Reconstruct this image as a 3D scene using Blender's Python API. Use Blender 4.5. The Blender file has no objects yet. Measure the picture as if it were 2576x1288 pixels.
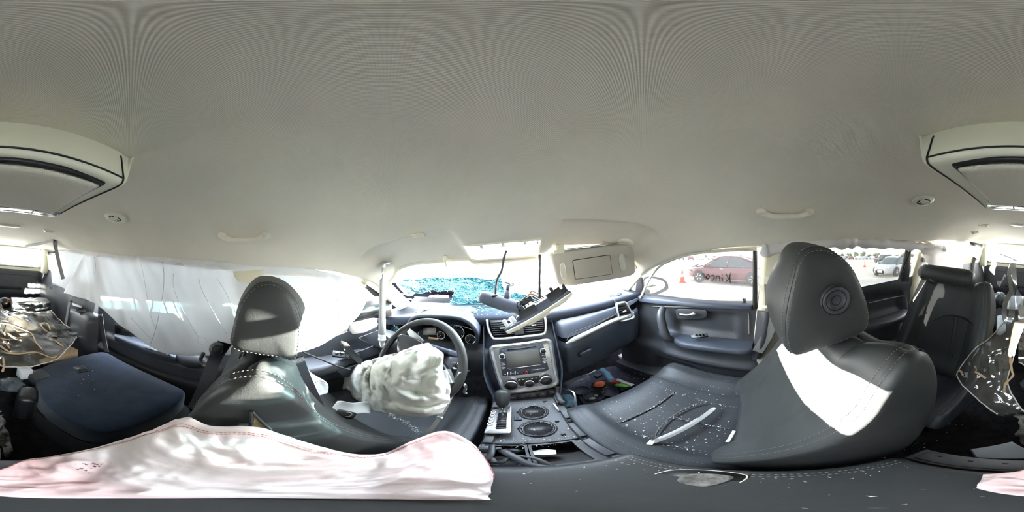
import bpy, bmesh, math, random
import numpy as np
from mathutils import Vector, Matrix, noise
R = random.Random(7)
PI = math.pi
SC = bpy.context.scene
COL = SC.collection

# ---------------------------------------------------------------- camera, sky, sun, exposure
# The car stands level in the scene (floor at z = 0, x to its right, y forwards); the real car leans
# about 4.8 degrees to the left on its broken wheel, so the camera and the ground carry that lean.
EYE = Vector((.015, 0, 1.10))
_yaw, _roll = math.radians(.6), math.radians(-4.8)
_cr, _sr, _cy, _sy = math.cos(_roll), math.sin(_roll), math.cos(_yaw), math.sin(_yaw)
LEAN = (Matrix(((_cy, _sy, 0), (-_sy, _cy, 0), (0, 0, 1))) @ Matrix(((_cr, 0, _sr), (0, 1, 0), (-_sr, 0, _cr)))).transposed()
cam = bpy.data.cameras.new('camera'); cam_o = bpy.data.objects.new('camera', cam); COL.objects.link(cam_o)
cam.type = 'PANO'
try: cam.cycles.panorama_type = 'EQUIRECTANGULAR'
except Exception: pass
try: cam.panorama_type = 'EQUIRECTANGULAR'
except Exception: pass
cam.clip_start = .005; cam.clip_end = 2000
_x, _f, _u = LEAN @ Vector((1, 0, 0)), LEAN @ Vector((0, 1, 0)), LEAN @ Vector((0, 0, 1))
UP = _u.copy()
_m = Matrix((( _x.x, _u.x, -_f.x), (_x.y, _u.y, -_f.y), (_x.z, _u.z, -_f.z))).to_4x4()
_m.translation = EYE
cam_o.matrix_world = _m
SC.camera = cam_o

W = bpy.data.worlds.new('sky'); SC.world = W; W.use_nodes = True
_n, _l = W.node_tree.nodes, W.node_tree.links
_bg = _n['Background']; _tc = _n.new('ShaderNodeTexCoord'); _sep = _n.new('ShaderNodeSeparateXYZ'); _rp = _n.new('ShaderNodeValToRGB')
_l.new(_tc.outputs['Generated'], _sep.inputs[0]); _l.new(_sep.outputs['Z'], _rp.inputs[0]); _l.new(_rp.outputs[0], _bg.inputs[0])
_rp.color_ramp.elements[0].color = (1, .985, .95, 1); _rp.color_ramp.elements[0].position = .0
_rp.color_ramp.elements[1].color = (.74, .85, 1, 1); _rp.color_ramp.elements[1].position = .75
_bg.inputs[1].default_value = 3.0
SUN_AZ, SUN_EL = 9.8, 9.0
sun = bpy.data.lights.new('sun', 'SUN'); sun.energy = 12; sun.angle = .009; sun.color = (1, .94, .82)
sun_o = bpy.data.objects.new('sun', sun); COL.objects.link(sun_o)
_a, _e = math.radians(SUN_AZ), math.radians(SUN_EL)
_sd = LEAN @ Vector((math.sin(_a) * math.cos(_e), math.cos(_a) * math.cos(_e), math.sin(_e)))
sun_o.rotation_euler = _sd.to_track_quat('Z', 'Y').to_euler(); sun_o.location = EYE + _sd * 30
vs = SC.view_settings
vs.view_transform = 'Standard'; vs.look = 'None'; vs.gamma = 1; vs.use_curve_mapping = False; vs.exposure = 3.75
SC.cycles.max_bounces = 12; SC.cycles.transparent_max_bounces = 24; SC.cycles.diffuse_bounces = 7
SC.cycles.use_denoising = True; SC.cycles.sample_clamp_indirect = 8
SC.cycles.caustics_reflective = False; SC.cycles.caustics_refractive = False

# ---------------------------------------------------------------- helpers
def V(*a): return Vector(a if len(a) == 3 else a[0])
def ray(px, py):
    az = (px - 1288) / 2576 * 2 * PI; el = (644 - py) / 1288 * PI
    return LEAN @ Vector((math.sin(az) * math.cos(el), math.cos(az) * math.cos(el), math.sin(el)))
def P(px, py, x=None, y=None, z=None, d=None):
    """a measured direction met with a plane of the car (or a distance): the real point there"""
    r = ray(px, py)
    if x is not None: t = (x - EYE.x) / r.x
    elif y is not None: t = (y - EYE.y) / r.y
    elif z is not None: t = (z - EYE.z) / r.z
    else: t = d
    return EYE + r * t
def lerp(a, b, t): return a + (b - a) * t
def clamp(t, a=0., b=1.): return max(a, min(b, t))
def smooth(a, b, t):
    t = clamp((t - a) / (b - a)); return t * t * (3 - 2 * t)
def interp(xs, ys, x):
    return float(np.interp(x, xs, ys))
def cr(pts, n, closed=False):
    """Catmull-Rom through points, n samples in all"""
    pts = [Vector(p) for p in pts]; m = len(pts)
    segs = m if closed else m - 1; out = []
    for i in range(n):
        t = i / (n if closed else n - 1) * segs; k = min(int(t), segs - 1); f = t - k
        if closed: a, b, c, d = pts[(k - 1) % m], pts[k % m], pts[(k + 1) % m], pts[(k + 2) % m]
        else:
            b, c = pts[k], pts[k + 1]; a = pts[k - 1] if k else b * 2 - c; d = pts[k + 2] if k + 2 < m else c * 2 - b
        out.append(.5 * (2 * b + (c - a) * f + (2 * a - 5 * b + 4 * c - d) * f * f + (3 * b - a - 3 * c + d) * f ** 3))
    return out
WLOC = {}
def wloc(o): return WLOC.get(o.name, Vector()) if o else Vector()
def tag(o, label=None, cat=None, group=None, kind=None):
    if label: o['label'] = label
    if cat: o['category'] = cat
    if group: o['group'] = group
    if kind: o['kind'] = kind
    return o
def thing(name, loc, label=None, cat=None, group=None, kind=None):
    o = bpy.data.objects.new(name, None); COL.objects.link(o); o.location = Vector(loc); o.empty_display_size = .05
    WLOC[o.name] = Vector(loc)
    return tag(o, label, cat, group, kind)
def mk(name, verts, faces, mat, parent=None, smooth_=True, label=None, cat=None, group=None, kind=None, loc=None):
    """one mesh object; verts are in car coordinates"""
    base = wloc(parent) if loc is None else Vector(loc)
    if parent is None and loc is None and verts:
        a = np.array([tuple(v) for v in verts]); base = Vector(((a[:, 0].min() + a[:, 0].max()) / 2, (a[:, 1].min() + a[:, 1].max()) / 2, a[:, 2].min()))
    me = bpy.data.meshes.new(name)
    me.from_pydata([tuple(Vector(v) - base) for v in verts], [], faces); me.update()
    if mat: me.materials.append(mat)
    bm = bmesh.new(); bm.from_mesh(me); bmesh.ops.recalc_face_normals(bm, faces=bm.faces); bm.to_mesh(me); bm.free()
    me.polygons.foreach_set('use_smooth', [bool(smooth_)] * len(me.polygons))
    if smooth_ == 'auto':
        try: me.set_sharp_from_angle(angle=math.radians(38))
        except Exception: pass
    o = bpy.data.objects.new(name, me); COL.objects.link(o)
    if parent: o.parent = parent; WLOC[o.name] = base
    else: o.location = base; WLOC[o.name] = base
    return tag(o, label, cat, group, kind)
class G:
    """collects geometry"""
    def __init__(s): s.v = []; s.f = []
    def add(s, vf):
        if isinstance(vf, G): vf = (vf.v, vf.f)
        n = len(s.v); s.v += [Vector(v) for v in vf[0]]; s.f += [tuple(i + n for i in f) for f in vf[1]]; return s
    def to(s, name, mat, parent=None, **k): return mk(name, s.v, s.f, mat, parent, **k)
def grid(fn, nu, nv, cu=False, cv=False):
    vs_ = [fn(i / (nu if cu else nu - 1), j / (nv if cv else nv - 1)) for i in range(nu) for j in range(nv)]
    fs = []
    for i in range(nu if cu else nu - 1):
        for j in range(nv if cv else nv - 1):
            a, b = i, (i + 1) % nu; c, d = j, (j + 1) % nv
            fs.append((a * nv + c, b * nv + c, b * nv + d, a * nv + d))
    return vs_, fs
def thicken(vf, t, nu, nv):
    """closed sheet from an nu x nv grid, thickness t along its normals"""
    vs_, fs = vf; n = len(vs_); ns = [Vector() for _ in vs_]
    for f in fs:
        a, b, c, d = [vs_[i] for i in f]; nn = (c - a).cross(d - b)
        for i in f: ns[i] += nn
    back = [v - (m.normalized() if m.length > 1e-12 else Vector((0, 0, 1))) * t for v, m in zip(vs_, ns)]
    out = list(fs) + [tuple(i + n for i in reversed(f)) for f in fs]
    rim = [i * nv for i in range(nu)] + [(nu - 1) * nv + j for j in range(1, nv)] + [i * nv + nv - 1 for i in range(nu - 2, -1, -1)] + [j for j in range(nv - 2, 0, -1)]
    for k in range(len(rim)):
        a, b = rim[k], rim[(k + 1) % len(rim)]; out.append((a, a + n, b + n, b))
    return vs_ + back, out
def net(rows, nu, nv, disp=None):
    """smooth surface through rows of control points -> grid"""
    cols = [cr(r, nv) for r in rows]
    lines = [cr([c[j] for c in cols], nu) for j in range(nv)]
    def fn(a, b): return lines[int(round(b * (nv - 1)))][int(round(a * (nu - 1)))].copy()
    vs_, fs = grid(fn, nu, nv)
    if disp: vs_ = [disp(v, i // nv / (nu - 1), i % nv / (nv - 1)) for i, v in enumerate(vs_)]
    return vs_, fs
def frame(d):
    d = d.normalized(); a = Vector((0, 0, 1)) if abs(d.z) < .9 else Vector((1, 0, 0))
    x = d.cross(a).normalized(); return x, d.cross(x).normalized()
def tube(pts, r, n=10, caps=True, closed=False):
    pts = [Vector(p) for p in pts]; m = len(pts); rs = r if isinstance(r, (list, tuple)) else [r] * m
    vs_, fs = [], []; x = None
    for i, p in enumerate(pts):
        d = (pts[(i + 1) % m] - pts[i - 1]) if closed else pts[min(i + 1, m - 1)] - pts[max(i - 1, 0)]
        if d.length < 1e-9: d = Vector((0, 0, 1))
        d.normalize()
        if x is None: x = frame(d)[0]
        x = (x - d * x.dot(d)); x = x.normalized() if x.length > 1e-6 else frame(d)[0]
        y = d.cross(x)
        for k in range(n):
            a = 2 * PI * k / n; vs_.append(p + (x * math.cos(a) + y * math.sin(a)) * rs[i])
    for i in range(m if closed else m - 1):
        j = (i + 1) % m
        for k in range(n): fs.append((i * n + k, i * n + (k + 1) % n, j * n + (k + 1) % n, j * n + k))
    if caps and not closed: fs += [tuple(range(n - 1, -1, -1)), tuple(range((m - 1) * n, m * n))]
    return vs_, fs
def ribbon(pts, w, side, t=.0014):
    """flat strap of width w along pts; side = across direction(s)"""
    pts = [Vector(p) for p in pts]; m = len(pts); vs_, fs = [], []
    for i, p in enumerate(pts):
        d = (pts[min(i + 1, m - 1)] - pts[max(i - 1, 0)]).normalized()
        s = Vector(side[min(i, len(side) - 1)]) if isinstance(side, list) else Vector(side)
        s = (s - d * s.dot(d)).normalized() * (w / 2); n = d.cross(s).normalized() * t
        vs_ += [p - s - n, p + s - n, p + s + n, p - s + n]
    for i in range(m - 1):
        for k in range(4): fs.append((i * 4 + k, i * 4 + (k + 1) % 4, i * 4 + 4 + (k + 1) % 4, i * 4 + 4 + k))
    fs += [(3, 2, 1, 0), tuple((m - 1) * 4 + k for k in range(4))]
    return vs_, fs
def axes(z, xhint):
    z = Vector(z).normalized(); x = Vector(xhint); x = (x - z * x.dot(z)).normalized()
    return Matrix((x, z.cross(x), z)).transposed()
def box(c, s, rot=None, bev=0., seg=2):
    bm = bmesh.new(); bmesh.ops.create_cube(bm, size=1)
    for v in bm.verts: v.co = Vector((v.co.x * s[0], v.co.y * s[1], v.co.z * s[2]))
    if bev: bmesh.ops.bevel(bm, geom=list(bm.edges), offset=min(bev, min(s) * .49), segments=seg, affect='EDGES', profile=.5)
    m = rot if isinstance(rot, Matrix) else (Matrix.Identity(3) if rot is None else Matrix.Rotation(rot[2], 3, 'Z') @ Matrix.Rotation(rot[1], 3, 'Y') @ Matrix.Rotation(rot[0], 3, 'X'))
    bm.verts.ensure_lookup_table(); bm.verts.index_update()
    r = [m @ v.co + Vector(c) for v in bm.verts], [tuple(v.index for v in f.verts) for f in bm.faces]
    bm.free(); return r
def slab(outline, t, nrm, bev=0., seg=2):
    """flat plate: outline (3D points) pushed t along nrm, edges bevelled"""
    bm = bmesh.new(); nrm = Vector(nrm).normalized()
    a = [bm.verts.new(Vector(p)) for p in outline]; b = [bm.verts.new(Vector(p) + nrm * t) for p in outline]; n = len(a)
    bm.faces.new(a); top = bm.faces.new(list(reversed(b)))
    for i in range(n): bm.faces.new((a[i], b[i], b[(i + 1) % n], a[(i + 1) % n]))
    bmesh.ops.recalc_face_normals(bm, faces=bm.faces)
    if bev: bmesh.ops.bevel(bm, geom=list(top.edges), offset=bev, segments=seg, affect='EDGES', profile=.5)
    bm.verts.index_update()
    r = [v.co.copy() for v in bm.verts], [tuple(v.index for v in f.verts) for f in bm.faces]
    bm.free(); return r
def frame_plate(outer, inner, t, nrm, rise=0.):
    """ring-shaped plate between two outlines with the same number of points; its crest raised"""
    n = len(outer); nrm = Vector(nrm).normalized(); vs_ = []; fs = []
    O = [Vector(p) for p in outer]; I = [Vector(p) for p in inner]; Mi = [lerp(o, i, .5) + nrm * rise for o, i in zip(O, I)]
    L = [[p for p in O], [p + nrm * t for p in O], [p + nrm * t for p in Mi], [p + nrm * t for p in I], [p for p in I]]
    for l in L: vs_ += l
    for k in range(5):
        for i in range(n): a, b = k * n, ((k + 1) % 5) * n; fs.append((a + i, a + (i + 1) % n, b + (i + 1) % n, b + i))
    return vs_, fs
def rrect(c, ax, ay, w, h, r, n=5):
    """rounded rectangle outline in the plane (ax, ay)"""
    out = []; c = Vector(c); ax = Vector(ax).normalized(); ay = Vector(ay).normalized(); r = min(r, w / 2, h / 2)
    for sx, sy, a0 in ((1, 1, 0), (-1, 1, 90), (-1, -1, 180), (1, -1, 270)):
        for k in range(n):
            a = math.radians(a0 + 90 * k / (n - 1))
            out.append(c + ax * (sx * (w / 2 - r) + r * math.cos(a)) + ay * (sy * (h / 2 - r) + r * math.sin(a)))
    return out
def quad_round(p, r=.12, n=5):
    """rounded outline of a measured four-corner shape"""
    out = []
    for i in range(4):
        a, b, c = Vector(p[i - 1]), Vector(p[i]), Vector(p[(i + 1) % 4])
        s, e = lerp(b, a, r), lerp(b, c, r)
        for k in range(n):
            t = k / (n - 1); out.append((1 - t) ** 2 * s + 2 * t * (1 - t) * b + t * t * e)
    return out
def lathe(prof, o, ax, n=28, xh=None):
    """prof = (radius, height along ax)"""
    x, y = frame(Vector(ax)); ax = Vector(ax).normalized(); o = Vector(o); vs_, fs = [], []; m = len(prof)
    for r, h in prof:
        for k in range(n): a = 2 * PI * k / n; vs_.append(o + ax * h + (x * math.cos(a) + y * math.sin(a)) * r)
    for i in range(m - 1):
        for k in range(n): fs.append((i * n + k, i * n + (k + 1) % n, (i + 1) * n + (k + 1) % n, (i + 1) * n + k))
    if prof[0][0] > 1e-6: fs.append(tuple(range(n - 1, -1, -1)))
    if prof[-1][0] > 1e-6: fs.append(tuple(range((m - 1) * n, m * n)))
    return vs_, fs
def ring(o, ax, r, t, n=36, m=8):
    x, y = frame(Vector(ax)); return tube([Vector(o) + (x * math.cos(2 * PI * k / n) + y * math.sin(2 * PI * k / n)) * r for k in range(n)], t, m, closed=True)
def blob(c, s, rot=None, n=16, amp=0., f=8., seed=0.):
    def fn(a, b):
        th, ph = a * 2 * PI, (b - .5) * PI; p = Vector((math.cos(th) * math.cos(ph), math.sin(th) * math.cos(ph), math.sin(ph)))
        k = 1 + (amp * noise.noise(p * f + Vector((seed, seed * 1.7, 0))) if amp else 0)
        q = Vector((p.x * s[0], p.y * s[1], p.z * s[2])) * k
        return (rot @ q if rot else q) + Vector(c)
    return grid(fn, n, n // 2 + 1, cu=True)
def dashes(pts, w=.0006, on=.004, off=.0025, h=.0012):
    """a row of sewing stitches along pts"""
    g = G(); pts = [Vector(p) for p in pts]; acc = 0
    L = [0]
    for a, b in zip(pts, pts[1:]): L.append(L[-1] + (b - a).length)
    def at(s):
        k = max(0, min(len(pts) - 2, int(np.searchsorted(L, s)) - 1)); d = L[k + 1] - L[k]
        return lerp(pts[k], pts[k + 1], (s - L[k]) / d if d > 1e-9 else 0)
    s = 0
    while s + on < L[-1]:
        a, b = at(s), at(s + on); g.add(tube([a, lerp(a, b, .5) , b], [w * .6, w, w * .6], 4)); s += on + off
    return g
def crumple(seed, f, amp, f2=0, a2=0, ax=None):
    """creased cloth: ridged cells"""
    o_ = Vector((seed * 3.1, seed * 1.3, seed * .7))
    def d(p):
        q = Vector(p) * f; w = Vector((noise.noise(q * .6 + o_), noise.noise(q * .6 - o_), noise.noise(q * .6 + o_ * 2))) * .6; q = q + w + o_
        v = amp * (.55 - 1.5 * abs(noise.noise(q)) + .45 * (.5 - 2 * abs(noise.noise(q * Vector((2.1, 1.7, 2.3)).length * .62 + o_))))
        if f2: v += a2 * noise.noise(Vector(p) * f2 + Vector((seed, 0, seed)))
        return v
    return d
# ---------------------------------------------------------------- materials (all procedural)
def mat(name, col, rough=.5, metal=0., spec=.5, var=0., vs_=6., bump=None, bump2=None, transl=0., alpha=None, sheen=0., col2=None, cthr=None, coat=0., weave=None, rvar=0.):
    m = bpy.data.materials.new(name); m.use_nodes = True; n, l = m.node_tree.nodes, m.node_tree.links
    b = n['Principled BSDF']; out = n['Material Output']
    b.inputs['Base Color'].default_value = (*col, 1); b.inputs['Roughness'].default_value = rough; b.inputs['Metallic'].default_value = metal
    b.inputs['Specular IOR Level'].default_value = spec; b.inputs['Coat Weight'].default_value = coat
    if sheen: b.inputs['Sheen Weight'].default_value = sheen
    tc = n.new('ShaderNodeTexCoord'); csock = None
    if var or col2:
        nz = n.new('ShaderNodeTexNoise'); nz.inputs['Scale'].default_value = vs_; nz.inputs['Detail'].default_value = 5; l.new(tc.outputs['Object'], nz.inputs['Vector'])
        rp = n.new('ShaderNodeValToRGB'); e = rp.color_ramp.elements
        if col2: e[0].color = (*col, 1); e[1].color = (*col2, 1)
        else: e[0].color = (*[c * (1 - var) for c in col], 1); e[1].color = (*[min(1, c * (1 + var)) for c in col], 1)
        e[0].position, e[1].position = cthr or (.35, .65)
        l.new(nz.outputs['Fac'], rp.inputs[0]); csock = rp.outputs[0]
        if rvar:
            mr = n.new('ShaderNodeMapRange'); mr.inputs['To Min'].default_value = rough - rvar; mr.inputs['To Max'].default_value = rough + rvar
            l.new(nz.outputs['Fac'], mr.inputs['Value']); l.new(mr.outputs[0], b.inputs['Roughness'])
    if csock: l.new(csock, b.inputs['Base Color'])
    prev = None
    if weave:
        per, st, cv = weave
        sx = n.new('ShaderNodeSeparateXYZ'); l.new(tc.outputs['Object'], sx.inputs[0]); ws = []
        for k in ('X', 'Y'):
            a = n.new('ShaderNodeMath'); a.operation = 'MULTIPLY'; a.inputs[1].default_value = 2 * PI / per; l.new(sx.outputs[k], a.inputs[0])
            s = n.new('ShaderNodeMath'); s.operation = 'SINE'; l.new(a.outputs[0], s.inputs[0]); ws.append(s)
        pr = n.new('ShaderNodeMath'); pr.operation = 'MULTIPLY'; l.new(ws[0].outputs[0], pr.inputs[0]); l.new(ws[1].outputs[0], pr.inputs[1])
        mr = n.new('ShaderNodeMapRange'); mr.inputs['From Min'].default_value = -1; mr.inputs['To Min'].default_value = 1 - cv; mr.inputs['To Max'].default_value = 1 + cv
        l.new(pr.outputs[0], mr.inputs['Value'])
        mx = n.new('ShaderNodeMix'); mx.data_type = 'RGBA'; mx.blend_type = 'MULTIPLY'; mx.inputs[0].default_value = 1
        if csock: l.new(csock, mx.inputs[6])
        else: mx.inputs[6].default_value = (*col, 1)
        l.new(mr.outputs[0], mx.inputs[7]); l.new(mx.outputs[2], b.inputs['Base Color'])
        bp = n.new('ShaderNodeBump'); bp.inputs['Strength'].default_value = st; bp.inputs['Distance'].default_value = .0006; l.new(pr.outputs[0], bp.inputs['Height']); prev = bp
    for bb in (bump, bump2):
        if bb:
            sc, st, di = bb; t = n.new('ShaderNodeTexNoise'); t.inputs['Scale'].default_value = sc; t.inputs['Detail'].default_value = 4; l.new(tc.outputs['Object'], t.inputs['Vector'])
            bp = n.new('ShaderNodeBump'); bp.inputs['Strength'].default_value = st; bp.inputs['Distance'].default_value = di; l.new(t.outputs['Fac'], bp.inputs['Height'])
            if prev: l.new(prev.outputs[0], bp.inputs['Normal'])
            prev = bp
    if prev: l.new(prev.outputs[0], b.inputs['Normal'])
    if transl:
        tr = n.new('ShaderNodeBsdfTranslucent'); tr.inputs[0].default_value = (*col, 1); mx = n.new('ShaderNodeMixShader'); mx.inputs[0].default_value = transl
        l.new(b.outputs[0], mx.inputs[1]); l.new(tr.outputs[0], mx.inputs[2]); l.new(mx.outputs[0], out.inputs[0])
    return m
def glass(name, tint=(1, 1, 1), haze=0., hazecol=(.9, .9, .9), refl=1., rough=.02, dust=None, scale=6.):
    """thin pane: see-through with a real reflection, a film of dust where asked"""
    m = bpy.data.materials.new(name); m.use_nodes = True; n, l = m.node_tree.nodes, m.node_tree.links
    for x in list(n):
        if x.type == 'BSDF_PRINCIPLED': n.remove(x)
    out = n['Material Output']; t = n.new('ShaderNodeBsdfTransparent'); t.inputs[0].default_value = (*tint, 1)
    g = n.new('ShaderNodeBsdfGlossy'); g.inputs['Roughness'].default_value = rough
    fr = n.new('ShaderNodeFresnel'); ge = n.new('ShaderNodeNewGeometry'); io = n.new('ShaderNodeMapRange'); io.inputs['To Min'].default_value = 1.45; io.inputs['To Max'].default_value = 1 / 1.45; l.new(ge.outputs['Backfacing'], io.inputs['Value']); l.new(io.outputs[0], fr.inputs[0]); mu = n.new('ShaderNodeMath'); mu.operation = 'MULTIPLY'; mu.inputs[1].default_value = refl
    l.new(fr.outputs[0], mu.inputs[0]); mx = n.new('ShaderNodeMixShader'); l.new(mu.outputs[0], mx.inputs[0]); l.new(t.outputs[0], mx.inputs[1]); l.new(g.outputs[0], mx.inputs[2])
    last = mx
    if haze:
        d = n.new('ShaderNodeBsdfDiffuse'); d.inputs[0].default_value = (*hazecol, 1); tl = n.new('ShaderNodeBsdfTranslucent'); tl.inputs[0].default_value = (*hazecol, 1)
        h = n.new('ShaderNodeMixShader'); h.inputs[0].default_value = .6; l.new(d.outputs[0], h.inputs[1]); l.new(tl.outputs[0], h.inputs[2])
        m2 = n.new('ShaderNodeMixShader'); l.new(mx.outputs[0], m2.inputs[1]); l.new(h.outputs[0], m2.inputs[2]); m2.inputs[0].default_value = haze
        if dust:
            tc = n.new('ShaderNodeTexCoord'); nz = n.new('ShaderNodeTexNoise'); nz.inputs['Scale'].default_value = scale; nz.inputs['Detail'].default_value = 6
            l.new(tc.outputs['Object'], nz.inputs['Vector']); mr = n.new('ShaderNodeMapRange'); mr.inputs['From Min'].default_value = .35; mr.inputs['From Max'].default_value = .7
            mr.inputs['To Min'].default_value = haze; mr.inputs['To Max'].default_value = dust; l.new(nz.outputs['Fac'], mr.inputs['Value']); l.new(mr.outputs[0], m2.inputs[0])
        last = m2
    l.new(last.outputs[0], out.inputs[0]); return m
def crackglass(name):
    """laminated glass broken into small cells: dark tint between, whitish teal along the cracks, spots cleared to dapple the sun"""
    m = glass(name, (.045, .085, .095)); n, l = m.node_tree.nodes, m.node_tree.links; out = n['Material Output']; src = out.inputs[0].links[0].from_socket
    tc = n.new('ShaderNodeTexCoord'); facs = []
    for sc, w in ((26, .05), (75, .07)):
        nz = n.new('ShaderNodeTexNoise'); nz.inputs['Scale'].default_value = 14; l.new(tc.outputs['Object'], nz.inputs['Vector'])
        ad = n.new('ShaderNodeMix'); ad.data_type = 'RGBA'; ad.blend_type = 'LINEAR_LIGHT'; ad.inputs[0].default_value = .05; l.new(tc.outputs['Object'], ad.inputs[6]); l.new(nz.outputs['Color'], ad.inputs[7])
        v = n.new('ShaderNodeTexVoronoi'); v.feature = 'DISTANCE_TO_EDGE'; v.inputs['Scale'].default_value = sc; l.new(ad.outputs[2], v.inputs['Vector'])
        r = n.new('ShaderNodeMapRange'); r.inputs['From Max'].default_value = w; r.inputs['To Min'].default_value = 1; r.inputs['To Max'].default_value = 0; l.new(v.outputs['Distance'], r.inputs['Value']); facs.append(r)
    mxm = n.new('ShaderNodeMath'); mxm.operation = 'MAXIMUM'; l.new(facs[0].outputs[0], mxm.inputs[0]); l.new(facs[1].outputs[0], mxm.inputs[1])
    ml = n.new('ShaderNodeMath'); ml.operation = 'MULTIPLY_ADD'; ml.inputs[1].default_value = .50; ml.inputs[2].default_value = .06; l.new(mxm.outputs[0], ml.inputs[0])
    tb = next(x for x in n if x.type == 'BSDF_TRANSPARENT'); n3 = n.new('ShaderNodeTexNoise'); n3.inputs['Scale'].default_value = 16; l.new(tc.outputs['Object'], n3.inputs['Vector'])  # clear spots added to the tint to dapple the sunlight coming in
    r3 = n.new('ShaderNodeValToRGB'); e3 = r3.color_ramp.elements; e3[0].position = .60; e3[1].position = .67; e3[0].color = (.045, .085, .095, 1); e3[1].color = (.62, .74, .76, 1); l.new(n3.outputs['Fac'], r3.inputs[0]); l.new(r3.outputs[0], tb.inputs[0])
    d = n.new('ShaderNodeBsdfDiffuse'); d.inputs[0].default_value = (.05, .17, .20, 1); tl = n.new('ShaderNodeBsdfTranslucent'); tl.inputs[0].default_value = (.02, .08, .10, 1)
    h = n.new('ShaderNodeMixShader'); h.inputs[0].default_value = .35; l.new(d.outputs[0], h.inputs[1]); l.new(tl.outputs[0], h.inputs[2])
    m2 = n.new('ShaderNodeMixShader'); l.new(ml.outputs[0], m2.inputs[0]); l.new(src, m2.inputs[1]); l.new(h.outputs[0], m2.inputs[2]); l.new(m2.outputs[0], out.inputs[0])
    return m
M = {}
M['headliner'] = mat('headliner cloth', (.74, .695, .60), .95, spec=.1, var=.03, vs_=5, weave=(.0026, .5, .07), bump=(900, .15, .0004))
M['trim_light'] = mat('light grey trim', (.80, .78, .64), .55, spec=.35, bump=(700, .12, .0003))
M['leather'] = mat('dark leather', (.036, .039, .040), .48, spec=.40, var=.12, vs_=9, bump=(420, .28, .0006), bump2=(28, .18, .003))
M['leather_soft'] = mat('dark leather worn', (.036, .040, .045), .48, spec=.38, var=.22, vs_=7, bump=(420, .25, .0006), bump2=(22, .25, .004), rvar=.06)
M['thread'] = mat('grey thread', (.26, .255, .235), .8)
M['wreck_dark'] = mat('near-black wreck shade', (.003, .003, .004), 1., spec=0.)  # shade put into a near-black colour so the sunlit wreck stays dark
M['dash_top'] = mat('matt dash top', (.016, .020, .030), .75, spec=.12, bump=(520, .3, .0006), var=.10, vs_=8)
M['plastic'] = mat('dark plastic', (.045, .048, .055), .48, spec=.45, bump=(600, .2, .0004), var=.08, vs_=12)
M['dash_plastic'] = mat('dash plastic', (.052, .062, .086), .50, spec=.45, bump=(520, .3, .0006), var=.10, vs_=8)
M['black'] = mat('black plastic', (.012, .012, .014), .4, spec=.4)
M['gloss_black'] = mat('gloss black', (.012, .013, .015), .12, spec=.5)
M['rubber'] = mat('rubber', (.018, .018, .018), .7)
M['carpet'] = mat('black carpet', (.018, .018, .020), .95, spec=.1, bump=(260, .9, .003), var=.35, vs_=30)
M['mat_blue'] = mat('dark blue floor mat', (.055, .055, .075), .95, spec=.1, bump=(300, .7, .002), var=.2, vs_=25)
M['carpet_blue'] = mat('seat back carpet', (.016, .027, .050), .92, spec=.15, bump=(330, .7, .0016), var=.18, vs_=16, sheen=.25)
M['silver'] = mat('satin silver plastic', (.60, .61, .62), .30, metal=.75)
M['chrome'] = mat('chrome', (.85, .86, .88), .08, metal=1)
M['steel'] = mat('steel', (.42, .42, .42), .32, metal=1)
M['nylon'] = mat('white airbag nylon', (.72, .735, .75), .75, spec=.2, transl=.115, bump=(700, .15, .0004), bump2=(7, .3, .02))
M['nylon_warm'] = mat('folded airbag nylon', (.80, .77, .76), .75, spec=.2, transl=.2, bump=(700, .15, .0004), bump2=(16, .3, .01))
M['cream'] = mat('cream airbag nylon', (.80, .81, .75), .75, spec=.2, transl=.12, bump=(700, .15, .0004), bump2=(24, .35, .008))
M['pink'] = mat('pink tinted airbag nylon', (.88, .80, .79), .8, spec=.15, transl=.08, bump=(600, .2, .0005), bump2=(9, .35, .02), col2=(.72, .44, .42), cthr=(.46, .72), vs_=4)
M['red_thread'] = mat('red thread', (.50, .16, .16), .8)
M['ink'] = mat('dark red ink', (.20, .05, .08), .8)
M['thread_dark'] = mat('grey seam thread', (.45, .47, .50), .9)
M['belt'] = mat('grey belt webbing', (.20, .20, .195), .7, weave=(.0022, .3, .12))
M['belt_dark'] = mat('black belt webbing', (.028, .028, .036), .6, weave=(.0022, .3, .12))
M['foam'] = mat('yellow foam', (.62, .50, .26), .95, bump=(160, .6, .003))
M['paper'] = mat('white paper', (.82, .84, .86), .7, transl=.1)
M['white'] = mat('white plastic', (.80, .80, .80), .4)
M['white_blue'] = mat('bluish white plastic', (.62, .68, .76), .4)
M['grey_rod'] = mat('grey ribbed plastic', (.52, .52, .52), .55, weave=(.004, .4, .10))
M['orange'] = mat('orange plastic', (.85, .16, .03), .35)
M['red'] = mat('red plastic', (.75, .03, .03), .35)
M['green'] = mat('green wrapper', (.16, .55, .08), .35)
M['blue_cloth'] = mat('blue mask cloth', (.32, .60, .80), .8, transl=.1, bump=(60, .3, .004))
M['clear'] = glass('clear plastic', (.94, .95, .96), .10, (.8, .8, .78), 1.2, .05)
M['sheet'] = glass('smoky clear sheet', (.62, .65, .68), .07, (.62, .58, .50), 2.6, .035, dust=.22, scale=9)
M['sheet_edge'] = mat('torn sheet edge', (.62, .60, .54), .25, spec=.6)
M['glue'] = mat('tan glue', (.60, .42, .24), .6, bump=(90, .5, .003))
M['cardboard'] = mat('cardboard', (.50, .33, .18), .85, var=.1, vs_=20)
M['glass'] = glass('clear window glass', (.96, .985, .98), .03, (.95, .95, .92), 1., .02)
M['glass_dimmed'] = glass('dimmed dusty window glass', (.044, .045, .046), .010, (.96, .93, .92), 1., .02, dust=.016, scale=5)  # dark tint added to dim the bright outside, plus a thin dust film
M['glass_privacy'] = glass('privacy window glass', (.036, .037, .036), .005, (.9, .9, .85), 1., .02)
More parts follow.
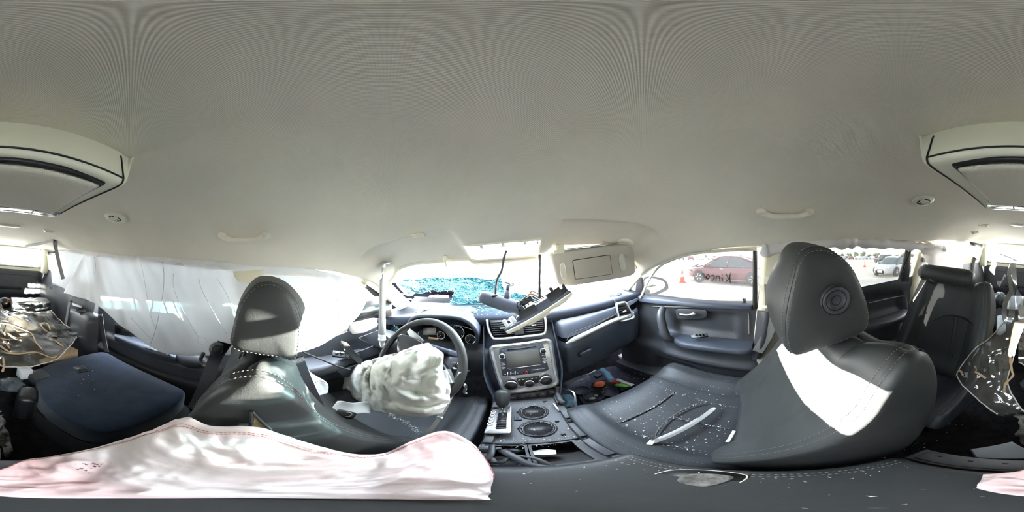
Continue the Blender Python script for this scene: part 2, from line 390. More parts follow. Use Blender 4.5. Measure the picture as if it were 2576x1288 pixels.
M['glass_tint'] = glass('tinted window glass', (.50, .52, .52), .02, (.9, .9, .9), 1., .02)
M['glass_rear'] = glass('rear window glass', (.74, .78, .80), .05, (.9, .92, .95), 1., .02)
M['cracked'] = crackglass('cracked windshield glass')
M['crack'] = mat('crack line', (.50, .80, .85), .3, transl=.15)
M['crumb'] = mat('glass crumb', (.25, .52, .58), .15, spec=.7, transl=.15)
M['crumb_white'] = mat('white crumb', (.80, .80, .76), .5)
M['mirror'] = mat('mirror', (.85, .87, .88), .02, metal=1)
M['screen'] = mat('grey display', (.10, .10, .095), .35, spec=.4, bump=(800, .2, .0003))
M['visor'] = mat('visor cloth', (.50, .47, .42), .9, spec=.1, bump=(700, .3, .0006))
M['lamp_lens'] = mat('frosted lens', (.62, .62, .56), .25, spec=.5)
M['body_pink'] = mat('pinkish white paint', (.72, .62, .62), .25, coat=.5)
M['body_white'] = mat('white car paint', (.80, .79, .77), .25, coat=.5)
M['body_red'] = mat('dark red paint', (.18, .030, .032), .25, coat=.6)
M['body_black'] = mat('black paint', (.02, .022, .026), .2, coat=.6)
M['body_silver'] = mat('silver paint', (.50, .51, .52), .25, metal=.5, coat=.5)
M['car_glass'] = mat('car window glass', (.05, .07, .075), .06, spec=.7)
M['tyre'] = mat('tyre', (.02, .02, .02), .8)
M['sand'] = mat('pale sandy gravel', (.66, .61, .53), .95, spec=.1, var=.10, vs_=3, bump=(9, .5, .05))
M['leaf'] = mat('distant foliage', (.16, .20, .12), .9, var=.3, vs_=2)
M['cone'] = mat('cone orange', (.85, .14, .05), .5)
M['oxide'] = mat('dirty engine parts', (.05, .05, .05), .6, metal=.4, var=.4, vs_=20)
M['cream_trim'] = mat('cream and sunlit pillar trim', (.66, .62, .48), .55)  # cream trim; the middle pillar's sunlit tone is put into this colour
M['dirt'] = mat('dirty grey pad', (.16, .155, .14), .9, bump=(120, .9, .005), var=.6, vs_=40)
M['bag'] = mat('dark plastic bag', (.07, .085, .10), .25, spec=.6, bump=(40, .8, .01))
# ---------------------------------------------------------------- the cabin shell
def struct(name, g, m, **k):
    sm = k.pop('smooth_', True)
    vf = g if isinstance(g, tuple) else (g.v, g.f)
    return mk(name, vf[0], vf[1], m, kind='structure', smooth_=sm, **k)
ZC_Y = [-2.62, -2.5, -2.4, -2.1, -1.5, -.9, -.5, -.1, .12, .3, .42, .5, .56, .625]
ZC_Z = [1.235, 1.262, 1.285, 1.318, 1.335, 1.33, 1.318, 1.305, 1.275, 1.225, 1.178, 1.148, 1.118, 1.088]
ZE_Y = [-2.62, -2.5, -1.65, -1.4, -.96, -.72, -.45, -.14, 0, .16, .34, .45, .55, .625]
ZE_Z = [1.225, 1.24, 1.222, 1.20, 1.168, 1.150, 1.138, 1.118, 1.100, 1.095, 1.072, 1.04, 1.00, .955]
def roof_z(x, y):
    zc, ze = interp(ZC_Y, ZC_Z, y), interp(ZE_Y, ZE_Z, y) - .012 * x / .62
    p = 4 if y < 0 else 4 + 5 * smooth(0, .5, y)
    t = min(1., abs(x) / .62)
    z = zc - (zc - ze) * t ** p
    # hollows the sun visors fold into
    k = smooth(.405, .425, y - .03 * (abs(x) - .35)) * smooth(.135, .165, abs(x)) * (1 - smooth(.525, .56, abs(x)))
    return z + .020 * k
def in_hole(x, y): return .505 < y < .598 and -.145 < x < .105
ys_ = sorted(set([-2.62 + .045 * i for i in range(66)] + [.33 + .0098 * i for i in range(31)])); ys_ = [y for y in ys_ if y <= .3 or y >= .329]
ys_ = [y for y in ys_ if y < .626]; xs_ = [-.655 + 1.31 * i / 130 for i in range(131)]
g = G(); nx = len(xs_)
g.v = [Vector((x, y, roof_z(x, y))) for y in ys_ for x in xs_]
for i in range(len(ys_) - 1):
    for j in range(nx - 1):
        if not in_hole((xs_[j] + xs_[j + 1]) / 2, (ys_[i] + ys_[i + 1]) / 2): g.f.append((i * nx + j, i * nx + j + 1, i * nx + nx + j + 1, i * nx + nx + j))
n0 = len(g.v)
ceiling = struct('ceiling', g, M['headliner'], loc=(0, 0, 1.0))
# rolled front lip of the headliner and the rim of the hole the roof console fell out of
g = G(); g.add(tube([(x, .627, roof_z(x, .625) - .004) for x in xs_[6:-6]], .008, 8)); g.to('headliner_lip', M['headliner'], ceiling)
rim = [(-.145, .503), (.105, .503), (.105, .6), (-.145, .6)]
pts = []
for k in range(4):
    a, b = rim[k], rim[(k + 1) % 4]
    pts += [Vector((lerp(a[0], b[0], t / 10), lerp(a[1], b[1], t / 10), roof_z(lerp(a[0], b[0], t / 10), lerp(a[1], b[1], t / 10)) - .001)) for t in range(10)]
g = G(); g.add(tube(pts, .0045, 8, closed=True)); g.to('opening_rim', M['trim_light'], ceiling)
# torn spot and the small slot on the left of the headliner
g = G(); g.add(box((-.245, .40, roof_z(-.245, .40) - .003), (.042, .02, .008), (-.35, 0, .15), .003)); g.add(box((-.245, .392, roof_z(-.245, .4) - .008), (.03, .006, .004), (-.35, 0, .15))); g.to('vent_grille', M['trim_light'], ceiling)
# bracket bars seen in the hole
g = G()
for x in (-.10, -.02, .06): g.add(box((x, .55, 1.165), (.012, .11, .004), (-.5, 0, 0)))
g.add(box((-.02, .505, 1.178), (.24, .012, .012))); g.add(box((-.02, .50, 1.19), (.20, .02, .006)))
g.to('bracket', M['black'], ceiling)
# outer roof skin
def roof_skin(a, b):
    y = lerp(-2.68, .50, a); x = lerp(-.70, .70, b); t = abs(x) / .70
    return Vector((x, y, 1.405 - .17 * t ** 5 - .14 * smooth(.0, .5, y) - .10 * smooth(-2.0, -2.68, y)))
struct('wall_roof', grid(roof_skin, 30, 20), M['body_white'])
for s, nm in ((-1, 'left'), (1, 'right')):
    # roof side rail: closes the gap between headliner edge and roof skin
    def rail(a, b, s=s):
        y = lerp(-2.66, .52, a); zt = 1.405 - .17 - .14 * smooth(0, .5, y) - .10 * smooth(-2.0, -2.68, y); ze = interp(ZE_Y, ZE_Z, y) - .02
        return Vector((s * lerp(.70, .655, b), y, lerp(zt, ze, b)))
    struct('trim_rail_' + nm, grid(rail, 30, 3), M['headliner'])
    # outer body side under the windows
    def side(a, b, s=s):
        y = lerp(-2.68, 1.30, a); return Vector((s * (.86 - .04 * smooth(.5, .85, b) - .05 * (1 - smooth(0, .2, b))), y, lerp(-.12, interp([-2.7, -.8, .2, 1.3], [.90, .86, .79, .75], y), b)))
    struct('wall_' + nm, grid(side, 24, 12), M['body_white'])
# floor with a centre tunnel and footwells
def floor_fn(a, b):
    y = lerp(-2.62, 1.20, a); x = lerp(-.86, .86, b)
    z = .02 + .10 * (1 - smooth(.10, .17, abs(x))) * smooth(-1.3, -1.0, y) + .25 * smooth(.80, 1.15, y)
    z += .42 * (1 - smooth(-1.36, -1.30, y))
    return Vector((x, y, z + .006 * noise.noise(Vector((x * 7, y * 7, 0)))))
struct('floor', grid(floor_fn, 110, 50), M['carpet'], loc=(0, 0, 0))
struct('wall_front', grid(lambda a, b: Vector((lerp(-.86, .86, b), 1.18 + .03 * a, lerp(.0, .80, a))), 6, 12), M['black'])
# sill plates between seat and door
for s, nm in ((1, 'right'), (-1, 'left')):
    g = G(); g.add(box((s * .745, .25, .135), (.13, 1.5, .09), None, .012)); struct('trim_sill_' + nm, g, M['body_pink'] if s > 0 else M['black'], smooth_='auto')
    g = G()
    for k in range(5): g.add(box((s * (.70 + .02 * k), .10, .183), (.006, .5, .004), None, .001))
    g.to('sill_rib', M['rubber'], bpy.data.objects['trim_sill_' + nm])

# ---------------------------------------------------------------- pillars
def pillar(name, pts, w, d, m, xh=(0, 1, 0), n=12):
    """soft-cornered post through points; w along the car, d across"""
    P_ = cr(pts, 14); g = G(); vs_ = []; fs = []
    for i, p in enumerate(P_):
        t = (P_[min(i + 1, 13)] - P_[max(i - 1, 0)]).normalized(); a = Vector(xh); a = (a - t * a.dot(t)).normalized(); b = t.cross(a)
        f = i / 13; ww = lerp(w[0], w[1], f) / 2; dd = lerp(d[0], d[1], f) / 2
        for k in range(n):
            th = 2 * PI * k / n; c, s = math.cos(th), math.sin(th)
            vs_.append(p + a * (ww * math.copysign(abs(c) ** .6, c)) + b * (dd * math.copysign(abs(s) ** .6, s)))
    for i in range(13):
        for k in range(n): fs.append((i * n + k, i * n + (k + 1) % n, i * n + n + (k + 1) % n, i * n + n + k))
    fs += [tuple(range(n - 1, -1, -1)), tuple(range(13 * n, 14 * n))]
    return struct(name, (vs_, fs), m)
pillar('trim_pillar_front_right', [(.765, 1.0, .76), (.715, .80, .905), (.665, .62, 1.02), (.64, .48, 1.085)], (.10, .085), (.05, .05), M['trim_light'])
pillar('trim_pillar_front_left', [(-.765, 1.0, .74), (-.715, .80, .88), (-.665, .64, .985), (-.64, .50, 1.07)], (.10, .085), (.05, .05), M['trim_light'])
g = G(); g.add(tube(cr([(.70, .72, .775), (.675, .60, .93), (.655, .47, 1.02), (.655, .30, 1.06), (.66, .05, 1.075)], 24), .007, 8)); struct('trim_door_seal_right', g, M['headliner'])
pillar('trim_pillar_middle_right', [(.735, .01, .10), (.735, .0, .55), (.715, -.02, .85), (.655, -.04, 1.10)], (.17, .13), (.07, .05), M['cream_trim'])
pillar('trim_pillar_middle_left', [(-.755, .02, .10), (-.755, .0, .55), (-.735, -.02, .85), (-.665, -.04, 1.10)], (.17, .13), (.07, .05), M['cream_trim'])
g = G(); g.add(tube([(.715, .066, .80), (.70, .062, .95), (.672, .058, 1.07)], .011, 8)); struct('trim_window_channel', g, M['rubber'])
pillar('trim_pillar_rear_door_right', [(.755, -.93, .10), (.755, -.94, .55), (.735, -.92, .86), (.675, -.93, 1.15)], (.14, .10), (.06, .05), M['cream_trim'])
pillar('trim_pillar_rear_door_left', [(-.775, -1.03, .10), (-.775, -1.04, .55), (-.755, -1.02, .86), (-.715, -1.0, 1.15)], (.14, .10), (.06, .05), M['plastic'])
for s, nm in ((1, 'right'), (-1, 'left')):
    pillar('trim_pillar_rear_' + nm, [(s * .655, -2.44, .90), (s * .65, -2.42, 1.05), (s * .63, -2.40, 1.255)], (.16, .20), (.11, .10), M['trim_light'])
    # rear quarter: dark lower trim, light upper trim, dark gap under the headliner
    def quarter(a, b, s=s):
        y = lerp(-2.50, -1.0, a); x = s * (.69 - .07 * smooth(.0, .35, 1 - b) * (1 - .3 * a)); return Vector((x, y, lerp(.10, .95, b)))
    struct('trim_quarter_' + nm, grid(quarter, 20, 14), M['plastic'])
    def upper(a, b, s=s):
        y = lerp(-2.46, -1.72, a); return Vector((s * (.69 - .05 * b), y, lerp(.95, 1.165, b)))
    struct('trim_upper_' + nm, grid(upper, 10, 6), M['trim_light'])
    g = G(); g.add(box((s * .668, -2.05, 1.19), (.03, .55, .05))); struct('trim_gap_' + nm, g, M['black'])

# ---------------------------------------------------------------- tailgate and rear window
tg = thing('wall_back', (0, -2.5, .40), kind='structure')
def tgate(a, b):
    x = lerp(-.70, .70, a); z = lerp(.40, .965, b); t = b
    y = -2.50 + .045 * smooth(.10, .30, b) * (1 - smooth(.86, 1, b)) * (1 - smooth(.80, .98, abs(x) / .70)) - .02 * b
    return Vector((x, y, z))
mk('tailgate_panel', *grid(tgate, 40, 30), M['plastic'], tg)
g = G(); g.add(tube(quad_round([(-.54, -2.446, .50), (.54, -2.446, .50), (.54, -2.446, .84), (-.54, -2.446, .84)], .12, 8), .003, 6, closed=True)); g.to('panel_groove', M['black'], tg)
g = G(); g.add(box((-.02, -2.452, .63), (.62, .02, .05), None, .01)); g.to('grab_recess', M['black'], tg)
g = G(); g.add(box((-.02, -2.50, .955), (1.30, .06, .03), (.5, 0, 0), .012)); g.to('window_sill', M['dash_plastic'], tg)
outer = rrect((0, -2.52, 1.105), (1, 0, 0), (0, 0, 1), 1.36, .42, .05, 8); inner = rrect((.01, -2.50, 1.108), (1, 0, 0), (0, 0, 1), 1.19, .278, .055, 8)
vf = frame_plate(outer, inner, .03, (0, 1, 0)); mk('window_surround', *vf, M['trim_light'], tg, smooth_='auto')
w_rear = struct('window_1', grid(lambda a, b: Vector((lerp(-.66, .66, a), -2.535, lerp(.93, 1.29, b))), 3, 3), M['glass_rear'])
for k in range(17):
    z = .985 + .0155 * k; g = G(); g.add(box((0, -2.531, z), (1.16, .001, .0012))); g.to('defroster_line', M['steel'], w_rear)
wp = thing('rear_wiper', P(2540, 655, y=-2.56), 'black wiper blade lying slanted across the outside of the rear window', 'wiper')
a, b = P(2514, 638, y=-2.57), P(2560, 657, y=-2.57); g = G(); g.add(ribbon([a, lerp(a, b, .5) + V(0, 0, .004), b], .022, (0, .3, 1), .008)); g.to('blade', M['rubber'], wp)
g = G(); g.add(tube([lerp(a, b, .5), b + (b - a) * .6, V(.13, -2.58, .93)], .008, 8)); g.to('arm', M['black'], wp)

# ---------------------------------------------------------------- side windows (right), left panes behind the airbag
def pane(name, c, m, n=6):
    return struct(name, net([[c[0], lerp(c[0], c[1], .5), c[1]], [lerp(c[0], c[3], .5) , lerp(lerp(c[0], c[3], .5), lerp(c[1], c[2], .5), .5), lerp(c[1], c[2], .5)], [c[3], lerp(c[3], c[2], .5), c[2]]], n, n), m)
w2 = pane('window_2', [V(.775, .98, .74), V(.775, .05, .74), V(.665, .05, 1.13), V(.665, .55, 1.13)], M['glass_dimmed'])
w3 = pane('window_3', [V(.775, -.06, .78), V(.775, -.90, .78), V(.668, -.90, 1.19), V(.668, -.06, 1.15)], M['glass_privacy'])
w4 = pane('window_4', [V(-.80, .50, .74), V(-.80, .05, .74), V(-.69, .05, 1.13), V(-.69, .45, 1.13)], M['glass'])
w5 = pane('window_5', [V(-.80, -.06, .78), V(-.80, -.96, .78), V(-.69, -.96, 1.19), V(-.69, -.06, 1.15)], M['glass'])
w6 = pane('window_6', [V(.745, -1.02, .92), V(.745, -1.76, .92), V(.69, -1.76, 1.21), V(.69, -1.02, 1.19)], M['glass'])
w7 = pane('window_7', [V(-.745, -1.10, .92), V(-.745, -1.76, .92), V(-.69, -1.76, 1.21), V(-.69, -1.10, 1.19)], M['glass'])
# handwriting on the outside of the right front window, seen from behind through the glass
def on_w2(px, py):
    r = ray(px, py); t = (.745 - EYE.x) / r.x; p = EYE + r * t
    for _ in range(4):
        x = lerp(.775, .665, (p.z - .74) / .39) + .004; t = (x - EYE.x) / r.x; p = EYE + r * t
    return p
STROKES = [[(1838, 686), (1836, 698), (1838, 712)], [(1826, 688), (1832, 699), (1838, 701)], [(1836, 699), (1829, 705), (1825, 708)],   # K
           [(1817, 697), (1818, 706)], [(1817.5, 690), (1817, 692)],                                                                  # i
           [(1811, 706), (1810, 697), (1806, 693), (1802, 697), (1802, 705)],                                                         # n
           [(1789, 694), (1794, 691), (1797, 696), (1795, 703), (1789, 704)],                                                         # c
           [(1779, 690), (1784, 692), (1784, 699), (1779, 701), (1777, 693), (1776, 701), (1774, 703)],                               # a
           [(1772, 699), (1771, 690), (1768, 687), (1763, 689)]]                                                                      # r
wr = None
for s in STROKES:
    g = G(); pts = [on_w2(*p) for p in s]; g.add(tube(cr(pts, max(4, 4 * len(pts))), .0030, 6)); g.to('handwriting_stroke', M['black'], w2)

# ---------------------------------------------------------------- doors
def door_surface(s, y0, y1, z0, z1, bulges, edge=None, n=(60, 48)):
    def fn(a, b):
        y = lerp(y0, y1, a); z = lerp(z0, z1(y) if callable(z1) else z1, b); x = .735
        for f in bulges: x -= f(y, z)
        return Vector((s * x, y, z))
    return grid(fn, *n)
def bump_(yc, yw, zc, zw, h): return lambda y, z: h * (1 - smooth(yw * .75, yw, abs(y - yc))) * (1 - smooth(zw * .6, zw, abs(z - zc)))
# right front door
d1 = thing('door_1', (.735, .4, .12), kind='structure')
sill_r = lambda y: interp([0, .3, .8], [.822, .812, .775], y)
mk('door_panel', *door_surface(1, .055, .90, .14, sill_r, [lambda y, z: .015 * smooth(.74, .80, z), lambda y, z: -.022 * smooth(.60, .635, z) * (1 - smooth(.735, .76, z)) * smooth(.14, .18, y) * (1 - smooth(.46, .50, y)),
     lambda y, z: .035 * (1 - smooth(.42, .48, z)), bump_(.30, .30, .50, .10, .03), lambda y, z: .05 * smooth(.6, .85, y) * (1 - smooth(.60, .74, z)),
     lambda y, z: -.035 * smooth(.22, .25, z) * (1 - smooth(.35, .37, z)) * smooth(.34, .40, y) * (1 - smooth(.60, .63, y))]), M['plastic'], d1)
g = G(); g.add(slab([P(1612, 742, x=.735), P(1700, 750, x=.735), P(1800, 758, x=.735), P(1894, 762, x=.735), P(1894, 775, x=.735), P(1800, 772, x=.735), P(1700, 764, x=.735), P(1615, 757, x=.735)], .035, (-1, 0, 0), .012, 3)); g.to('window_ledge', M['dash_plastic'], d1, smooth_='auto')
# shaped armrest
ys = [.08, .14, .22, .32, .42, .50, .545]
def arm(a, b):
    y = lerp(.075, .555, a); t = a; th = 2 * PI * b; zt = .612 - .03 * smooth(.2, 1, t); w = .105 * (1 - .55 * smooth(.62, 1, t)) * smooth(-.12, .05, t); h = .045 * (.75 + .25 * t)
    c, s_ = math.cos(th), math.sin(th); return Vector((.735 - .5 * w * (1 + math.copysign(abs(c) ** .5, c)) , y, zt - h * (.5 - .5 * math.copysign(abs(s_) ** .5, s_))))
mk('armrest', *grid(arm, 20, 24, cv=True), M['dash_plastic'], d1)
g = G(); g.add(dashes(cr([V(.635, .09, .614), V(.628, .25, .610), V(.64, .40, .603), V(.67, .52, .595)], 30))); g.to('stitching', M['thread'], d1, kind='stuff')
mk('pull_handle', *tube(cr([V(.70, .545, .745), V(.665, .535, .72), V(.648, .515, .66), V(.642, .49, .60), V(.66, .47, .575)], 18), [.018 + .006 * math.sin(PI * k / 17) for k in range(18)], 10), M['plastic'], d1)
hb = mk('handle_bezel', *slab(quad_round([P(1700, 775, x=.728), P(1780, 778, x=.728), P(1778, 800, x=.728), P(1704, 803, x=.728)], .25), .006, (-1, 0, 0), .002), M['plastic'], d1)
g = G(); g.add(tube(cr([P(1708, 790, x=.705), P(1726, 793, x=.70), P(1742, 791, x=.70), P(1749, 786, x=.708)], 12), [.007] * 6 + [.008, .009, .010, .011, .011, .006], 10)); g.to('lever', M['chrome'], hb)
g = G(); g.add(slab([P(1735, 843, x=.68) , P(1780, 840, x=.68), P(1782, 848, x=.67), P(1740, 852, x=.66)], .006, (0, 0, 1), .001)); g.to('switch_panel', M['black'], d1)
for k in range(3):
    p = P(1752 + 8 * k, 846, x=.668); g = G(); g.add(box(p + V(0, 0, .008), (.012, .010, .006), None, .002)); g.to('switch', M['gloss_black'], d1)
mk('lock_knob', *tube([P(1871, 766, x=.745), P(1872, 752, x=.745)], .009, 10), M['black'], d1)
g = G(); g.add(tube(cr([P(1640, 770, x=.725), P(1760, 772, x=.73), P(1860, 770, x=.73), P(1881, 780, x=.73), P(1884, 840, x=.73)], 24), .003, 6)); g.to('seam', M['thread'], d1)
mk('map_pocket_lip', *tube(cr([V(.70, .66, .215), V(.685, .58, .205), V(.68, .48, .205), V(.685, .40, .215), V(.70, .34, .26)], 20), .010, 8), M['plastic'], d1)
mk('speaker_cover', *blob(P(1672, 843, x=.70), (.012, .045, .045), n=20), M['plastic'], d1)
mk('sail_panel', *slab([P(1600, 742, x=.74), P(1622, 745, x=.74), P(1617, 700, x=.715), P(1606, 690, x=.71)], .012, (-1, 0, 0), .003), M['black'], d1)
g = G(); g.add(tube(cr([V(.748, .055, .84), V(.748, .045, .60), V(.745, .06, .40), V(.74, .14, .22), V(.735, .30, .15), V(.735, .6, .14)], 30), .008, 8)); g.to('edge_trim', M['silver'], d1)
# right rear door
d2 = thing('door_2', (.735, -.5, .12), kind='structure')
sill_b = lambda y: interp([-.95, -.5, -.1], [.905, .880, .845], y)
mk('door_panel', *door_surface(1, -.87, -.09, .14, sill_b, [lambda y, z: .014 * smooth(.80, .86, z), lambda y, z: -.025 * smooth(.66, .69, z) * (1 - smooth(.79, .81, z)) * smooth(-.80, -.76, y) * (1 - smooth(-.4, -.3, y)), lambda y, z: .03 * (1 - smooth(.42, .48, z)), bump_(-.5, .32, .55, .10, .035)]), M['plastic'], d2)
def arm2(a, b):
    y = lerp(-.80, -.25, a); th = 2 * PI * b; c, s_ = math.cos(th), math.sin(th); w = .10 * (.5 + .5 * math.sin(PI * clamp(a * 1.4 + .1))); return Vector((.735 - .5 * w * (1 + math.copysign(abs(c) ** .5, c)), y, .655 + .02 * (1 - a) - .05 * (.5 - .5 * math.copysign(abs(s_) ** .5, s_))))
mk('armrest', *grid(arm2, 18, 20, cv=True), M['plastic'], d2)
g = G(); g.add(tube(cr([P(2186, 762, x=.722), P(2240, 750, x=.722), P(2272, 745, x=.722), P(2280, 752, x=.722), P(2284, 800, x=.722)], 20), .003, 6)); g.to('seam', M['thread'], d2)
mk('sail_panel', *slab([P(2262, 712, x=.735), P(2283, 712, x=.735), P(2290, 628, x=.70), P(2284, 634, x=.70)], .012, (-1, 0, 0), .004), M['black'], d2)
mk('lock_knob', *tube([P(2257, 724, x=.745), P(2256, 709, x=.745)], .009, 10), M['black'], d2)
g = G(); g.add(tube([P(2260, 712, x=.745), P(2272, 670, x=.72), P(2282, 626, x=.69)], .010, 8)); g.to('window_channel', M['rubber'], d2)
# left front door, broken
d3 = thing('door_3', (-.735, .4, .12), kind='structure')
mk('door_panel', *door_surface(-1, .06, .92, .14, lambda y: interp([0, .4, .9], [.79, .76, .70], y), [lambda y, z: .03 * (1 - smooth(.42, .48, z)), bump_(.30, .32, .52, .08, .04), lambda y, z: .012 * noise.noise(Vector((y * 9, z * 9, 3)))]), M['plastic'], d3)
def arm3(a, b):
    y = lerp(.04, .50, a); th = 2 * PI * b; c, s_ = math.cos(th), math.sin(th); w = .14 * (.55 + .45 * math.sin(PI * clamp(a * 1.1 + .15))); return Vector((-.735 + .5 * w * (1 + math.copysign(abs(c) ** .5, c)), y, .655 - .04 * a - .06 * (.5 - .5 * math.copysign(abs(s_) ** .5, s_))))
mk('armrest', *grid(arm3, 20, 20, cv=True), M['plastic'], d3)
sp = mk('switch_panel', *slab([P(838, 884, x=-.64), P(870, 889, x=-.64), P(905, 892, x=-.64), P(905, 903, x=-.62), P(868, 902, x=-.61), P(836, 898, x=-.61)], .008, (0, 0, 1), .002), M['black'], d3)
for k in range(4):
    g = G(); g.add(box(P(848 + 14 * k, 891.5, x=-.625) + V(0, 0, .009), (.022, .014, .007), (.1, .1, .1), .003)); g.to('switch', M['gloss_black'], sp)
mk('torn_flap', *slab([P(878, 812, x=-.66), P(938, 800, x=-.66), P(948, 815, x=-.65), P(944, 834, x=-.64), P(884, 842, x=-.64), P(872, 832, x=-.65)], .008, (1, .3, .4), .003), M['plastic'], d3)
mk('torn_upper', *net([[P(880, 770, x=-.70), P(930, 756, x=-.72), P(985, 752, x=-.74)], [P(880, 800, x=-.66), P(930, 782, x=-.67), P(985, 775, x=-.69)], [P(885, 815, x=-.69), P(935, 800, x=-.70), P(985, 805, x=-.72)]], 12, 14), M['black'], d3)
g = G(); g.add(tube(cr([P(760, 885, x=-.6), P(810, 905, x=-.58), P(860, 925, x=-.56), P(880, 930, x=-.55)], 20), .004, 6)); g.to('loose_cable', M['plastic'], d3)
br = mk('hinge_bracket', *slab([P(855, 855, x=-.56), P(872, 862, x=-.56), P(912, 905, x=-.55), P(906, 918, x=-.55), P(862, 882, x=-.55)], .006, (1, -.2, .3), .002), M['black'], d3)
for a_ in ((866, 868), (866, 880)):
    g = G(); g.add(blob(P(*a_, x=-.548), (.006, .006, .006), n=10)); g.to('screw', M['chrome'], br)
for q in ([(845, 930), (930, 905), (955, 925), (860, 950)], [(850, 900), (955, 862), (975, 880), (905, 905)], [(900, 850), (950, 830), (975, 850), (960, 880)]):
    x = -.66 + R.random() * .03; g = G(); g.add(slab([P(*c, x=x) for c in q], .012, (1, 0, .4), .004)); g.to('broken_trim', M['plastic'], d3)
mk('mirror_sail', *slab([P(893, 706, x=-.70), P(940, 745, x=-.70), P(962, 748, x=-.70), P(950, 722, x=-.70)], .012, (1, 0, 0), .003), M['black'], d3)
mk('frame_edge', *tube(cr([P(893, 704, x=-.70), P(920, 722, x=-.71), P(945, 745, x=-.72)], 10), .008, 8), M['silver'], d3)
# left rear door
d4 = thing('door_4', (-.735, -.5, .12), kind='structure')
mk('door_panel', *door_surface(-1, -1.0, -.10, .14, lambda y: .80, [bump_(-.55, .42, .52, .07, .035), lambda y, z: .03 * (1 - smooth(.42, .46, z))]), M['plastic'], d4)
mk('armrest', *net([[P(290, 838, x=-.735), P(330, 845, x=-.735), P(400, 862, x=-.735), P(445, 880, x=-.735)], [P(288, 846, x=-.70), P(330, 862, x=-.67), P(400, 888, x=-.65), P(442, 900, x=-.66)], [P(290, 862, x=-.71), P(330, 880, x=-.685), P(400, 905, x=-.67), P(440, 915, x=-.68)]], 10, 20), M['dash_plastic'], d4)
mk('speaker_pod', *blob(P(480, 905, x=-.71), (.04, .09, .05), n=20), M['plastic'], d4)
mk('cup_recess', *blob(P(380, 878, x=-.665), (.012, .04, .006), n=16), M['black'], d4)
mk('window_switch', *slab(quad_round([P(290, 812, x=-.73), P(330, 830, x=-.73), P(335, 845, x=-.73), P(290, 840, x=-.73)], .2), .008, (1, 0, 0), .002), M['gloss_black'], d4)
# left quarter with cup holder
q = thing('trim_1', (-.64, -1.35, .40), kind='structure')
mk('quarter_pod', *net([[P(178, 772, x=-.66), P(215, 778, x=-.66), P(247, 790, x=-.67)], [P(176, 790, x=-.58), P(212, 800, x=-.56), P(246, 805, x=-.60)], [P(176, 850, x=-.57), P(212, 862, x=-.55), P(246, 870, x=-.60)], [P(176, 900, x=-.60), P(212, 905, x=-.58), P(246, 908, x=-.62)]], 18, 18), M['plastic'], q)
mk('cup_holder', *lathe([(.036, .006), (.042, .010), (.046, .006), (.046, 0)], P(205, 782, x=-.60), (.1, 0, 1), 24), M['black'], q)
mk('tray', *slab(quad_round([P(181, 762, x=-.63), P(205, 768, x=-.63), P(206, 776, x=-.61), P(183, 770, x=-.61)], .2), .004, (0, 0, 1), .001), M['black'], q)
# ---------------------------------------------------------------- dashboard
def PP(px, py, o, n):
    r = ray(px, py); n = Vector(n); return EYE + r * ((Vector(o) - EYE).dot(n) / r.dot(n))
dash = thing('dashboard', (0, .85, .40), 'dark blue-grey dashboard running under the cracked windshield', 'dashboard')
DX = [-.78, -.45, -.30, -.23, -.15, -.06, .06, .16, .40, .60, .78]
DYC = [.70, .70, .70, .70, .70, .705, .705, .70, .715, .745, .78]
DZC = [.76, .815, .838, .842, .840, .838, .836, .832, .825, .812, .79]
def dcrest(x): return interp(DX, DYC, x), interp(DX, DZC, x)
def dtop(a, b):
    x = lerp(-.775, .775, a); y, z = dcrest(x)
    pts = [V(x, 1.17, .765), V(x, 1.05, .785), V(x, .92, .80 + (z - .82) * .2), V(x, y + .09, z - .006), V(x, y, z), V(x, y - .018, z - .02), V(x, y - .016, z - .045)]
    return cr(pts, 25)[int(round(b * 24))]
mk('dash_top', *grid(dtop, 120, 25), M['dash_top'], dash)
# passenger airbag panel and the face below it
def yface(x): return interp([.15, .20, .64, .78], [.615, .615, .705, .75], x)
def pface(a, b):
    x = lerp(.155, .735, a); y, z = dcrest(x); yf = yface(x); zs = lerp(.700, .742, smooth(.15, .70, x))
    pts = [V(x, y - .016, z - .040), V(x, lerp(y, yf, .55), lerp(z, zs, .45)), V(x, yf + .012, zs + .018)]
    return cr(pts, 13)[int(round(b * 12))] + V(0, .06 * (1 - smooth(0, .08, a)) ** 2, 0)
pp = mk('passenger_panel', *grid(pface, 50, 13), M['dash_plastic'], dash)
seam = [P(1424, 857, y=.615), P(1440, 838, y=.63), P(1480, 822, y=.645), P(1520, 805, y=.665), P(1549, 790, y=.68), P(1553, 775, y=.69), P(1548, 762, y=.70), P(1540, 750, y=.73)]
g = G(); g.add(tube([p + V(0, -.004, .002) for p in cr(seam, 40)], .0022, 6)); g.to('panel_seam', M['black'], pp)
# silver strip that sweeps to the door-side vent
c = [P(1424, 864, y=.606), P(1470, 842, y=.625), P(1530, 813, y=.655), P(1575, 796, y=.668), P(1592, 788, y=.672)]
L = cr(c, 40); g = G(); g.add(tube(L, [.005 + .008 * smooth(0, .12, k / 39) for k in range(40)], 10)); g.to('trim_strip', M['silver'], dash)
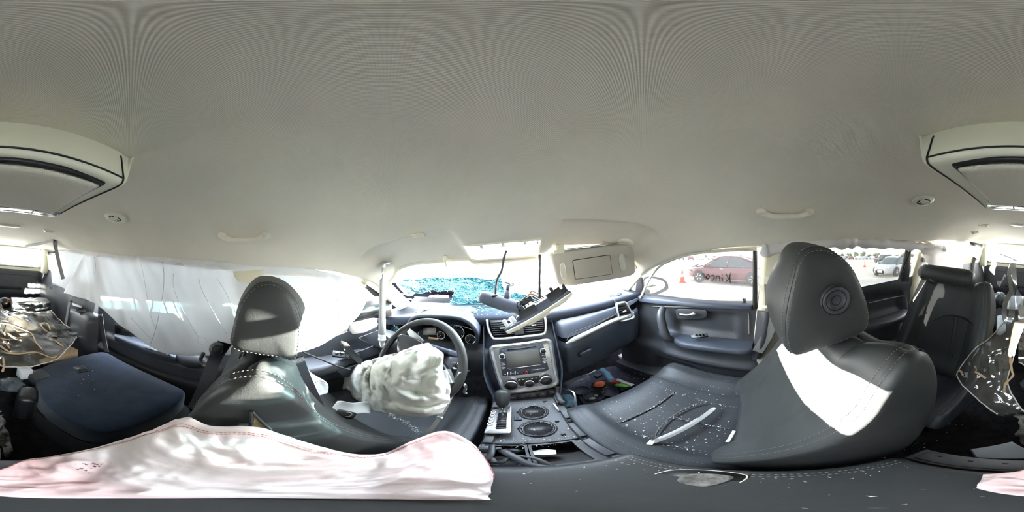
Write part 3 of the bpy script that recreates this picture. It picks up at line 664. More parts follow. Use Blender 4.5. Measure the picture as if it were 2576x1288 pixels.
# glove box
def gface(a, b):
    x = lerp(.165, .70, a); yf = yface(x) - .012; zt = lerp(.694, .728, smooth(.15, .70, x))
    pts = [V(x, yf + .012, zt), V(x, yf, zt - .03), V(x, yf + .006, .60), V(x, yf + .02, .52), V(x, yf + .06, .475), V(x, yf + .20, .45)]
    return cr(pts, 25)[int(round(b * 24))] + V(0, .05 * smooth(.9, 1, a) + .05 * (1 - smooth(0, .08, a)) ** 2, 0)
gb = mk('glove_box', *grid(gface, 44, 25), M['dash_plastic'], dash)
hq = [PP(1454, 888, (.2, .61, .6), (0, 1, 0)), PP(1487, 874, (.2, .61, .6), (0, 1, 0)), PP(1488, 886, (.2, .61, .6), (0, 1, 0)), PP(1455, 898, (.2, .61, .6), (0, 1, 0))]
o_ = quad_round(hq, .25); n_ = len(o_); ctr = sum(o_, Vector()) / n_
g = G(); g.add(slab([lerp(ctr, p, 1.0) for p in o_], .006, (0, -1, 0))); g.to('handle_recess', M['black'], gb)
g = G(); g.add(slab([lerp(ctr, p, .82) + V(0, -.004, .004) for p in o_], .010, (0, -1, 0), .003)); g.to('handle', M['dash_plastic'], gb)
g = G(); g.add(tube(cr([P(1423, 870, y=.60), P(1418, 900, y=.60), P(1424, 935, y=.62)], 12), .002, 6)); g.to('seam', M['black'], gb)
# door-side vent
vo, vn = V(.60, .672, .77), V(-.12, -.96, .25)
vq = [PP(1546, 762, vo, vn), PP(1572, 757, vo, vn), PP(1598, 800, vo, vn), PP(1556, 812, vo, vn)]
out_ = quad_round(vq, .2, 6); ctr = sum(out_, Vector()) / len(out_)
sv = mk('side_vent', *frame_plate(out_, [lerp(ctr, p, .80) for p in out_], .012, vn, .004), M['silver'], dash, smooth_='auto')
g = G(); g.add(slab([lerp(ctr, p, .84) - vn * .004 for p in out_], .002, vn)); g.to('vent_cavity', M['black'], sv)
inn = [lerp(ctr, p, .78) for p in vq]
for k in range(6):
    t = (k + .6) / 6.4; a, b = lerp(inn[0], inn[3], t), lerp(inn[1], inn[2], t); g = G(); g.add(ribbon([a + vn * .004, b + vn * .004], .008, vn, .0014)); g.to('slat', M['plastic'], sv)
g = G(); g.add(box(ctr + vn * .012, (.022, .008, .008), None, .002)); g.to('slider', M['silver'], sv)
sg = mk('speaker_grille', *blob((.565, .80, .815), (.05, .03, .006), n=24), M['black'], dash)
for k in range(7):
    x = .525 + .013 * k; g = G(); g.add(box((x, .80, .821), (.003, .05, .003))); g.to('grille_bar', M['plastic'], sg)
# instrument hood, cluster with gauges
HOODL = cr([V(-.505, 0, .715), V(-.487, 0, .80), V(-.44, 0, .846), V(-.33, 0, .862), V(-.21, 0, .858), V(-.152, 0, .802), V(-.160, 0, .715)], 40)
def hood(a, b):
    p = HOODL[int(round(a * 39))]; return V(lerp(p.x, -.32, .04 * b), lerp(.618 + .03 * smooth(.80, .72, p.z), .78, b), lerp(p.z, .78, .03 * b))
vf = thicken(grid(hood, 40, 8), .014, 40, 8); mk('instrument_hood', *vf, M['dash_plastic'], dash)
cl = mk('instrument_cluster', *slab(rrect((-.315, .735, .76), (1, 0, 0), (0, -.2, 1), .35, .19, .07, 8), .02, (0, 1, 0), 0), M['gloss_black'], dash)
co, cn = V(-.3, .725, .76), V(0, -1, .2)
for px, py, r in ((1150, 836, .036), (1184, 853, .024), (1044, 838, .024), (1110, 843, .021)):
    p = PP(px, py, co, cn); gg = mk('gauge', *lathe([(r, 0), (r, .003), (r * .3, .004), (0, .004)], p, cn, 28), M['black'], cl)
    g = G(); g.add(ring(p + cn * .004, cn, r, .0022)); g.to('gauge_ring', M['chrome'], gg)
    for k in range(9):
        a = math.radians(210 - 240 * k / 8); ex, ez = V(1, 0, 0), V(0, .2, 1); d = ex * math.cos(a) + ez * math.sin(a); g = G(); g.add(tube([p + d * r * .72 + cn * .005, p + d * r * .88 + cn * .005], .0007, 4)); g.to('tick', M['white'], gg)
    d = V(-.6, -.1, -.7); g = G(); g.add(tube([p + cn * .006, p + d * r * .7 + cn * .006], [.0016, .0006], 5)); g.to('needle', M['white'], gg)
g = G(); g.add(slab([PP(*c, co, cn) + cn * .003 for c in ((1065, 824), (1098, 824), (1098, 842), (1066, 842))], .002, cn)); g.to('display', M['lamp_lens'], cl)
g = G(); g.add(tube(cr([PP(*c, co, cn) + cn * .006 for c in ((1108, 814), (1140, 816), (1168, 821), (1194, 832), (1199, 849), (1189, 866), (1165, 870), (1140, 869))], 30), .003, 6)); g.to('chrome_edge', M['chrome'], cl)
# lower dash in front of the driver, torn knee panel
def lowd(a, b):
    x = lerp(-.74, -.125, a); pts = [V(x, .69, .69), V(x, .63, .66), V(x, .625, .58), V(x, .66, .50), V(x, .80, .46)]
    return cr(pts, 15)[int(round(b * 14))]
mk('lower_panel', *grid(lowd, 30, 15), M['plastic'], dash)
# side faces of the centre console that run up into the dash
for s, xs in ((-1, -.135), (1, .150)):
    def sidef(a, b, s=s, xs=xs):
        z = lerp(.30, .80, b); yf = interp([.30, .45, .55, .70, .80], [.50, .52, .56, .60, .66], z); return V(xs + s * .02 * a - s * .038 * (1 - smooth(.42, .60, z)), yf + a * .45, z)
    mk('stack_side', *grid(sidef, 12, 20), M['dash_plastic'], dash)
def stackf(a, b):
    z = lerp(.40, .815, b); yf = interp([.40, .45, .55, .70, .74, .83], [.565, .575, .60, .652, .70, .73], z); x = lerp(-.137, .17, a); e = 1 - (abs(a - .5) * 2) ** 6
    hw = lerp(.80, 1, smooth(.42, .60, z)); return V(.016 + (x - .016) * hw, yf + .004 + .02 * (1 - e), z)
mk('stack_face', *grid(stackf, 24, 24), M['dash_plastic'], dash)
# dash surround of the middle vents
# ---------------------------------------------------------------- centre stack: vents, radio, climate
st = thing('center_stack', (.016, .60, .47), 'silver framed radio and climate stack in the middle of the dashboard', 'car radio')
so = V(.02, .565, .485); sn = V(0, -.93, .36).normalized()
S = lambda px, py, h=0.: PP(px, py, so, sn) + sn * h
qo = [S(1227, 868), S(1388, 848), S(1408, 968), S(1265, 990)]
qi = [S(1252, 876), S(1370, 860), S(1392, 966), S(1270, 981)]
qi2 = [S(1256, 876), S(1365, 861), S(1380, 930), S(1264, 945)]
oo, oi = quad_round(qo, .14, 7), quad_round([S(1239, 874), S(1379, 856), S(1397, 962), S(1272, 981)], .12, 7)
mk('bezel_frame', *frame_plate(oo, oi, .010, sn, .006), M['silver'], st, smooth_='auto')
mk('bezel_plate', *slab(oi, .006, sn, .002), M['silver'], st, smooth_='auto')
rad = mk('radio', *slab(quad_round(qi2, .08, 5), .014, sn, .003), M['dash_plastic'], st, smooth_='auto')
g = G(); g.add(slab([S(1272, 884.5, .014), S(1353, 875, .014), S(1361.6, 912.5, .014), S(1275.7, 923, .014)], .002, sn, .0005)); g.to('display', M['screen'], rad)
g = G(); g.add(tube([S(1275.7, 924.5, .0155), S(1362, 914, .0155)], .0012, 5)); g.to('display_edge', M['silver'], rad)
g = G(); g.add(slab([S(1275.5, 877, .014), S(1347.7, 868, .014), S(1348.2, 870.5, .014), S(1276, 880, .014)], .001, sn)); g.to('disc_slot', M['black'], rad)
for px, py in ((1264.5, 893.6), (1364.5, 880.6)):
    k_ = mk('radio_knob', *lathe([(.0115, 0), (.0115, .008), (.009, .013), (0, .0135)], S(px, py, .013), sn, 24), M['black'], rad)
    g = G(); g.add(ring(S(px, py, .021), sn, .0108, .0018, 24, 6)); g.to('knob_ring', M['chrome'], k_)
for k in range(6):
    for x0, x1, y0, y1 in ((1261, 1272.5, 910 + 3.2 * k, 908.6 + 3.2 * k), (1362 + k * .4, 1373 + k * .4, 893 + 3.6 * k, 891.6 + 3.6 * k)):
        w = (.0, .25)[k % 2]; a, b = S(x0, y0, .0145), S(x1, y1, .0145); g = G(); g.add(tube([lerp(a, b, w), lerp(a, b, 1 - w)], .0008, 4)); g.to('button_print', M['white'], rad)
g = G(); g.add(tube([S(1265.5, 881, .0145), S(1263.8, 879, .0145), S(1267, 878.8, .0145), S(1265.5, 881, .0145)], .0005, 4)); g.to('button_print', M['white'], rad)
g = G(); g.add(slab(quad_round([S(1316, 929, .014), S(1332, 927, .014), S(1334, 936, .014), S(1315, 938, .014)], .2), .003, sn, .001)); hz = g.to('hazard_button', M['black'], rad)
t3 = [S(1323.5, 930, .0175), S(1328, 936, .0175), S(1319.5, 937, .0175)]; g = G(); g.add(tube(t3, .0009, 5, closed=True)); g.to('hazard_triangle', M['red'], hz)
for px in (1277.5, 1285.5, 1296):   # tall bright bars between the small buttons
    py = 938 - (px - 1277) * .12; g = G(); g.add(slab([S(px - 1, py - 4, .014), S(px + 1, py - 4.3, .014), S(px + 1.2, py + 4, .014), S(px - .8, py + 4.2, .014)], .002, sn)); g.to('button_print', M['white'], rad)
for px in (1271.5, 1281.5, 1291, 1302):
    py = 938.5 - (px - 1277) * .12; g = G(); g.add(tube([S(px - 2, py + .3, .0145), S(px + 2, py, .0145)], .0007, 4)); g.to('button_print', M['white'], rad)
def flat_text(name, s, at, ex, ey, size, m, parent):
    """printed lettering lying in the plane (ex, ey)"""
    cu = bpy.data.curves.new(name, 'FONT'); cu.body = s; cu.size = 1; cu.extrude = .01; cu.align_x = 'CENTER'; cu.align_y = 'CENTER'
    to = bpy.data.objects.new('t', cu); COL.objects.link(to); dg = bpy.context.evaluated_depsgraph_get(); dg.update()
    me = bpy.data.meshes.new_from_object(to.evaluated_get(dg)); COL.objects.unlink(to); bpy.data.objects.remove(to)
    ex, ey = Vector(ex).normalized(), Vector(ey).normalized(); n = ex.cross(ey)
    vs_ = [Vector(at) + ex * v.co.x * size + ey * v.co.y * size + n * v.co.z * size for v in me.vertices]
    return mk(name, vs_, [tuple(f.vertices) for f in me.polygons], m, parent, smooth_=False)
exs = (S(1375, 925) - S(1345, 929)).normalized(); eys = sn.cross(exs)
flat_text('lettering', 'PASSENGER AIR BAG', S(1352.5, 926.5, .0148), exs, eys, .0052, M['white'], rad)
for px, py in ((1355.5, 917.5), (1283, 927.5)):
    g = G(); g.add(tube([S(px - 3.5, py + .45, .0148), S(px + 3.5, py - .45, .0148)], .0009, 4)); g.to('button_print', M['white'], rad)
cp = mk('climate_panel', *slab(quad_round([S(1299.5, 951, .006), S(1355, 944, .006), S(1354, 962, .006), S(1308, 969.5, .006)], .06), .004, sn, .001), M['black'], st)
for px, py, r in ((1286.6, 965.6, .0225), (1372, 953.7, .0225), (1331.3, 961.4, .0165)):
    kn = mk('climate_knob', *lathe([(r * 1.08, 0), (r * 1.08, .006), (r * .95, .018), (r * .8, .021), (0, .021)], S(px, py, .006), sn, 32), M['black'], st)
    g = G(); g.add(ring(S(px, py, .021), sn, r * .96, .0026, 32, 8)); g.to('knob_ring', M['chrome'], kn)
for k in range(10):
    px = 1306 + (k % 5) * 10.5; py = (954 if k < 5 else 973.5) - (px - 1306) * .12
    g = G(); g.add(tube([S(px - 2.3, py + .3, .0108 if k < 5 else .0068), S(px + 2.3, py - .2, .0108 if k < 5 else .0068)], .0010, 4)); g.to('button_print', M['white'] if k < 5 else M['black'], cp)
# middle vents over the radio
vo, vn = V(.02, .676, .78), V(0, -.97, .22)
T = lambda px, py, h=0.: PP(px, py, vo, vn) + vn * h
vt = mk('vent_box', *slab([T(1232, 806), T(1366, 794), T(1371, 834), T(1242, 848)], .004, vn), M['black'], st)
tp = cr([T(1226, 803, .008), T(1229, 825, .008), T(1238, 846, .008), T(1250, 851, .008), T(1310, 846, .008), T(1362, 840, .008), T(1371, 833, .008), T(1372, 812, .008), T(1369, 792, .008)], 60)
g = G(); g.add(tube(tp, .0055, 10)); g.to('vent_frame', M['silver'], vt)
g = G(); g.add(slab([T(1291, 806, .002), T(1314, 803, .002), T(1318, 838, .002), T(1295, 842, .002)], .014, vn, .003)); cb = g.to('vent_divider', M['plastic'], vt)
for px, n in ((1302, 2),):
    g = G(); g.add(tube([T(1303, 822, .018), T(1303.5, 828, .018)], .001, 4)); g.add(tube([T(1307, 821.5, .018), T(1307.5, 827.5, .018)], .001, 4)); g.add(tube([T(1303, 825, .018), T(1307, 824.5, .018)], .001, 4)); g.to('vent_symbol', M['white'], cb)
for q in ((1235, 1289, 807, 845, 1243, 1293), (1317, 1364, 800, 837, 1320, 1368)):
    for k in range(7):
        t = (k + .7) / 7.3; y0 = lerp(q[2], q[3], t); xa = lerp(q[0], q[4], t); xb = lerp(q[1], q[5], t)
        g = G(); g.add(ribbon([T(xa, y0, .007), T(xb, y0 - (xb - xa) * .085, .007)], .011, vn + V(0, 0, .25), .0012)); g.to('slat', M['plastic'], vt)
    g = G(); g.add(box(T((q[0] + q[1]) / 2 + 2, (q[2] + q[3]) / 2 - 2, .014), (.020, .008, .005), None, .002)); g.to('slider', M['silver'], vt)
# switch row under the radio, power socket with the white charger
sw = mk('switch_row', *slab(quad_round([S(1276, 991, -.008), S(1398, 976, -.008), S(1400, 992, -.008), S(1280, 1008, -.008)], .05), .010, sn, .002), M['black'], st)
for k in range(5):
    px = 1290 + 25 * k; py = 999 - 3 * k; g = G(); g.add(slab(quad_round([S(px - 9, py - 5, .002), S(px + 9, py - 7, .002), S(px + 9.5, py + 4, .002), S(px - 8.5, py + 6, .002)], .1), .003, sn, .001)); s_ = g.to('switch', M['plastic'], sw)
    g = G(); g.add(tube([S(px - 3, py, .0055), S(px + 3, py - .8, .0055)], .0009, 4)); g.to('switch_symbol', M['white'], s_)

# ---------------------------------------------------------------- centre console
con = thing('center_console', (.01, .15, .04), 'long dark centre console, its trim torn off around two cup holders', 'console')
CYS = [-.22, -.15, .17, .185, .30, .47, .57, .66]
CZS = [.44, .462, .462, .425, .424, .432, .444, .452]
def ctop(y): return interp(CYS, CZS, y)
def chw(y): return interp([-.3, .1, .25, .40, .57, .66], [.112, .112, .108, .112, .118, .118], y)
HOLES = [(P(1342, 1035, z=.432), .036), (P(1353, 1076, z=.43), .037)]
BINS = [(-.098, -.022, .196, .292), (-.012, .068, .196, .292)]
def conrow(y):
    h = chw(y); z = ctop(y); cx = .004; out = []
    for x, zz in ((-h - .012, .06), (-h - .006, .30), (-h, z - .01), (-h + .006, z + .004), (-h + .022, z + .004), (-h + .028, z - .004)): out.append(V(cx + x, y, zz))
    for k in range(1, 64): out.append(V(cx + lerp(-h + .028, h - .028, k / 64), y, z - .004))
    for x, zz in ((h - .028, z - .004), (h - .022, z + .004), (h - .006, z + .004), (h, z - .01), (h + .006, .30), (h + .012, .06)): out.append(V(cx + x, y, zz))
    return out
yy = [-.21 + .0162 * i for i in range(25)] + [.18 + .0042 * i for i in range(116)]
rows = [conrow(y) for y in yy]; g = G(); w_ = len(rows[0]); g.v = [p for r in rows for p in r]
for i in range(len(rows) - 1):
    for j in range(w_ - 1):
        c = (rows[i][j] + rows[i + 1][j + 1]) / 2
        if 4 < j < w_ - 6 and (any((c.x - h.x) ** 2 + (c.y - h.y) ** 2 < (r - .002) ** 2 for h, r in HOLES) or any(a < c.x < b and y0 < c.y < y1 for a, b, y0, y1 in BINS)): continue
        g.f.append((i * w_ + j, i * w_ + j + 1, i * w_ + w_ + j + 1, i * w_ + w_ + j))
g.to('console_body', M['plastic'], con, smooth_='auto')
for h, r in HOLES:
    z = ctop(h.y) - .004; ch = mk('cup_holder', *lathe([(0, -.075), (r * .86, -.075), (r * .9, -.07), (r, 0), (r + .004, .004), (r + .008, .003), (r + .009, -.004)], (h.x, h.y, z), (0, 0, 1), 40), M['black'], con)
    g = G()
    for k in range(5): g.add(slab([V(h.x + R.uniform(-.02, .02), h.y + R.uniform(-.02, .02), z - .07 + .003 * k) + V(a, b, 0) for a, b in ((-.018, -.008), (.016, -.012), (.012, .010), (-.014, .012))], .002, (R.uniform(-.3, .3), R.uniform(-.3, .3), 1)))
    g.to('litter', M['paper'] if r > .0365 else M['clear'], ch, smooth_=False, kind='stuff')
for a, b, y0, y1 in BINS:
    z = ctop(.25) - .004; g = G(); dp = .07
    for c, s in (((a - .002, (y0 + y1) / 2, z - dp / 2), (.004, y1 - y0, dp)), ((b + .002, (y0 + y1) / 2, z - dp / 2), (.004, y1 - y0, dp)), (((a + b) / 2, y0 - .002, z - dp / 2), (b - a, .004, dp)), (((a + b) / 2, y1 + .002, z - dp / 2), (b - a, .004, dp)), (((a + b) / 2, (y0 + y1) / 2, z - dp), (b - a + .008, y1 - y0 + .008, .004))): g.add(box(c, s))
    bn = g.to('storage_bin', M['black'], con, smooth_=False)
    g = G(); g.add(frame_plate(rrect(((a + b) / 2, (y0 + y1) / 2, z), (1, 0, 0), (0, 1, 0), b - a + .012, y1 - y0 + .012, .006, 4), rrect(((a + b) / 2, (y0 + y1) / 2, z), (1, 0, 0), (0, 1, 0), b - a - .002, y1 - y0 - .002, .004, 4), .004, (0, 0, 1))); g.to('bin_rim', M['plastic'], bn, smooth_='auto')
g = G(); g.add(ring((-.06, .228, .37), (0, 0, 1), .026, .003)); g.add(lathe([(.024, 0), (.022, .004), (0, .004)], (-.06, .228, .364), (0, 0, 1), 24)); g.to('round_lid', M['plastic'], con)
g = G(); g.add(blob((-.045, .272, .40), (.022, .018, .02), n=16)); g.to('round_cap', M['black'], con)
# broken clip rails on both sides, slots in them
for s in (-1, 1):
    for y0, y1 in ((.20, .285), (.30, .375), (.40, .475), (.49, .55)):
        ym = (y0 + y1) / 2; g = G(); g.add(box((.004 + s * (chw(ym) - .016), ym, ctop(ym) + .008), (.020, y1 - y0, .008), (0, 0, 0), .002)); g.to('clip_rail', M['plastic'], con, smooth_='auto')
    for ym in (.29, .385, .482):
        g = G(); g.add(box((.004 + s * (chw(ym) - .017), ym, ctop(ym) + .004), (.012, .012, .004))); g.to('clip_slot', M['black'], con)
g = G(); g.add(box((0, .302, ctop(.30) + .001), (.17, .010, .006), None, .002)); g.add(box((-.055, .302, ctop(.3) + .005), (.09, .004, .003))); g.to('cross_rib', M['black'], con, smooth_='auto')
g = G(); g.add(box((-.030, .435, ctop(.43)), (.020, .020, .006), None, .001)); g.add(box((-.030, .437, ctop(.43) + .003), (.008, .01, .002))); g.to('small_socket', M['dash_plastic'], con)
for x, y in ((.062, .33), (.06, .52), (-.028, .38), (-.028, .47), (.068, .40)):
    g = G(); g.add(box((x, y, ctop(y) - .002), (.010, .007, .004))); g.to('clip_slot', M['black'], con)
# split, curled strips of the broken trim over the bins
for pts, w, t in (([P(1190, 1128, z=.445), P(1235, 1130, z=.452), P(1262, 1128, z=.45)], .012, .002), ([P(1225, 1150, z=.45), P(1250, 1165, z=.45), P(1290, 1150, z=.455), P(1330, 1152, z=.45)], .012, .002),
                  ([P(1262, 1132, z=.455), P(1290, 1148, z=.46), P(1330, 1168, z=.455), P(1380, 1176, z=.45)], .016, .002), ([P(1238, 1118, z=.452), P(1236, 1140, z=.458), P(1222, 1158, z=.452)], .011, .002),
                  ([P(1285, 1145, z=.458), P(1345, 1153, z=.457), P(1395, 1174, z=.45)], .010, .0015), ([P(1262, 1120, z=.45), P(1310, 1120, z=.452), P(1328, 1108, z=.447)], .006, .0015), ([P(1215, 1160, z=.447), P(1232, 1152, z=.452), P(1248, 1172, z=.447)], .012, .002)):
    g = G(); g.add(ribbon(cr(pts, 12), w, (.5, .8, .15), t)); g.to('broken_trim_strip', M['plastic'], con)
g = G(); g.add(net([[P(1335, 1135, z=.40), P(1370, 1130, z=.40), P(1398, 1132, z=.405)], [P(1335, 1145, z=.40), P(1370, 1144, z=.402), P(1400, 1142, z=.40)]], 6, 8, lambda p, a, b: p + V(0, 0, .004 * noise.noise(p * 40)))); pr = tag(g.to('crumpled_receipt', M['paper']), 'crumpled white paper lying in the open right bin of the centre console', 'paper')
# padded armrest lid
def lid(a, b):
    th = 2 * PI * b; y = lerp(-.152, .178, a); c, s_ = math.cos(th), math.sin(th); k = (1 - abs(2 * a - 1) ** 12) ** .3 if 0 < a < 1 else 0.0
    hw = .116 * (.9 + .1 * k); h = .018 * k + .002
    return V(.004 + hw * math.copysign(abs(c) ** .35, c), y, .468 + h * math.copysign(abs(s_) ** .45, s_) + .002 * (1 - (c * c)))
al = mk('armrest_lid', *grid(lid, 40, 48, cv=True), M['leather'], con)
g = G()
for k in (0, 1): g.add(dashes([V(.096 + .008 * k, .165, .4885), V(.097 + .008 * k, .0, .4885), V(.096 + .008 * k, -.138, .4885)], .0010))
g.to('stitching', M['thread'], al, kind='stuff')
ov = [P(1612, 1212, z=.4885), P(1650, 1192, z=.4885), P(1700, 1182, z=.4885), P(1780, 1183, z=.4885), P(1850, 1190, z=.4885), P(1880, 1200, z=.4885), P(1830, 1225, z=.4885), P(1740, 1240, z=.4885), P(1650, 1232, z=.4885)]
g = G(); g.add(slab(cr(ov, 36, True), .001, (0, 0, 1))); lg = g.to('latch_recess', M['black'], al)
g = G(); g.add(tube(cr(ov, 40, True), .0013, 6, closed=True)); g.to('latch_rim', M['trim_light'], lg)
c = sum(ov, Vector()) / 9; g = G(); g.add(slab([lerp(c, p, .55) + V(.006, -.006, .001) for p in cr(ov, 24, True)], .002, (0, 0, 1), .001)); g.to('latch_pad', M['dirt'], lg)
g = G(); g.add(slab([V(-.10, -.156, .456), V(.108, -.156, .456), V(.11, -.212, .432), V(-.102, -.212, .432)], .012, (0, -.4, 1), .003))
rp_ = g.to('rear_panel', M['plastic'], con, smooth_='auto')
g = G(); g.add(tube([V(-.09, -.168, .4645), V(.10, -.168, .4645), V(.10, -.202, .449)], .0015, 5)); g.to('panel_seam', M['black'], rp_)
for k in range(4): g = G(); g.add(lathe([(.004, 0), (.004, .002), (0, .002)], V(-.06 + .045 * k, -.196, .450), (0, -.4, 1), 12)); g.to('screw_cap', M['black'], rp_)
# gear lever on its chrome plate
gl = mk('gear_plate', *slab(quad_round([P(1240, 1032, z=.448), P(1288, 1022, z=.45), P(1286, 1092, z=.444), P(1217, 1092, z=.444)], .08), .010, (0, -.1, 1), .003), M['steel'], con, smooth_='auto')
g = G(); g.add(slab([P(1254, 1040, z=.460), P(1276, 1038, z=.461), P(1273, 1078, z=.456), P(1247, 1079, z=.456)], .002, (0, -.1, 1))); gs = g.to('gear_slot', M['black'], gl)
for k in range(7):
    g = G(); g.add(box(lerp(P(1262, 1050, z=.462), P(1260, 1076, z=.459), k / 6), (.026, .003, .003))); g.to('slot_rib', M['plastic'], gl)
for k in range(5):
    px, py = 1241 - 2.4 * k, 1036 + 7.5 * k; g = G(); g.add(ring(P(px, py, z=.460), (0, -.1, 1), .006, .0012, 16, 6)); g.to('gear_mark', M['chrome'], gl)
b0 = P(1264, 1045, z=.455); kt = P(1264, 992, z=.53)
kb = V(b0.x, b0.y + .0, .455)
sh = mk('gear_lever', *tube([kb, lerp(kb, kt, .5), lerp(kb, kt, .8)], .008, 12), M['chrome'], con)
ax = (kt - kb).normalized()
kn = mk('gear_knob', *lathe([(.0, -.026), (.010, -.025), (.018, -.010), (.0235, .012), (.025, .030), (.0245, .046), (.020, .056), (.010, .060), (0, .0605)], lerp(kb, kt, .62), ax, 30), M['leather'], sh)
g = G(); x_, y_ = frame(ax)
for off in (-.010, .010):
    pts = []
    for t in range(11):
        h = -.005 + .06 * t / 10; r = interp([-.026, -.010, .012, .030, .046, .056], [.0, .018, .0235, .025, .0245, .020], h); pts.append(lerp(kb, kt, .62) + ax * h + V(off, -math.sqrt(max(0, r * r - off * off)) - .0006, 0))
    g.add(dashes(pts, .0009, .004, .002))
g.to('stitching', M['thread'], sh, kind='stuff')
# ---------------------------------------------------------------- steering wheel, column, key
wc = V(-.315, .462, .705); ph, yw = math.radians(38), math.radians(-14)
e1 = V(math.cos(yw), math.sin(yw), 0); e2 = V(-math.sin(yw) * math.sin(ph), math.cos(yw) * math.sin(ph), math.cos(ph)); en = e1.cross(e2)
en = en if en.y < 0 else -en
rot_ = math.radians(-34); f1 = e1 * math.cos(rot_) + e2 * math.sin(rot_); f2 = e2 * math.cos(rot_) - e1 * math.sin(rot_)
Wp = lambda u, v, h=0.: wc + f1 * u + f2 * v + en * h
sw_ = thing('steering_wheel', wc, 'black leather steering wheel turned a little, a deflated airbag hanging from its hub', 'steering wheel')
g = G(); g.add(tube([Wp(.174 * math.cos(2 * PI * k / 72), .174 * math.sin(2 * PI * k / 72), .03) for k in range(72)], .0140, 14, closed=True)); g.to('rim', M['leather'], sw_)
g = G(); g.add(dashes([Wp(.160 * math.cos(2 * PI * k / 90), .160 * math.sin(2 * PI * k / 90), .036) for k in range(91)], .0008, .005, .003)); g.to('stitching', M['thread'], sw_, kind='stuff')
hubo = [Wp(.085 * math.copysign(abs(math.cos(t)) ** .7, math.cos(t)), .07 * math.copysign(abs(math.sin(t)) ** .7, math.sin(t)) - .01, -.01) for t in [2 * PI * k / 40 for k in range(40)]]
mk('hub', *slab(hubo, .035, en, .012, 3), M['gloss_black'], sw_, smooth_='auto')
HP = lambda px, py, h=.03: PP(px, py, wc + en * h, en)
g = G(); g.add(slab(cr([HP(*q) for q in ((1012, 846), (1050, 853), (1085, 876), (1115, 906), (1136, 936), (1140, 955), (1110, 965), (1060, 940), (1010, 895))], 50, True), .022, en, .006, 3)); g.to('hub_pad', M['gloss_black'], sw_, smooth_='auto')
g = G(); g.add(slab([HP(*q, .036) for q in ((1106, 938), (1134, 929), (1141, 946), (1147, 962), (1126, 975), (1114, 958))], .022, en, .005, 3)); g.to('spoke_trim', M['silver'], sw_, smooth_='auto')
for s in (-1, 1):
    g = G(); g.add(slab([Wp(s * .07, .045, -.005), Wp(s * .13, .030, .012), Wp(s * .172, .026, .02), Wp(s * .172, -.026, .02), Wp(s * .12, -.045, .01), Wp(s * .07, -.05, -.005)], .02, en, .006)); sk = g.to('spoke', M['plastic'], sw_, smooth_='auto')
    g = G(); g.add(slab([Wp(s * .066, .066, .018), Wp(s * .12, .052, .026), Wp(s * .148, .042, .03), Wp(s * .142, .024, .03), Wp(s * .105, .026, .026), Wp(s * .086, -.04, .022), Wp(s * .066, -.05, .018)], .010, en, .003)); g.to('spoke_trim', M['silver'], sk, smooth_='auto')
    g = G(); g.add(slab([Wp(s * .095, .018, .02), Wp(s * .148, .016, .026), Wp(s * .15, -.034, .026), Wp(s * .10, -.038, .02)], .012, en, .004)); g.to('switch_pad', M['black'], sk, smooth_='auto')
    for k in range(2): g = G(); g.add(box(Wp(s * .125, .004 - .022 * k, .038), (.022, .012, .008), axes(en, f1), .003)); g.to('wheel_switch', M['chrome'] if k == 0 else M['plastic'], sk)
g = G(); g.add(slab([Wp(-.045, -.06, 0), Wp(-.04, -.172, .02), Wp(.04, -.172, .02), Wp(.045, -.06, 0)], .018, en, .005)); g.to('lower_spoke', M['silver'], sw_, smooth_='auto')
ca = -en; cs = wc + ca * .05
col_ = thing('steering_column', wc + ca * .15, 'grey steering column shroud between the wheel and the instrument cluster', 'steering column')
R3 = axes(en, e1)
g = G(); g.add(box(wc + ca * .15 + V(.01, 0, .02), (.125, .10, .19), R3, .02, 3)); g.to('shroud', M['plastic'], col_, smooth_='auto')
g = G(); g.add(box(wc + ca * .12 + V(.015, .01, .085), (.12, .025, .10), R3, .008, 3)); cv = g.to('upper_cover', M['dash_plastic'], col_, smooth_='auto')
lq = [P(1078, 848, y=.56), P(1103, 850, y=.56), P(1103, 856, y=.56), P(1078, 854, y=.56)]; g = G(); g.add(slab(lq, .001, (0, -1, 1))); g.to('warning_label', M['cardboard'], cv)
kp = P(1147, 922, y=.52); g = G(); g.add(lathe([(.018, -.05), (.018, 0), (.012, .004), (.012, -.003), (0, -.003)], kp, en, 24)); kl = g.to('ignition_lock', M['chrome'], col_)
g = G(); g.add(tube([kp, kp + V(.03, -.02, 0), kp + V(.05, -.01, -.01)], .005, 8)); g.to('stalk', M['black'], kl)
g = G(); g.add(tube(cr([P(1168, 966, y=.46), P(1172, 975, y=.46), P(1168, 985, y=.46), P(1174, 990, y=.46)], 12), .006, 8)); tag(g.to('key_ring', M['chrome']), 'small chrome key ring hanging low behind the steering wheel rim', 'key ring')
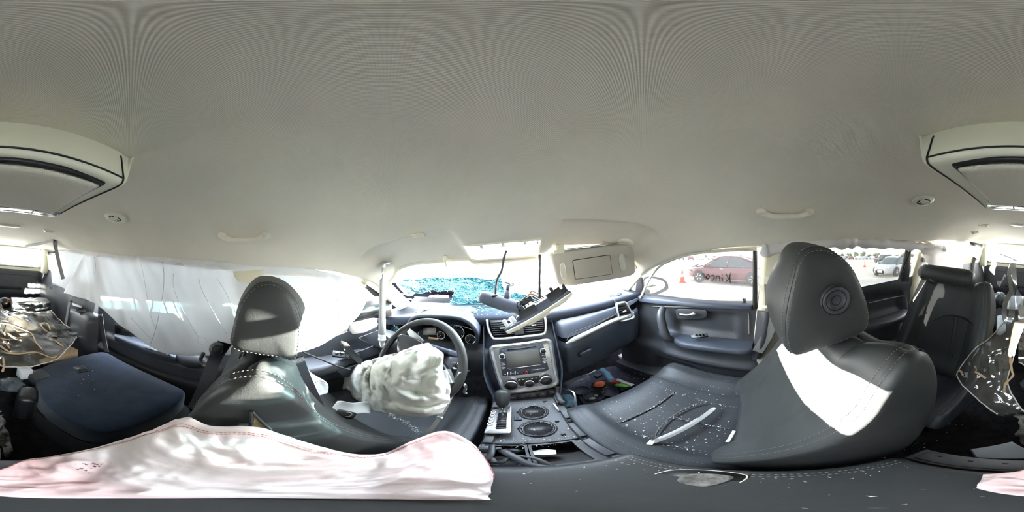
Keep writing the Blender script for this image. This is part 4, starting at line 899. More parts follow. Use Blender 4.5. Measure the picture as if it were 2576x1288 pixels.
# driver's airbag spilling from the hub
cr1 = crumple(3, 6.5, .060, 5, .03); cr2 = crumple(9, 15, .016)
def bagpt(px, py, y): return P(px, py, y=y)
rows = [[bagpt(1062, 866, .43), bagpt(1080, 866, .43), bagpt(1092, 876, .43), bagpt(1112, 890, .43), bagpt(1113, 905, .42)],
        [bagpt(985, 892, .40), bagpt(1020, 895, .37), bagpt(1060, 900, .35), bagpt(1100, 905, .37), bagpt(1110, 935, .40)],
        [bagpt(900, 918, .42), bagpt(960, 925, .34), bagpt(1020, 935, .31), bagpt(1085, 945, .33), bagpt(1125, 965, .37)],
        [bagpt(862, 955, .40), bagpt(930, 960, .33), bagpt(1000, 975, .29), bagpt(1070, 985, .30), bagpt(1132, 985, .34)],
        [bagpt(868, 985, .38), bagpt(915, 1000, .33), bagpt(990, 1015, .28), bagpt(1060, 1018, .28), bagpt(1125, 1015, .32)],
        [bagpt(895, 1000, .37), bagpt(940, 1030, .32), bagpt(1000, 1040, .28), bagpt(1060, 1045, .28), bagpt(1108, 1038, .31)]]
cen = bagpt(1020, 960, .40)
def bd(p, a, b):
    e = smooth(0, .12, a) * smooth(0, .12, 1 - a) * smooth(0, .12, b) * smooth(0, .12, 1 - b)
    d = (EYE - p).normalized(); return p + d * (cr1(p) * 1.0 * (.35 + .65 * e) + cr2(p) * .8) + V(.006 * noise.noise(p * 30), 0, .006 * noise.noise(p * 30 + V(7, 0, 0)))
vf = net(rows, 90, 90, bd); vf = thicken(vf, -.004, 90, 90)
ab = thing('driver_airbag', cen, 'crumpled cream airbag hanging deflated from the steering wheel', 'airbag')
mk('airbag_cloth', *vf, M['cream'], ab)
g = G(); g.add(net([[P(1016, 945, y=.30), P(1028, 942, y=.30)], [P(1018, 957, y=.29), P(1042, 952, y=.29)], [P(1040, 950, y=.29), P(1060, 958, y=.29)]], 8, 6)); g.to('tether', M['nylon_warm'], ab)
# ---------------------------------------------------------------- seats
SR = [(-1, .90), (-.985, .955), (-.95, .985), (-.88, 1)] + [(-.88 + 1.76 * k / 36, 1) for k in range(1, 36)] + [(.88, 1), (.95, .985), (.985, .955), (1, .90)]
NS = len(SR); NT = 72
def loft_seat(root, cx, hw, pc, pb, front, names, m, twist=0., gro=.0045, ins=.58, b0=.50, b1=.78, narrow=None):
    """padded shell lofted across the seat; split along its seams into panels.
    pc / pb: closed (y, z) outlines at the middle and at the bolsters; front = share of the outline that is the padded face"""
    C_ = cr([V(0, *p) for p in pc], NT, True); B_ = cr([V(0, *p) for p in pb], NT, True)
    def pt(s, k, j, sh=0.):
        w = smooth(b0, b1, abs(s)); p = lerp(C_[j % NT], B_[j % NT], w); cen = lerp(cC, cB, w); q = cen + (p - cen) * (k - sh)
        x = hw * s * (narrow(q.z) if narrow else 1); return V(cx + x, q.y + twist * x, q.z)
    cC, cB = sum(C_, Vector()) / NT, sum(B_, Vector()) / NT
    jf = int(NT * front); i0 = next(i for i, (s, k) in enumerate(SR) if s >= -ins - 1e-6); i1 = NS - 1 - i0; e0 = 3; e1 = NS - 4
    def patch(nm, ia, ib, ja, jb, wrap=False):
        js = list(range(ja, jb + 1)); nI, nJ = ib - ia + 1, len(js)
        vs_ = []
        for a in range(nI):
            s, k = SR[ia + a]
            for b, j in enumerate(js):
                edge = (a in (0, nI - 1) and 0 < ia + a < NS - 1) or (b in (0, nJ - 1))
                vs_.append(pt(s, k, j, .022 if edge else 0))
        fs = [(a * nJ + b, (a + 1) * nJ + b, (a + 1) * nJ + b + 1, a * nJ + b + 1) for a in range(nI - 1) for b in range(nJ - 1)]
        return mk(nm, vs_, fs, m, root)
    r = {}
    r['insert'] = patch(names[0], i0, i1, 0, jf)
    patch(names[1], e0, i0, 0, jf); patch(names[1], i1, e1, 0, jf)
    patch(names[2], e0, e1, jf, NT)
    for sgn in (0, 1):   # flat side panels
        ss = [3, 2, 1, 0] if sgn == 0 else [NS - 4, NS - 3, NS - 2, NS - 1]; rings = [(SR[i][0], SR[i][1] - (.02 if n == 0 else 0)) for n, i in enumerate(ss)] + [(SR[ss[-1]][0], k) for k in (.7, .45, .2, .01)]
        vs_ = [pt(s, k, j) for s, k in rings for j in range(NT)]
        fs = [(a * NT + j, a * NT + (j + 1) % NT, (a + 1) * NT + (j + 1) % NT, (a + 1) * NT + j) for a in range(len(rings) - 1) for j in range(NT)]
        mk(names[3], vs_, fs, m, root)
    g = G()
    for sg in (-1, 1):
        for s in (.845, .915):
            k = 1.004 if s < .88 else 1.0
            g.add(dashes([pt(sg * s, k, j) for j in range(2, jf + 8)]))
    g.to('stitching', M['thread'], root, kind='stuff')
    r['pt'] = pt; r['jf'] = jf
    return r
def headrest(root, cx, hw, prof, front, m, button=None):
    """padded head restraint: side panels with a seam, a band round front, top and back"""
    n = 64; C_ = cr([V(0, p.y, p.z) for p in prof], n, True); cen = sum(C_, Vector()) / n
    def pt(s, j, k=1.):
        p = C_[j % n]; d = (p - cen); f = max(0, d.normalized().y) if d.length else 0
        q = cen + d * k; bul = .030 * f * (1 - s * s) + .008 * (1 - s * s); return V(cx + hw * s, q.y + d.normalized().y * bul, q.z + d.normalized().z * bul * .6)
    hr = bpy.data.objects.new('headrest', None); COL.objects.link(hr); hr.parent = root; WLOC[hr.name] = wloc(root)
    prof_s = [(-.93, .965), (-.91, .99)] + [(-.88 + 1.76 * k / 20, 1) for k in range(21)] + [(.91, .99), (.93, .965)]
    vs_ = [pt(s, j, k) for s, k in prof_s for j in range(n)]
    fs = [(a * n + j, a * n + (j + 1) % n, (a + 1) * n + (j + 1) % n, (a + 1) * n + j) for a in range(len(prof_s) - 1) for j in range(n)]
    mk('headrest_band', vs_, fs, m, hr)
    for sg in (-1, 1):
        rg = [(.93, .955), (.95, .975), (.97, .965), (.988, .92), (1.0, .82), (1.015, .6), (1.02, .35), (1.022, .02)]
        vs_ = [pt(sg * s, j, k) for s, k in rg for j in range(n)]
        fs = [(a * n + j, a * n + (j + 1) % n, (a + 1) * n + (j + 1) % n, (a + 1) * n + j) for a in range(len(rg) - 1) for j in range(n)]
        mk('headrest_side', vs_, fs, m, hr)
    g = G()
    for sg in (-1, 1):
        g.add(dashes([pt(sg * .885, j, 1.004) for j in range(n + 1)])); g.add(dashes([pt(sg * .982, j, .948) for j in range(n + 1)]))
    g.to('stitching', M['thread'], hr, kind='stuff')
    if button is not None:
        ax = V(-1, 0, 0) if button.x < cx else V(1, 0, 0)
        b = mk('release_button', *lathe([(.027, -.006), (.026, .002), (.023, .006), (.020, .006), (.018, .002), (.0, .002)], button, ax, 36), M['plastic'], hr)
        for r_ in (.0255, .0175, .008): g = G(); g.add(ring(button + ax * (.0045 if r_ > .02 else .0022), ax, r_, .0009, 32, 6)); g.to('button_ring', M['black'], b)
    for sx in (-.06, .06):
        lo = min(C_, key=lambda p: p.z); g = G(); g.add(tube([V(cx + sx, cen.y - .03, lo.z + .05), V(cx + sx, cen.y - .05, lo.z - .05)], .006, 10)); g.to('headrest_post', M['chrome'], hr)
    return hr
def back_prof(dy, dz, kind):
    c = [(.085, .42), (.045, .50), (.005, .58), (-.030, .66), (-.062, .75), (-.086, .83), (-.100, .88), (-.140, .906), (-.195, .89), (-.240, .81), (-.255, .68), (-.243, .57), (-.22, .45), (-.17, .35), (-.05, .31), (.055, .34)]
    b = [(.115, .40), (.060, .50), (.000, .60), (-.052, .70), (-.088, .78), (-.104, .84), (-.128, .89), (-.165, .918), (-.215, .892), (-.250, .80), (-.260, .68), (-.246, .57), (-.222, .45), (-.18, .34), (-.05, .30), (.085, .335)]
    return [(y + dy, z + dz) for y, z in (c if kind == 'c' else b)]
def cush_prof(y0, z0, kind, L=.42):
    k = L / .42; up = .0 if kind == 'c' else .024
    return [(y0 + y * k, z0 + z + (up if n < 6 else up * .4 if n < 8 else 0)) for n, (y, z) in enumerate([(-.02, -.02), (.06, -.008), (.15, -.002), (.24, .004), (.32, .008), (.375, -.001), (.408, -.035), (.40, -.08), (.36, -.115), (.25, -.13), (.1, -.13), (-.02, -.12), (-.05, -.07)])]
def narrow_back(z0): return lambda z: 1 - .16 * smooth(z0 + .26, z0 + .53, z)
# passenger seat
ps = thing('leather_passenger_seat', (.365, .15, .06), 'black leather front passenger seat with a wide sunlit backrest, its cushion strewn with crumbs', 'car seat', 'front seats')
B1 = loft_seat(ps, .372, .222, back_prof(0, 0, 'c'), back_prof(0, 0, 'b'), .46, ('backrest_insert', 'side_bolster', 'backrest_shell', 'backrest_side'), M['leather'], twist=.12)
C1 = loft_seat(ps, .362, .258, cush_prof(.075, .420, 'c'), cush_prof(.075, .420, 'b'), .44, ('cushion_insert', 'cushion_bolster', 'cushion_shell', 'cushion_side'), M['leather_soft'], b0=.60, b1=.80)
g = G(); g.add(box((.365, .24, .20), (.40, .40, .20), None, .03)); g.to('seat_base', M['black'], ps, smooth_='auto')
hp = [P(*c, x=.25) for c in ((1990, 760), (1980, 860), (2000, 900), (2060, 885), (2130, 862), (2185, 833), (2191, 780), (2160, 690), (2110, 638), (2060, 622), (2015, 650))]
headrest(ps, .383, .130, hp, 1, M['leather'], button=P(2103, 755, x=.249))
g = G(); g.add(box((.33, -.17, .905), (.05, .04, .03), (.3, 0, 0), .008)); g.to('post_guide', M['black'], ps, smooth_='auto')
# driver's seat
DY, DZ = .165, .020
ds = thing('leather_driver_seat', (-.38, .30, .06), "black leather driver's seat with its inner side seam torn open", 'car seat', 'front seats')
B2 = loft_seat(ds, -.395, .215, back_prof(DY, DZ, 'c'), back_prof(DY, DZ, 'b'), .46, ('backrest_insert', 'side_bolster', 'backrest_shell', 'backrest_side'), M['leather'])
C2 = loft_seat(ds, -.385, .258, cush_prof(.20, .400, 'c'), cush_prof(.20, .400, 'b'), .44, ('cushion_insert', 'cushion_bolster', 'cushion_shell', 'cushion_side'), M['leather_soft'], b0=.60, b1=.80)
g = G(); g.add(box((-.385, .36, .19), (.40, .40, .20), None, .03)); g.to('seat_base', M['black'], ds, smooth_='auto')
hp = [P(*c, x=-.238) for c in ((757, 850), (752, 790), (726, 736), (682, 712), (640, 722), (604, 768), (586, 828), (580, 880), (640, 897), (700, 905), (745, 912))]
headrest(ds, -.365, .122, hp, 1, M['leather'])
tw = mk('torn_seam', *net([[P(634, 1040, x=-.176), P(640, 1042, x=-.176)], [P(630, 1062, x=-.176), P(660, 1064, x=-.174)], [P(628, 1084, x=-.174), P(682, 1088, x=-.172)]], 10, 8, lambda p, a, b: p + V(.006 * noise.noise(p * 60), 0, 0)), M['foam'], ds, label='yellow foam showing through the torn side seam')
g = G(); g.add(tube(cr([P(632, 1035, x=-.176), P(633, 1050, x=-.174), P(630, 1075, x=-.172)], 10), .0025, 6)); g.add(tube(cr([P(634, 1035, x=-.176), P(652, 1055, x=-.174), P(680, 1080, x=-.172)], 10), .0025, 6)); g.to('torn_edge', M['leather'], ds)
# seams sewn across the passenger cushion, full of crumbs
def on_cush(px, py): return P(px, py, z=.4275)
SEAMS = [[(1551, 1066), (1610, 1042), (1660, 1015), (1697, 987)], [(1648, 1112), (1655, 1085), (1690, 1050), (1740, 1022), (1776, 1012)], [(1693, 1050), (1760, 1066), (1844, 1082)]]
for s in SEAMS:
    pts = cr([on_cush(*p) for p in s], 30); g = G(); g.add(tube(pts, .0022, 6)); g.to('cushion_seam', M['black'], ps)
    g = G(); g.add(dashes([p + V(.004, .004, .001) for p in pts], .0009)); g.to('stitching', M['thread'], ps, kind='stuff')
# second-row seat on the right
rs = thing('leather_rear_seat', (.40, -.65, .06), 'black leather second-row seat with a rolled headrest, behind the front passenger seat', 'car seat', 'second row seats')
rc = [(-.645, .43), (-.690, .50), (-.735, .61), (-.775, .72), (-.815, .82), (-.840, .885), (-.865, .915), (-.90, .905), (-.935, .86), (-.94, .74), (-.905, .60), (-.86, .46), (-.80, .38), (-.69, .38)]
rb = [(-.615, .42), (-.645, .50), (-.690, .61), (-.740, .72), (-.790, .83), (-.822, .905), (-.848, .938), (-.89, .930), (-.94, .87), (-.945, .74), (-.91, .60), (-.865, .46), (-.80, .37), (-.68, .37)]
B3 = loft_seat(rs, .400, .240, rc, rb, .45, ('backrest_insert', 'side_bolster', 'backrest_shell', 'backrest_side'), M['leather'], narrow=lambda z: 1 - .10 * smooth(.75, .95, z) - .06 * (1 - smooth(.42, .55, z)))
C3 = loft_seat(rs, .400, .235, cush_prof(-.730, .405, 'c', .40), cush_prof(-.730, .405, 'b', .40), .44, ('cushion_insert', 'cushion_bolster', 'cushion_shell', 'cushion_side'), M['leather_soft'])
# front of the cushion faces forwards already; sewn seams on the backrest
def on_back(px, py): 
    p = P(px, py, y=-.75); t = clamp((p.z - .43) / .48); return P(px, py, y=lerp(-.64, -.835, t) + .008)
for s in ([(2348, 806), (2380, 793), (2420, 800), (2456, 822)], [(2400, 797), (2396, 830), (2385, 895)], [(2410, 797), (2406, 830), (2396, 897)]):
    g = G(); g.add(tube(cr([on_back(*p) for p in s], 24), .0034, 6)); g.to('seam', M['black'], rs)
hr_pts = [V(.600 - .33 * k / 16, -.800, .955) for k in range(17)]
hr = mk('headrest', *tube(hr_pts, [.050 * (1 - abs(2 * k / 16 - 1) ** 10 * .30) for k in range(17)], 28), M['leather'], rs)
for x in (.315, .575):
    g = G(); g.add(dashes([V(x, -.800 + .0512 * math.cos(t), .955 + .0512 * math.sin(t)) for t in [2 * PI * k / 40 for k in range(41)]])); g.to('stitching', M['thread'], hr, kind='stuff')
for x in (.37, .50): g = G(); g.add(tube([V(x, -.82, .92), V(x, -.86, .87)], .007, 10)); g.to('headrest_post', M['chrome'], rs)
g = G(); g.add(box((.655, -.70, .44), (.05, .10, .09), (.2, 0, 0), .015)); g.to('recliner_cover', M['black'], rs, smooth_='auto')
g = G(); g.add(box((.40, -.58, .18), (.36, .32, .20), None, .02)); g.to('seat_base', M['black'], rs, smooth_='auto')
g = G(); g.add(tube(cr([P(2296, 795, x=.655), P(2286, 796, x=.67), P(2276, 793, x=.69)], 8), .006, 8)); g.to('release_strap', M['belt'], rs)
# second-row seat on the left, folded flat, its carpeted back uppermost
fs = thing('folded_rear_seat', (-.40, -.55, .06), 'second-row seat folded flat with dark carpeted back facing up, behind the driver', 'car seat', 'second row seats')
fo = [(150, 906), (205, 893), (262, 884), (310, 908), (380, 941), (452, 974), (464, 990), (440, 1020), (390, 1050), (320, 1078), (268, 1088), (215, 1078), (160, 1048), (118, 1015), (98, 985), (95, 930)]
fp = [P(*c, z=.478) for c in fo]; fcn = sum(fp, Vector()) / len(fp); outl = cr(fp, 80, True)
vs_, fa = [], []; lev = [(1.0, -.11), (1.004, -.05), (1.0, -.018), (.985, -.005), (.96, .0), (.75, .002), (.5, .003), (.25, .003), (.02, .003)]
for k, h in lev:
    for p in outl: q = lerp(fcn, p, k); vs_.append(q + V(0, 0, h + (.002 * noise.noise(q * 25) if k < .97 else 0)))
n = len(outl)
for a in range(len(lev) - 1):
    for j in range(n): fa.append((a * n + j, a * n + (j + 1) % n, (a + 1) * n + (j + 1) % n, (a + 1) * n + j))
fb = mk('seat_back_panel', vs_, fa, M['carpet_blue'], fs)
lq = [P(183, 923, z=.483), P(210, 919, z=.483), P(224, 932, z=.483), P(196, 939, z=.483)]; g = G(); g.add(slab(quad_round(lq, .15), .002, (0, 0, 1))); lb = g.to('latch_bezel', M['plastic'], fb)
lc = sum(lq, Vector()) / 4; g = G(); g.add(slab([lerp(lc, p, .6) for p in lq], .0026, (0, 0, 1))); lr = g.to('latch_recess', M['black'], fb)
g = G(); g.add(tube([lerp(lq[0], lq[3], .5) * .35 + lc * .65, lerp(lq[1], lq[2], .5) * .35 + lc * .65], .003, 6)); g.to('latch_bar', M['steel'], fb)
def fcush(a, b):
    th = 2 * PI * a; r = .5 + .5 * b; j = a * 80; p = outl[int(round(j)) % 80]; q = lerp(fcn, p, 1.0 + .10 * math.sin(PI * b)); return V(q.x, q.y, lerp(.36, .20, b))
mk('folded_cushion', *grid(fcush, 80, 10, cu=True), M['leather'], fs)
g = G(); g.add(box((-.42, -.52, .14), (.34, .36, .16), None, .02)); g.to('seat_base', M['black'], fs, smooth_='auto')
ar = P(73, 985, z=.46)
g = G(); g.add(box((ar.x + .008, ar.y + .02, .385), (.075, .11, .19), (0, 0, -.25), .028, 4)); am = g.to('armrest', M['black'], fs)
g = G(); g.add(dashes([ar + V(-.014, .072, -.16), ar + V(-.014, .072, -.01), ar + V(.004, .078, .012), ar + V(.03, .082, .012)])); g.to('stitching', M['thread'], am, kind='stuff')
g = G(); g.add(box((-.20, -.70, .43), (.09, .09, .11), (0, 0, .3), .015)); g.to('hinge_cover', M['plastic'], fs, smooth_='auto')
# ---------------------------------------------------------------- belts
def UR(px, py, gap=.008):
    """where a measured direction meets the headliner"""
    r = ray(px, py); t = .2
    while t < 3.2 and (EYE + r * t).z < roof_z((EYE + r * t).x, (EYE + r * t).y) - gap: t += .004
    return EYE + r * (t - .01)
def belt(name, pts, w, side, m, label, n=28, group=None):
    t = thing(name, pts[0], label, 'seat belt', group); g = G(); c = cr(pts, n); g.add(ribbon(c, w, side, .0012)); g.to('webbing', m, t, smooth_='auto'); return t
b = belt('driver_belt', [P(734, 905, x=-.30), P(754, 955, x=-.32), P(780, 1010, x=-.33), P(808, 1064, x=-.32)], .048, (0, .7, .5), M['belt_dark'], "black seat belt lying slack across the driver's seat")
g = G(); g.add(box(P(868, 1042, x=-.36), (.05, .03, .018), (.2, .1, .6), .006)); bk = g.to('buckle_tongue', M['black'], b, smooth_='auto'); g = G(); g.add(ring(P(875, 1043, x=-.35), (0, -.5, 1), .010, .002, 20, 6)); g.to('tongue_loop', M['steel'], b)
b = belt('driver_shoulder_belt', [P(565, 862, x=-.52), P(540, 905, x=-.55), P(520, 960, x=-.50), P(490, 1030, x=-.46)], .046, (0, 1, .2), M['belt_dark'], "black shoulder belt hanging beside the outer edge of the driver's backrest")
g = G(); g.add(lathe([(.0, .014), (.014, .013), (.024, .006), (.027, -.004), (.027, -.014)], P(547, 880, x=-.50), (.9, .2, .2), 28)); g.add(ring(P(547, 880, x=-.485), (.9, .2, .2), .017, .002, 24, 6)); g.to('belt_anchor', M['plastic'], b)
g = G(); g.add(tube(cr([P(512, 888, x=-.60), P(505, 905, x=-.60), P(515, 920, x=-.59), P(535, 918, x=-.57)], 14), .008, 8)); g.to('anchor_guide', M['plastic'], b)
b = belt('passenger_shoulder_belt', [P(1936, 705, x=.672), P(1938, 760, x=.67), P(1935, 830, x=.66), P(1905, 885, x=.66)], .046, (0, 1, 0), M['belt'], 'grey shoulder belt running down the sunlit middle pillar beside the front passenger seat')
g = G(); g.add(box(P(1935, 700, x=.675), (.018, .05, .05), None, .006)); g.to('belt_guide', M['trim_light'], b, smooth_='auto'); g = G(); g.add(box(P(1937, 772, x=.665), (.012, .07, .012), None, .003)); g.to('belt_slider', M['trim_light'], b, smooth_='auto')
g = G(); g.add(net([[P(1905, 780, x=.70), P(1928, 785, x=.66), P(1950, 780, x=.68)], [P(1898, 850, x=.70), P(1915, 860, x=.655), P(1938, 850, x=.67)], [P(1890, 905, x=.71), P(1900, 905, x=.67), P(1915, 900, x=.68)]], 12, 10)); g.to('pillar_cover', M['plastic'], b)
b = belt('third_row_left_belt', [UR(62, 619), UR(100, 612), UR(134, 604), P(140, 622, y=-1.62), P(148, 660, y=-1.56), P(159, 702, y=-1.52)], .045, [(0, .2, 1)] * 12 + [(1, .3, 0)] * 16, M['belt'], 'grey belt hooked over the headliner and twisted down in front of the small left airbag')
b = belt('left_quarter_belt', [P(178, 742, x=-.57), P(172, 775, x=-.565), P(165, 815, x=-.56)], .045, (0, 1, .1), M['belt'], 'short grey belt beside the cup holder in the left rear quarter'); g = G(); g.add(box(P(177, 757, x=-.56), (.02, .06, .012), None, .004)); g.to('tongue', M['black'], b)
b = belt('left_pillar_belt', [P(253, 790, x=-.66), P(258, 830, x=-.655), P(268, 885, x=-.65)], .045, (0, 1, 0), M['belt'], 'straight grey belt between the left rear door and the quarter panel'); g = G(); g.add(lathe([(.008, 0), (.008, .003), (0, .003)], P(260, 818, x=-.648), (1, 0, 0), 14)); g.to('stud', M['black'], b)
b = belt('left_tailgate_belt', [P(130, 722, y=-2.0), P(132, 745, y=-2.0), P(138, 795, y=-1.95)], .045, (1, 0, 0), M['belt'], 'pale belt hanging at the rear left pillar beside the cargo box'); g = G(); g.add(box(P(132, 745, y=-1.98), (.07, .02, .012), None, .004)); g.to('tongue', M['steel'], b)
b = belt('right_pillar_belt', [P(2327, 652, x=.665), P(2326, 690, x=.66), P(2322, 745, x=.65)], .045, (0, 1, 0), M['belt'], 'grey belt on the cream pillar beside the right second-row seat'); g = G(); g.add(box(P(2324, 653, x=.66), (.015, .05, .03), None, .006)); g.to('belt_guide', M['black'], b)
b = belt('third_row_right_belt', [P(2452, 648, y=-2.0), P(2448, 660, y=-2.0), P(2443, 690, y=-1.95)], .050, (1, 0, 0), M['belt'], 'grey belt coming out of the pale rear right pillar trim'); g = G(); g.add(box(P(2452, 649, y=-1.99), (.07, .01, .012), (0, -.5, 0), .003)); g.to('belt_slot', M['black'], b)
b = belt('cargo_belt', [P(2543, 735, y=-1.5), P(2530, 760, y=-1.45), P(2526, 790, y=-1.4), P(2532, 815, y=-1.3)], .045, (1, .2, 0), M['belt'], 'loose grey belt end standing up behind the second-row seat')
# orange buckle beside the passenger cushion
bk = thing('belt_buckle', P(1555, 1160, z=.36), 'red seat belt buckle between the console and the passenger cushion', 'buckle')
g = G(); g.add(slab(quad_round([P(1535, 1150, z=.385), P(1575, 1157, z=.385), P(1588, 1154, z=.385), P(1558, 1168, z=.385)], .1), .022, (0, 0, -1), .004)); g.to('release_button', M['red'], bk, smooth_='auto')
g = G(); g.add(box(P(1570, 1166, z=.35), (.04, .05, .05), (0, 0, .4), .008)); g.to('housing', M['black'], bk, smooth_='auto')
# ---------------------------------------------------------------- curtain airbags
def curtain(root, cols, nu, nv, m, disp, name='airbag_cloth', th=.0015):
    rows = cols; vf = net(rows, nu, nv, disp); vf = thicken(vf, th, nu, nv); return mk(name, *vf, m, root)
LB = thing('curtain_airbag', (-.66, -.5, .75), 'big white curtain airbag hanging over the left side windows behind the driver', 'airbag')
cols = [((218, 630, -.645), (200, 660, -.655), (180, 700, -.655), (160, 737, -.645)), ((262, 632, -.645), (250, 670, -.66), (240, 720, -.665), (235, 762, -.655)),
        ((330, 636, -.645), (322, 690, -.665), (312, 755, -.665), (302, 816, -.655)), ((400, 643, -.645), (396, 720, -.66), (390, 800, -.66), (384, 876, -.655)),
        ((478, 650, -.645), (470, 735, -.67), (455, 820, -.668), (440, 894, -.655)), ((560, 658, -.645), (560, 740, -.66), (560, 820, -.66), (560, 893, -.655)),
        ((660, 664, -.645), (666, 740, -.67), (672, 815, -.668), (680, 886, -.655)), ((750, 671, -.645), (755, 745, -.66), (760, 815, -.66), (764, 882, -.650)),
        ((820, 684, -.645), (825, 745, -.665), (828, 805, -.66), (832, 858, -.650)), ((876, 702, -.645), (880, 750, -.66), (880, 795, -.66), (872, 826, -.648)),
        ((908, 715, -.65), (925, 730, -.66), (932, 742, -.66), (915, 770, -.655))]
rows = [[P(px, py, x=x) for px, py, x in c] for c in cols]
def ld(p, a, b):
    e = smooth(0, .06, b) * smooth(0, .04, a) * smooth(0, .04, 1 - a)
    f = .016 * noise.noise(V(p.y * 5 + p.z * 2.5, p.z * 1.2, 2)) + .008 * noise.noise(V(p.y * 13 + p.z * 8, p.z * 4, 8)) + .012 * (1 - smooth(0, .25, b)) * noise.noise(V(p.y * 22, p.z * 5, 4))
    q = P_f(p); return p + V((f) * (e + .15), 0, 0)
def P_f(p): return p
lc = curtain(LB, rows, 200, 70, M['nylon'], ld)
def on_lb(px, py): return P(px, py, x=-.642)
lines = [[(408, 655), (412, 690), (410, 735), (400, 790), (388, 840), (377, 868)], [(352, 650), (362, 700), (378, 790), (392, 830)], [(436, 690), (438, 730), (470, 800), (500, 850)],
         [(500, 700), (508, 730), (540, 790), (570, 840)], [(546, 700), (570, 740), (600, 800)], [(236, 640), (240, 665), (238, 690)], [(330, 800), (400, 870), (428, 884), (560, 884), (660, 878)], [(848, 748), (852, 790), (852, 838)]]
for i, s in enumerate(lines):
    g = G(); g.add(tube([p for p in cr([on_lb(*q) for q in s], 24)], .0014, 5)); g.to('seam', M['thread_dark'] if i in (0, 5, 7) else M['nylon'], lc)
g = G(); g.add(tube(cr([on_lb(*q) for q in ((500, 850), (516, 852), (518, 862), (506, 866), (497, 860))], 20, True), .0014, 5, closed=True)); g.to('seam', M['nylon'], lc)
for c in ((425, 893), (795, 872), (217, 757)):
    g = G(); g.add(ring(P(*c, x=-.640), (1, 0, 0), .004, .0016, 14, 6)); g.to('eyelet', M['black'], lc)
# ruffled top edge where the bag leaves the headliner
g = G(); g.add(net([[P(px, py, x=-.638) for py in (top, top + 8, top + 16)] for px, top in ((215, 628), (260, 630), (320, 632), (400, 640), (480, 646), (545, 650))], 60, 8, lambda p, a, b: p + V(.012 * noise.noise(V(p.y * 30, p.z * 30, 0)), 0, .006 * noise.noise(V(p.y * 20, 5, 0)))))
g.to('gathered_edge', M['nylon_warm'], lc)
SB = thing('small_curtain_airbag', (-.64, -1.8, .9), 'small bluish white airbag panel at the left rear quarter window, ending in a point', 'airbag')
rows = [[P(px, py, x=x) for px, py, x in c] for c in (((146, 632, -.63), (136, 650, -.635), (127, 665, -.635), (133, 716, -.63)), ((178, 628, -.63), (168, 650, -.645), (158, 690, -.65), (150, 722, -.645)), ((222, 628, -.665), (215, 655, -.672), (196, 700, -.672), (176, 735, -.668)))]
curtain(SB, rows, 24, 24, M['nylon'], lambda p, a, b: p + V(.010 * noise.noise(V(p.y * 9, p.z * 9, 1)), 0, 0))
# right side: bag still rolled along the roof rail, its end hanging down in folds
RB = thing('rolled_airbag', (.64, -.5, 1.05), 'rolled beige white curtain airbag along the right roof rail above the rear door', 'airbag')
c = [P(1918, 628, x=.63), P(1960, 622, x=.632), P(2100, 612, x=.635), P(2160, 610, x=.635), P(2240, 614, x=.635), P(2300, 618, x=.632), P(2345, 622, x=.63), P(2375, 628, x=.628)]
L = cr(c, 70); vf = tube(L, [.018 + .008 * math.sin(k * .9) * math.sin(k * .37) + .006 for k in range(70)], 14)
vf = ([p + V(0, .004, .008) * noise.noise(p * 30) + V(.006 * noise.noise(p * 45), 0, 0) for p in vf[0]], vf[1]); mk('airbag_roll', *vf, M['nylon_warm'], RB)
g = G(); g.add(tube(cr([P(1916, 640, x=.66), P(1940, 625, x=.64), P(1965, 610, x=.63)], 10), [.012, .02, .024, .026, .027, .027, .026, .024, .02, .014], 12)); g.to('gathered_edge', M['nylon_warm'], RB)
rows = [[P(px, py, x=x) for px, py, x in c] for c in (((2318, 622, .63), (2322, 640, .62), (2330, 660, .615), (2350, 690, .61)), ((2345, 622, .61), (2352, 645, .60), (2362, 670, .60), (2372, 700, .60)), ((2375, 612, .62), (2385, 640, .61), (2388, 668, .60), (2395, 700, .60)), ((2400, 608, .63), (2408, 640, .62), (2408, 668, .62), (2412, 702, .62)), ((2428, 606, .63), (2424, 630, .63), (2422, 665, .63), (2420, 700, .63)))]
def rd(p, a, b): return p + V(.020 * math.sin(a * 16 + b * 5) * (.3 + .7 * b) * .6 + .016 * noise.noise(V(p.y * 8, p.z * 14, 5)), .012 * noise.noise(V(p.y * 6, p.z * 18, 9)), 0)
HB = thing('hanging_airbag', (.62, -1.3, .9), 'end of the curtain airbag hanging in folds above the rolled rear headrest', 'airbag')
curtain(HB, rows, 60, 40, M['nylon_warm'], rd)
# side airbag and scrap of cloth between the driver's seat and door
sd = thing('side_airbag', (-.5, .3, .5), "small torn white airbag between the driver's seat and the left door", 'airbag')
rows = [[P(732, 905, x=-.42), P(750, 902, x=-.44), P(766, 906, x=-.46)], [P(738, 930, x=-.42), P(768, 928, x=-.45), P(780, 935, x=-.48)], [P(760, 958, x=-.42), P(790, 955, x=-.45), P(822, 962, x=-.46)], [P(790, 992, x=-.40), P(806, 994, x=-.42), P(826, 988, x=-.44)]]
curtain(sd, rows, 36, 30, M['nylon'], lambda p, a, b: p + (EYE - p).normalized() * (.022 * noise.noise(p * 22) + .01 * noise.noise(p * 55)))
g = G(); g.add(dashes(cr([P(788, 965, x=-.40), P(805, 958, x=-.41), P(822, 964, x=-.42)], 14), .0014)); g.to('stitching', M['red_thread'], sd, kind='stuff')
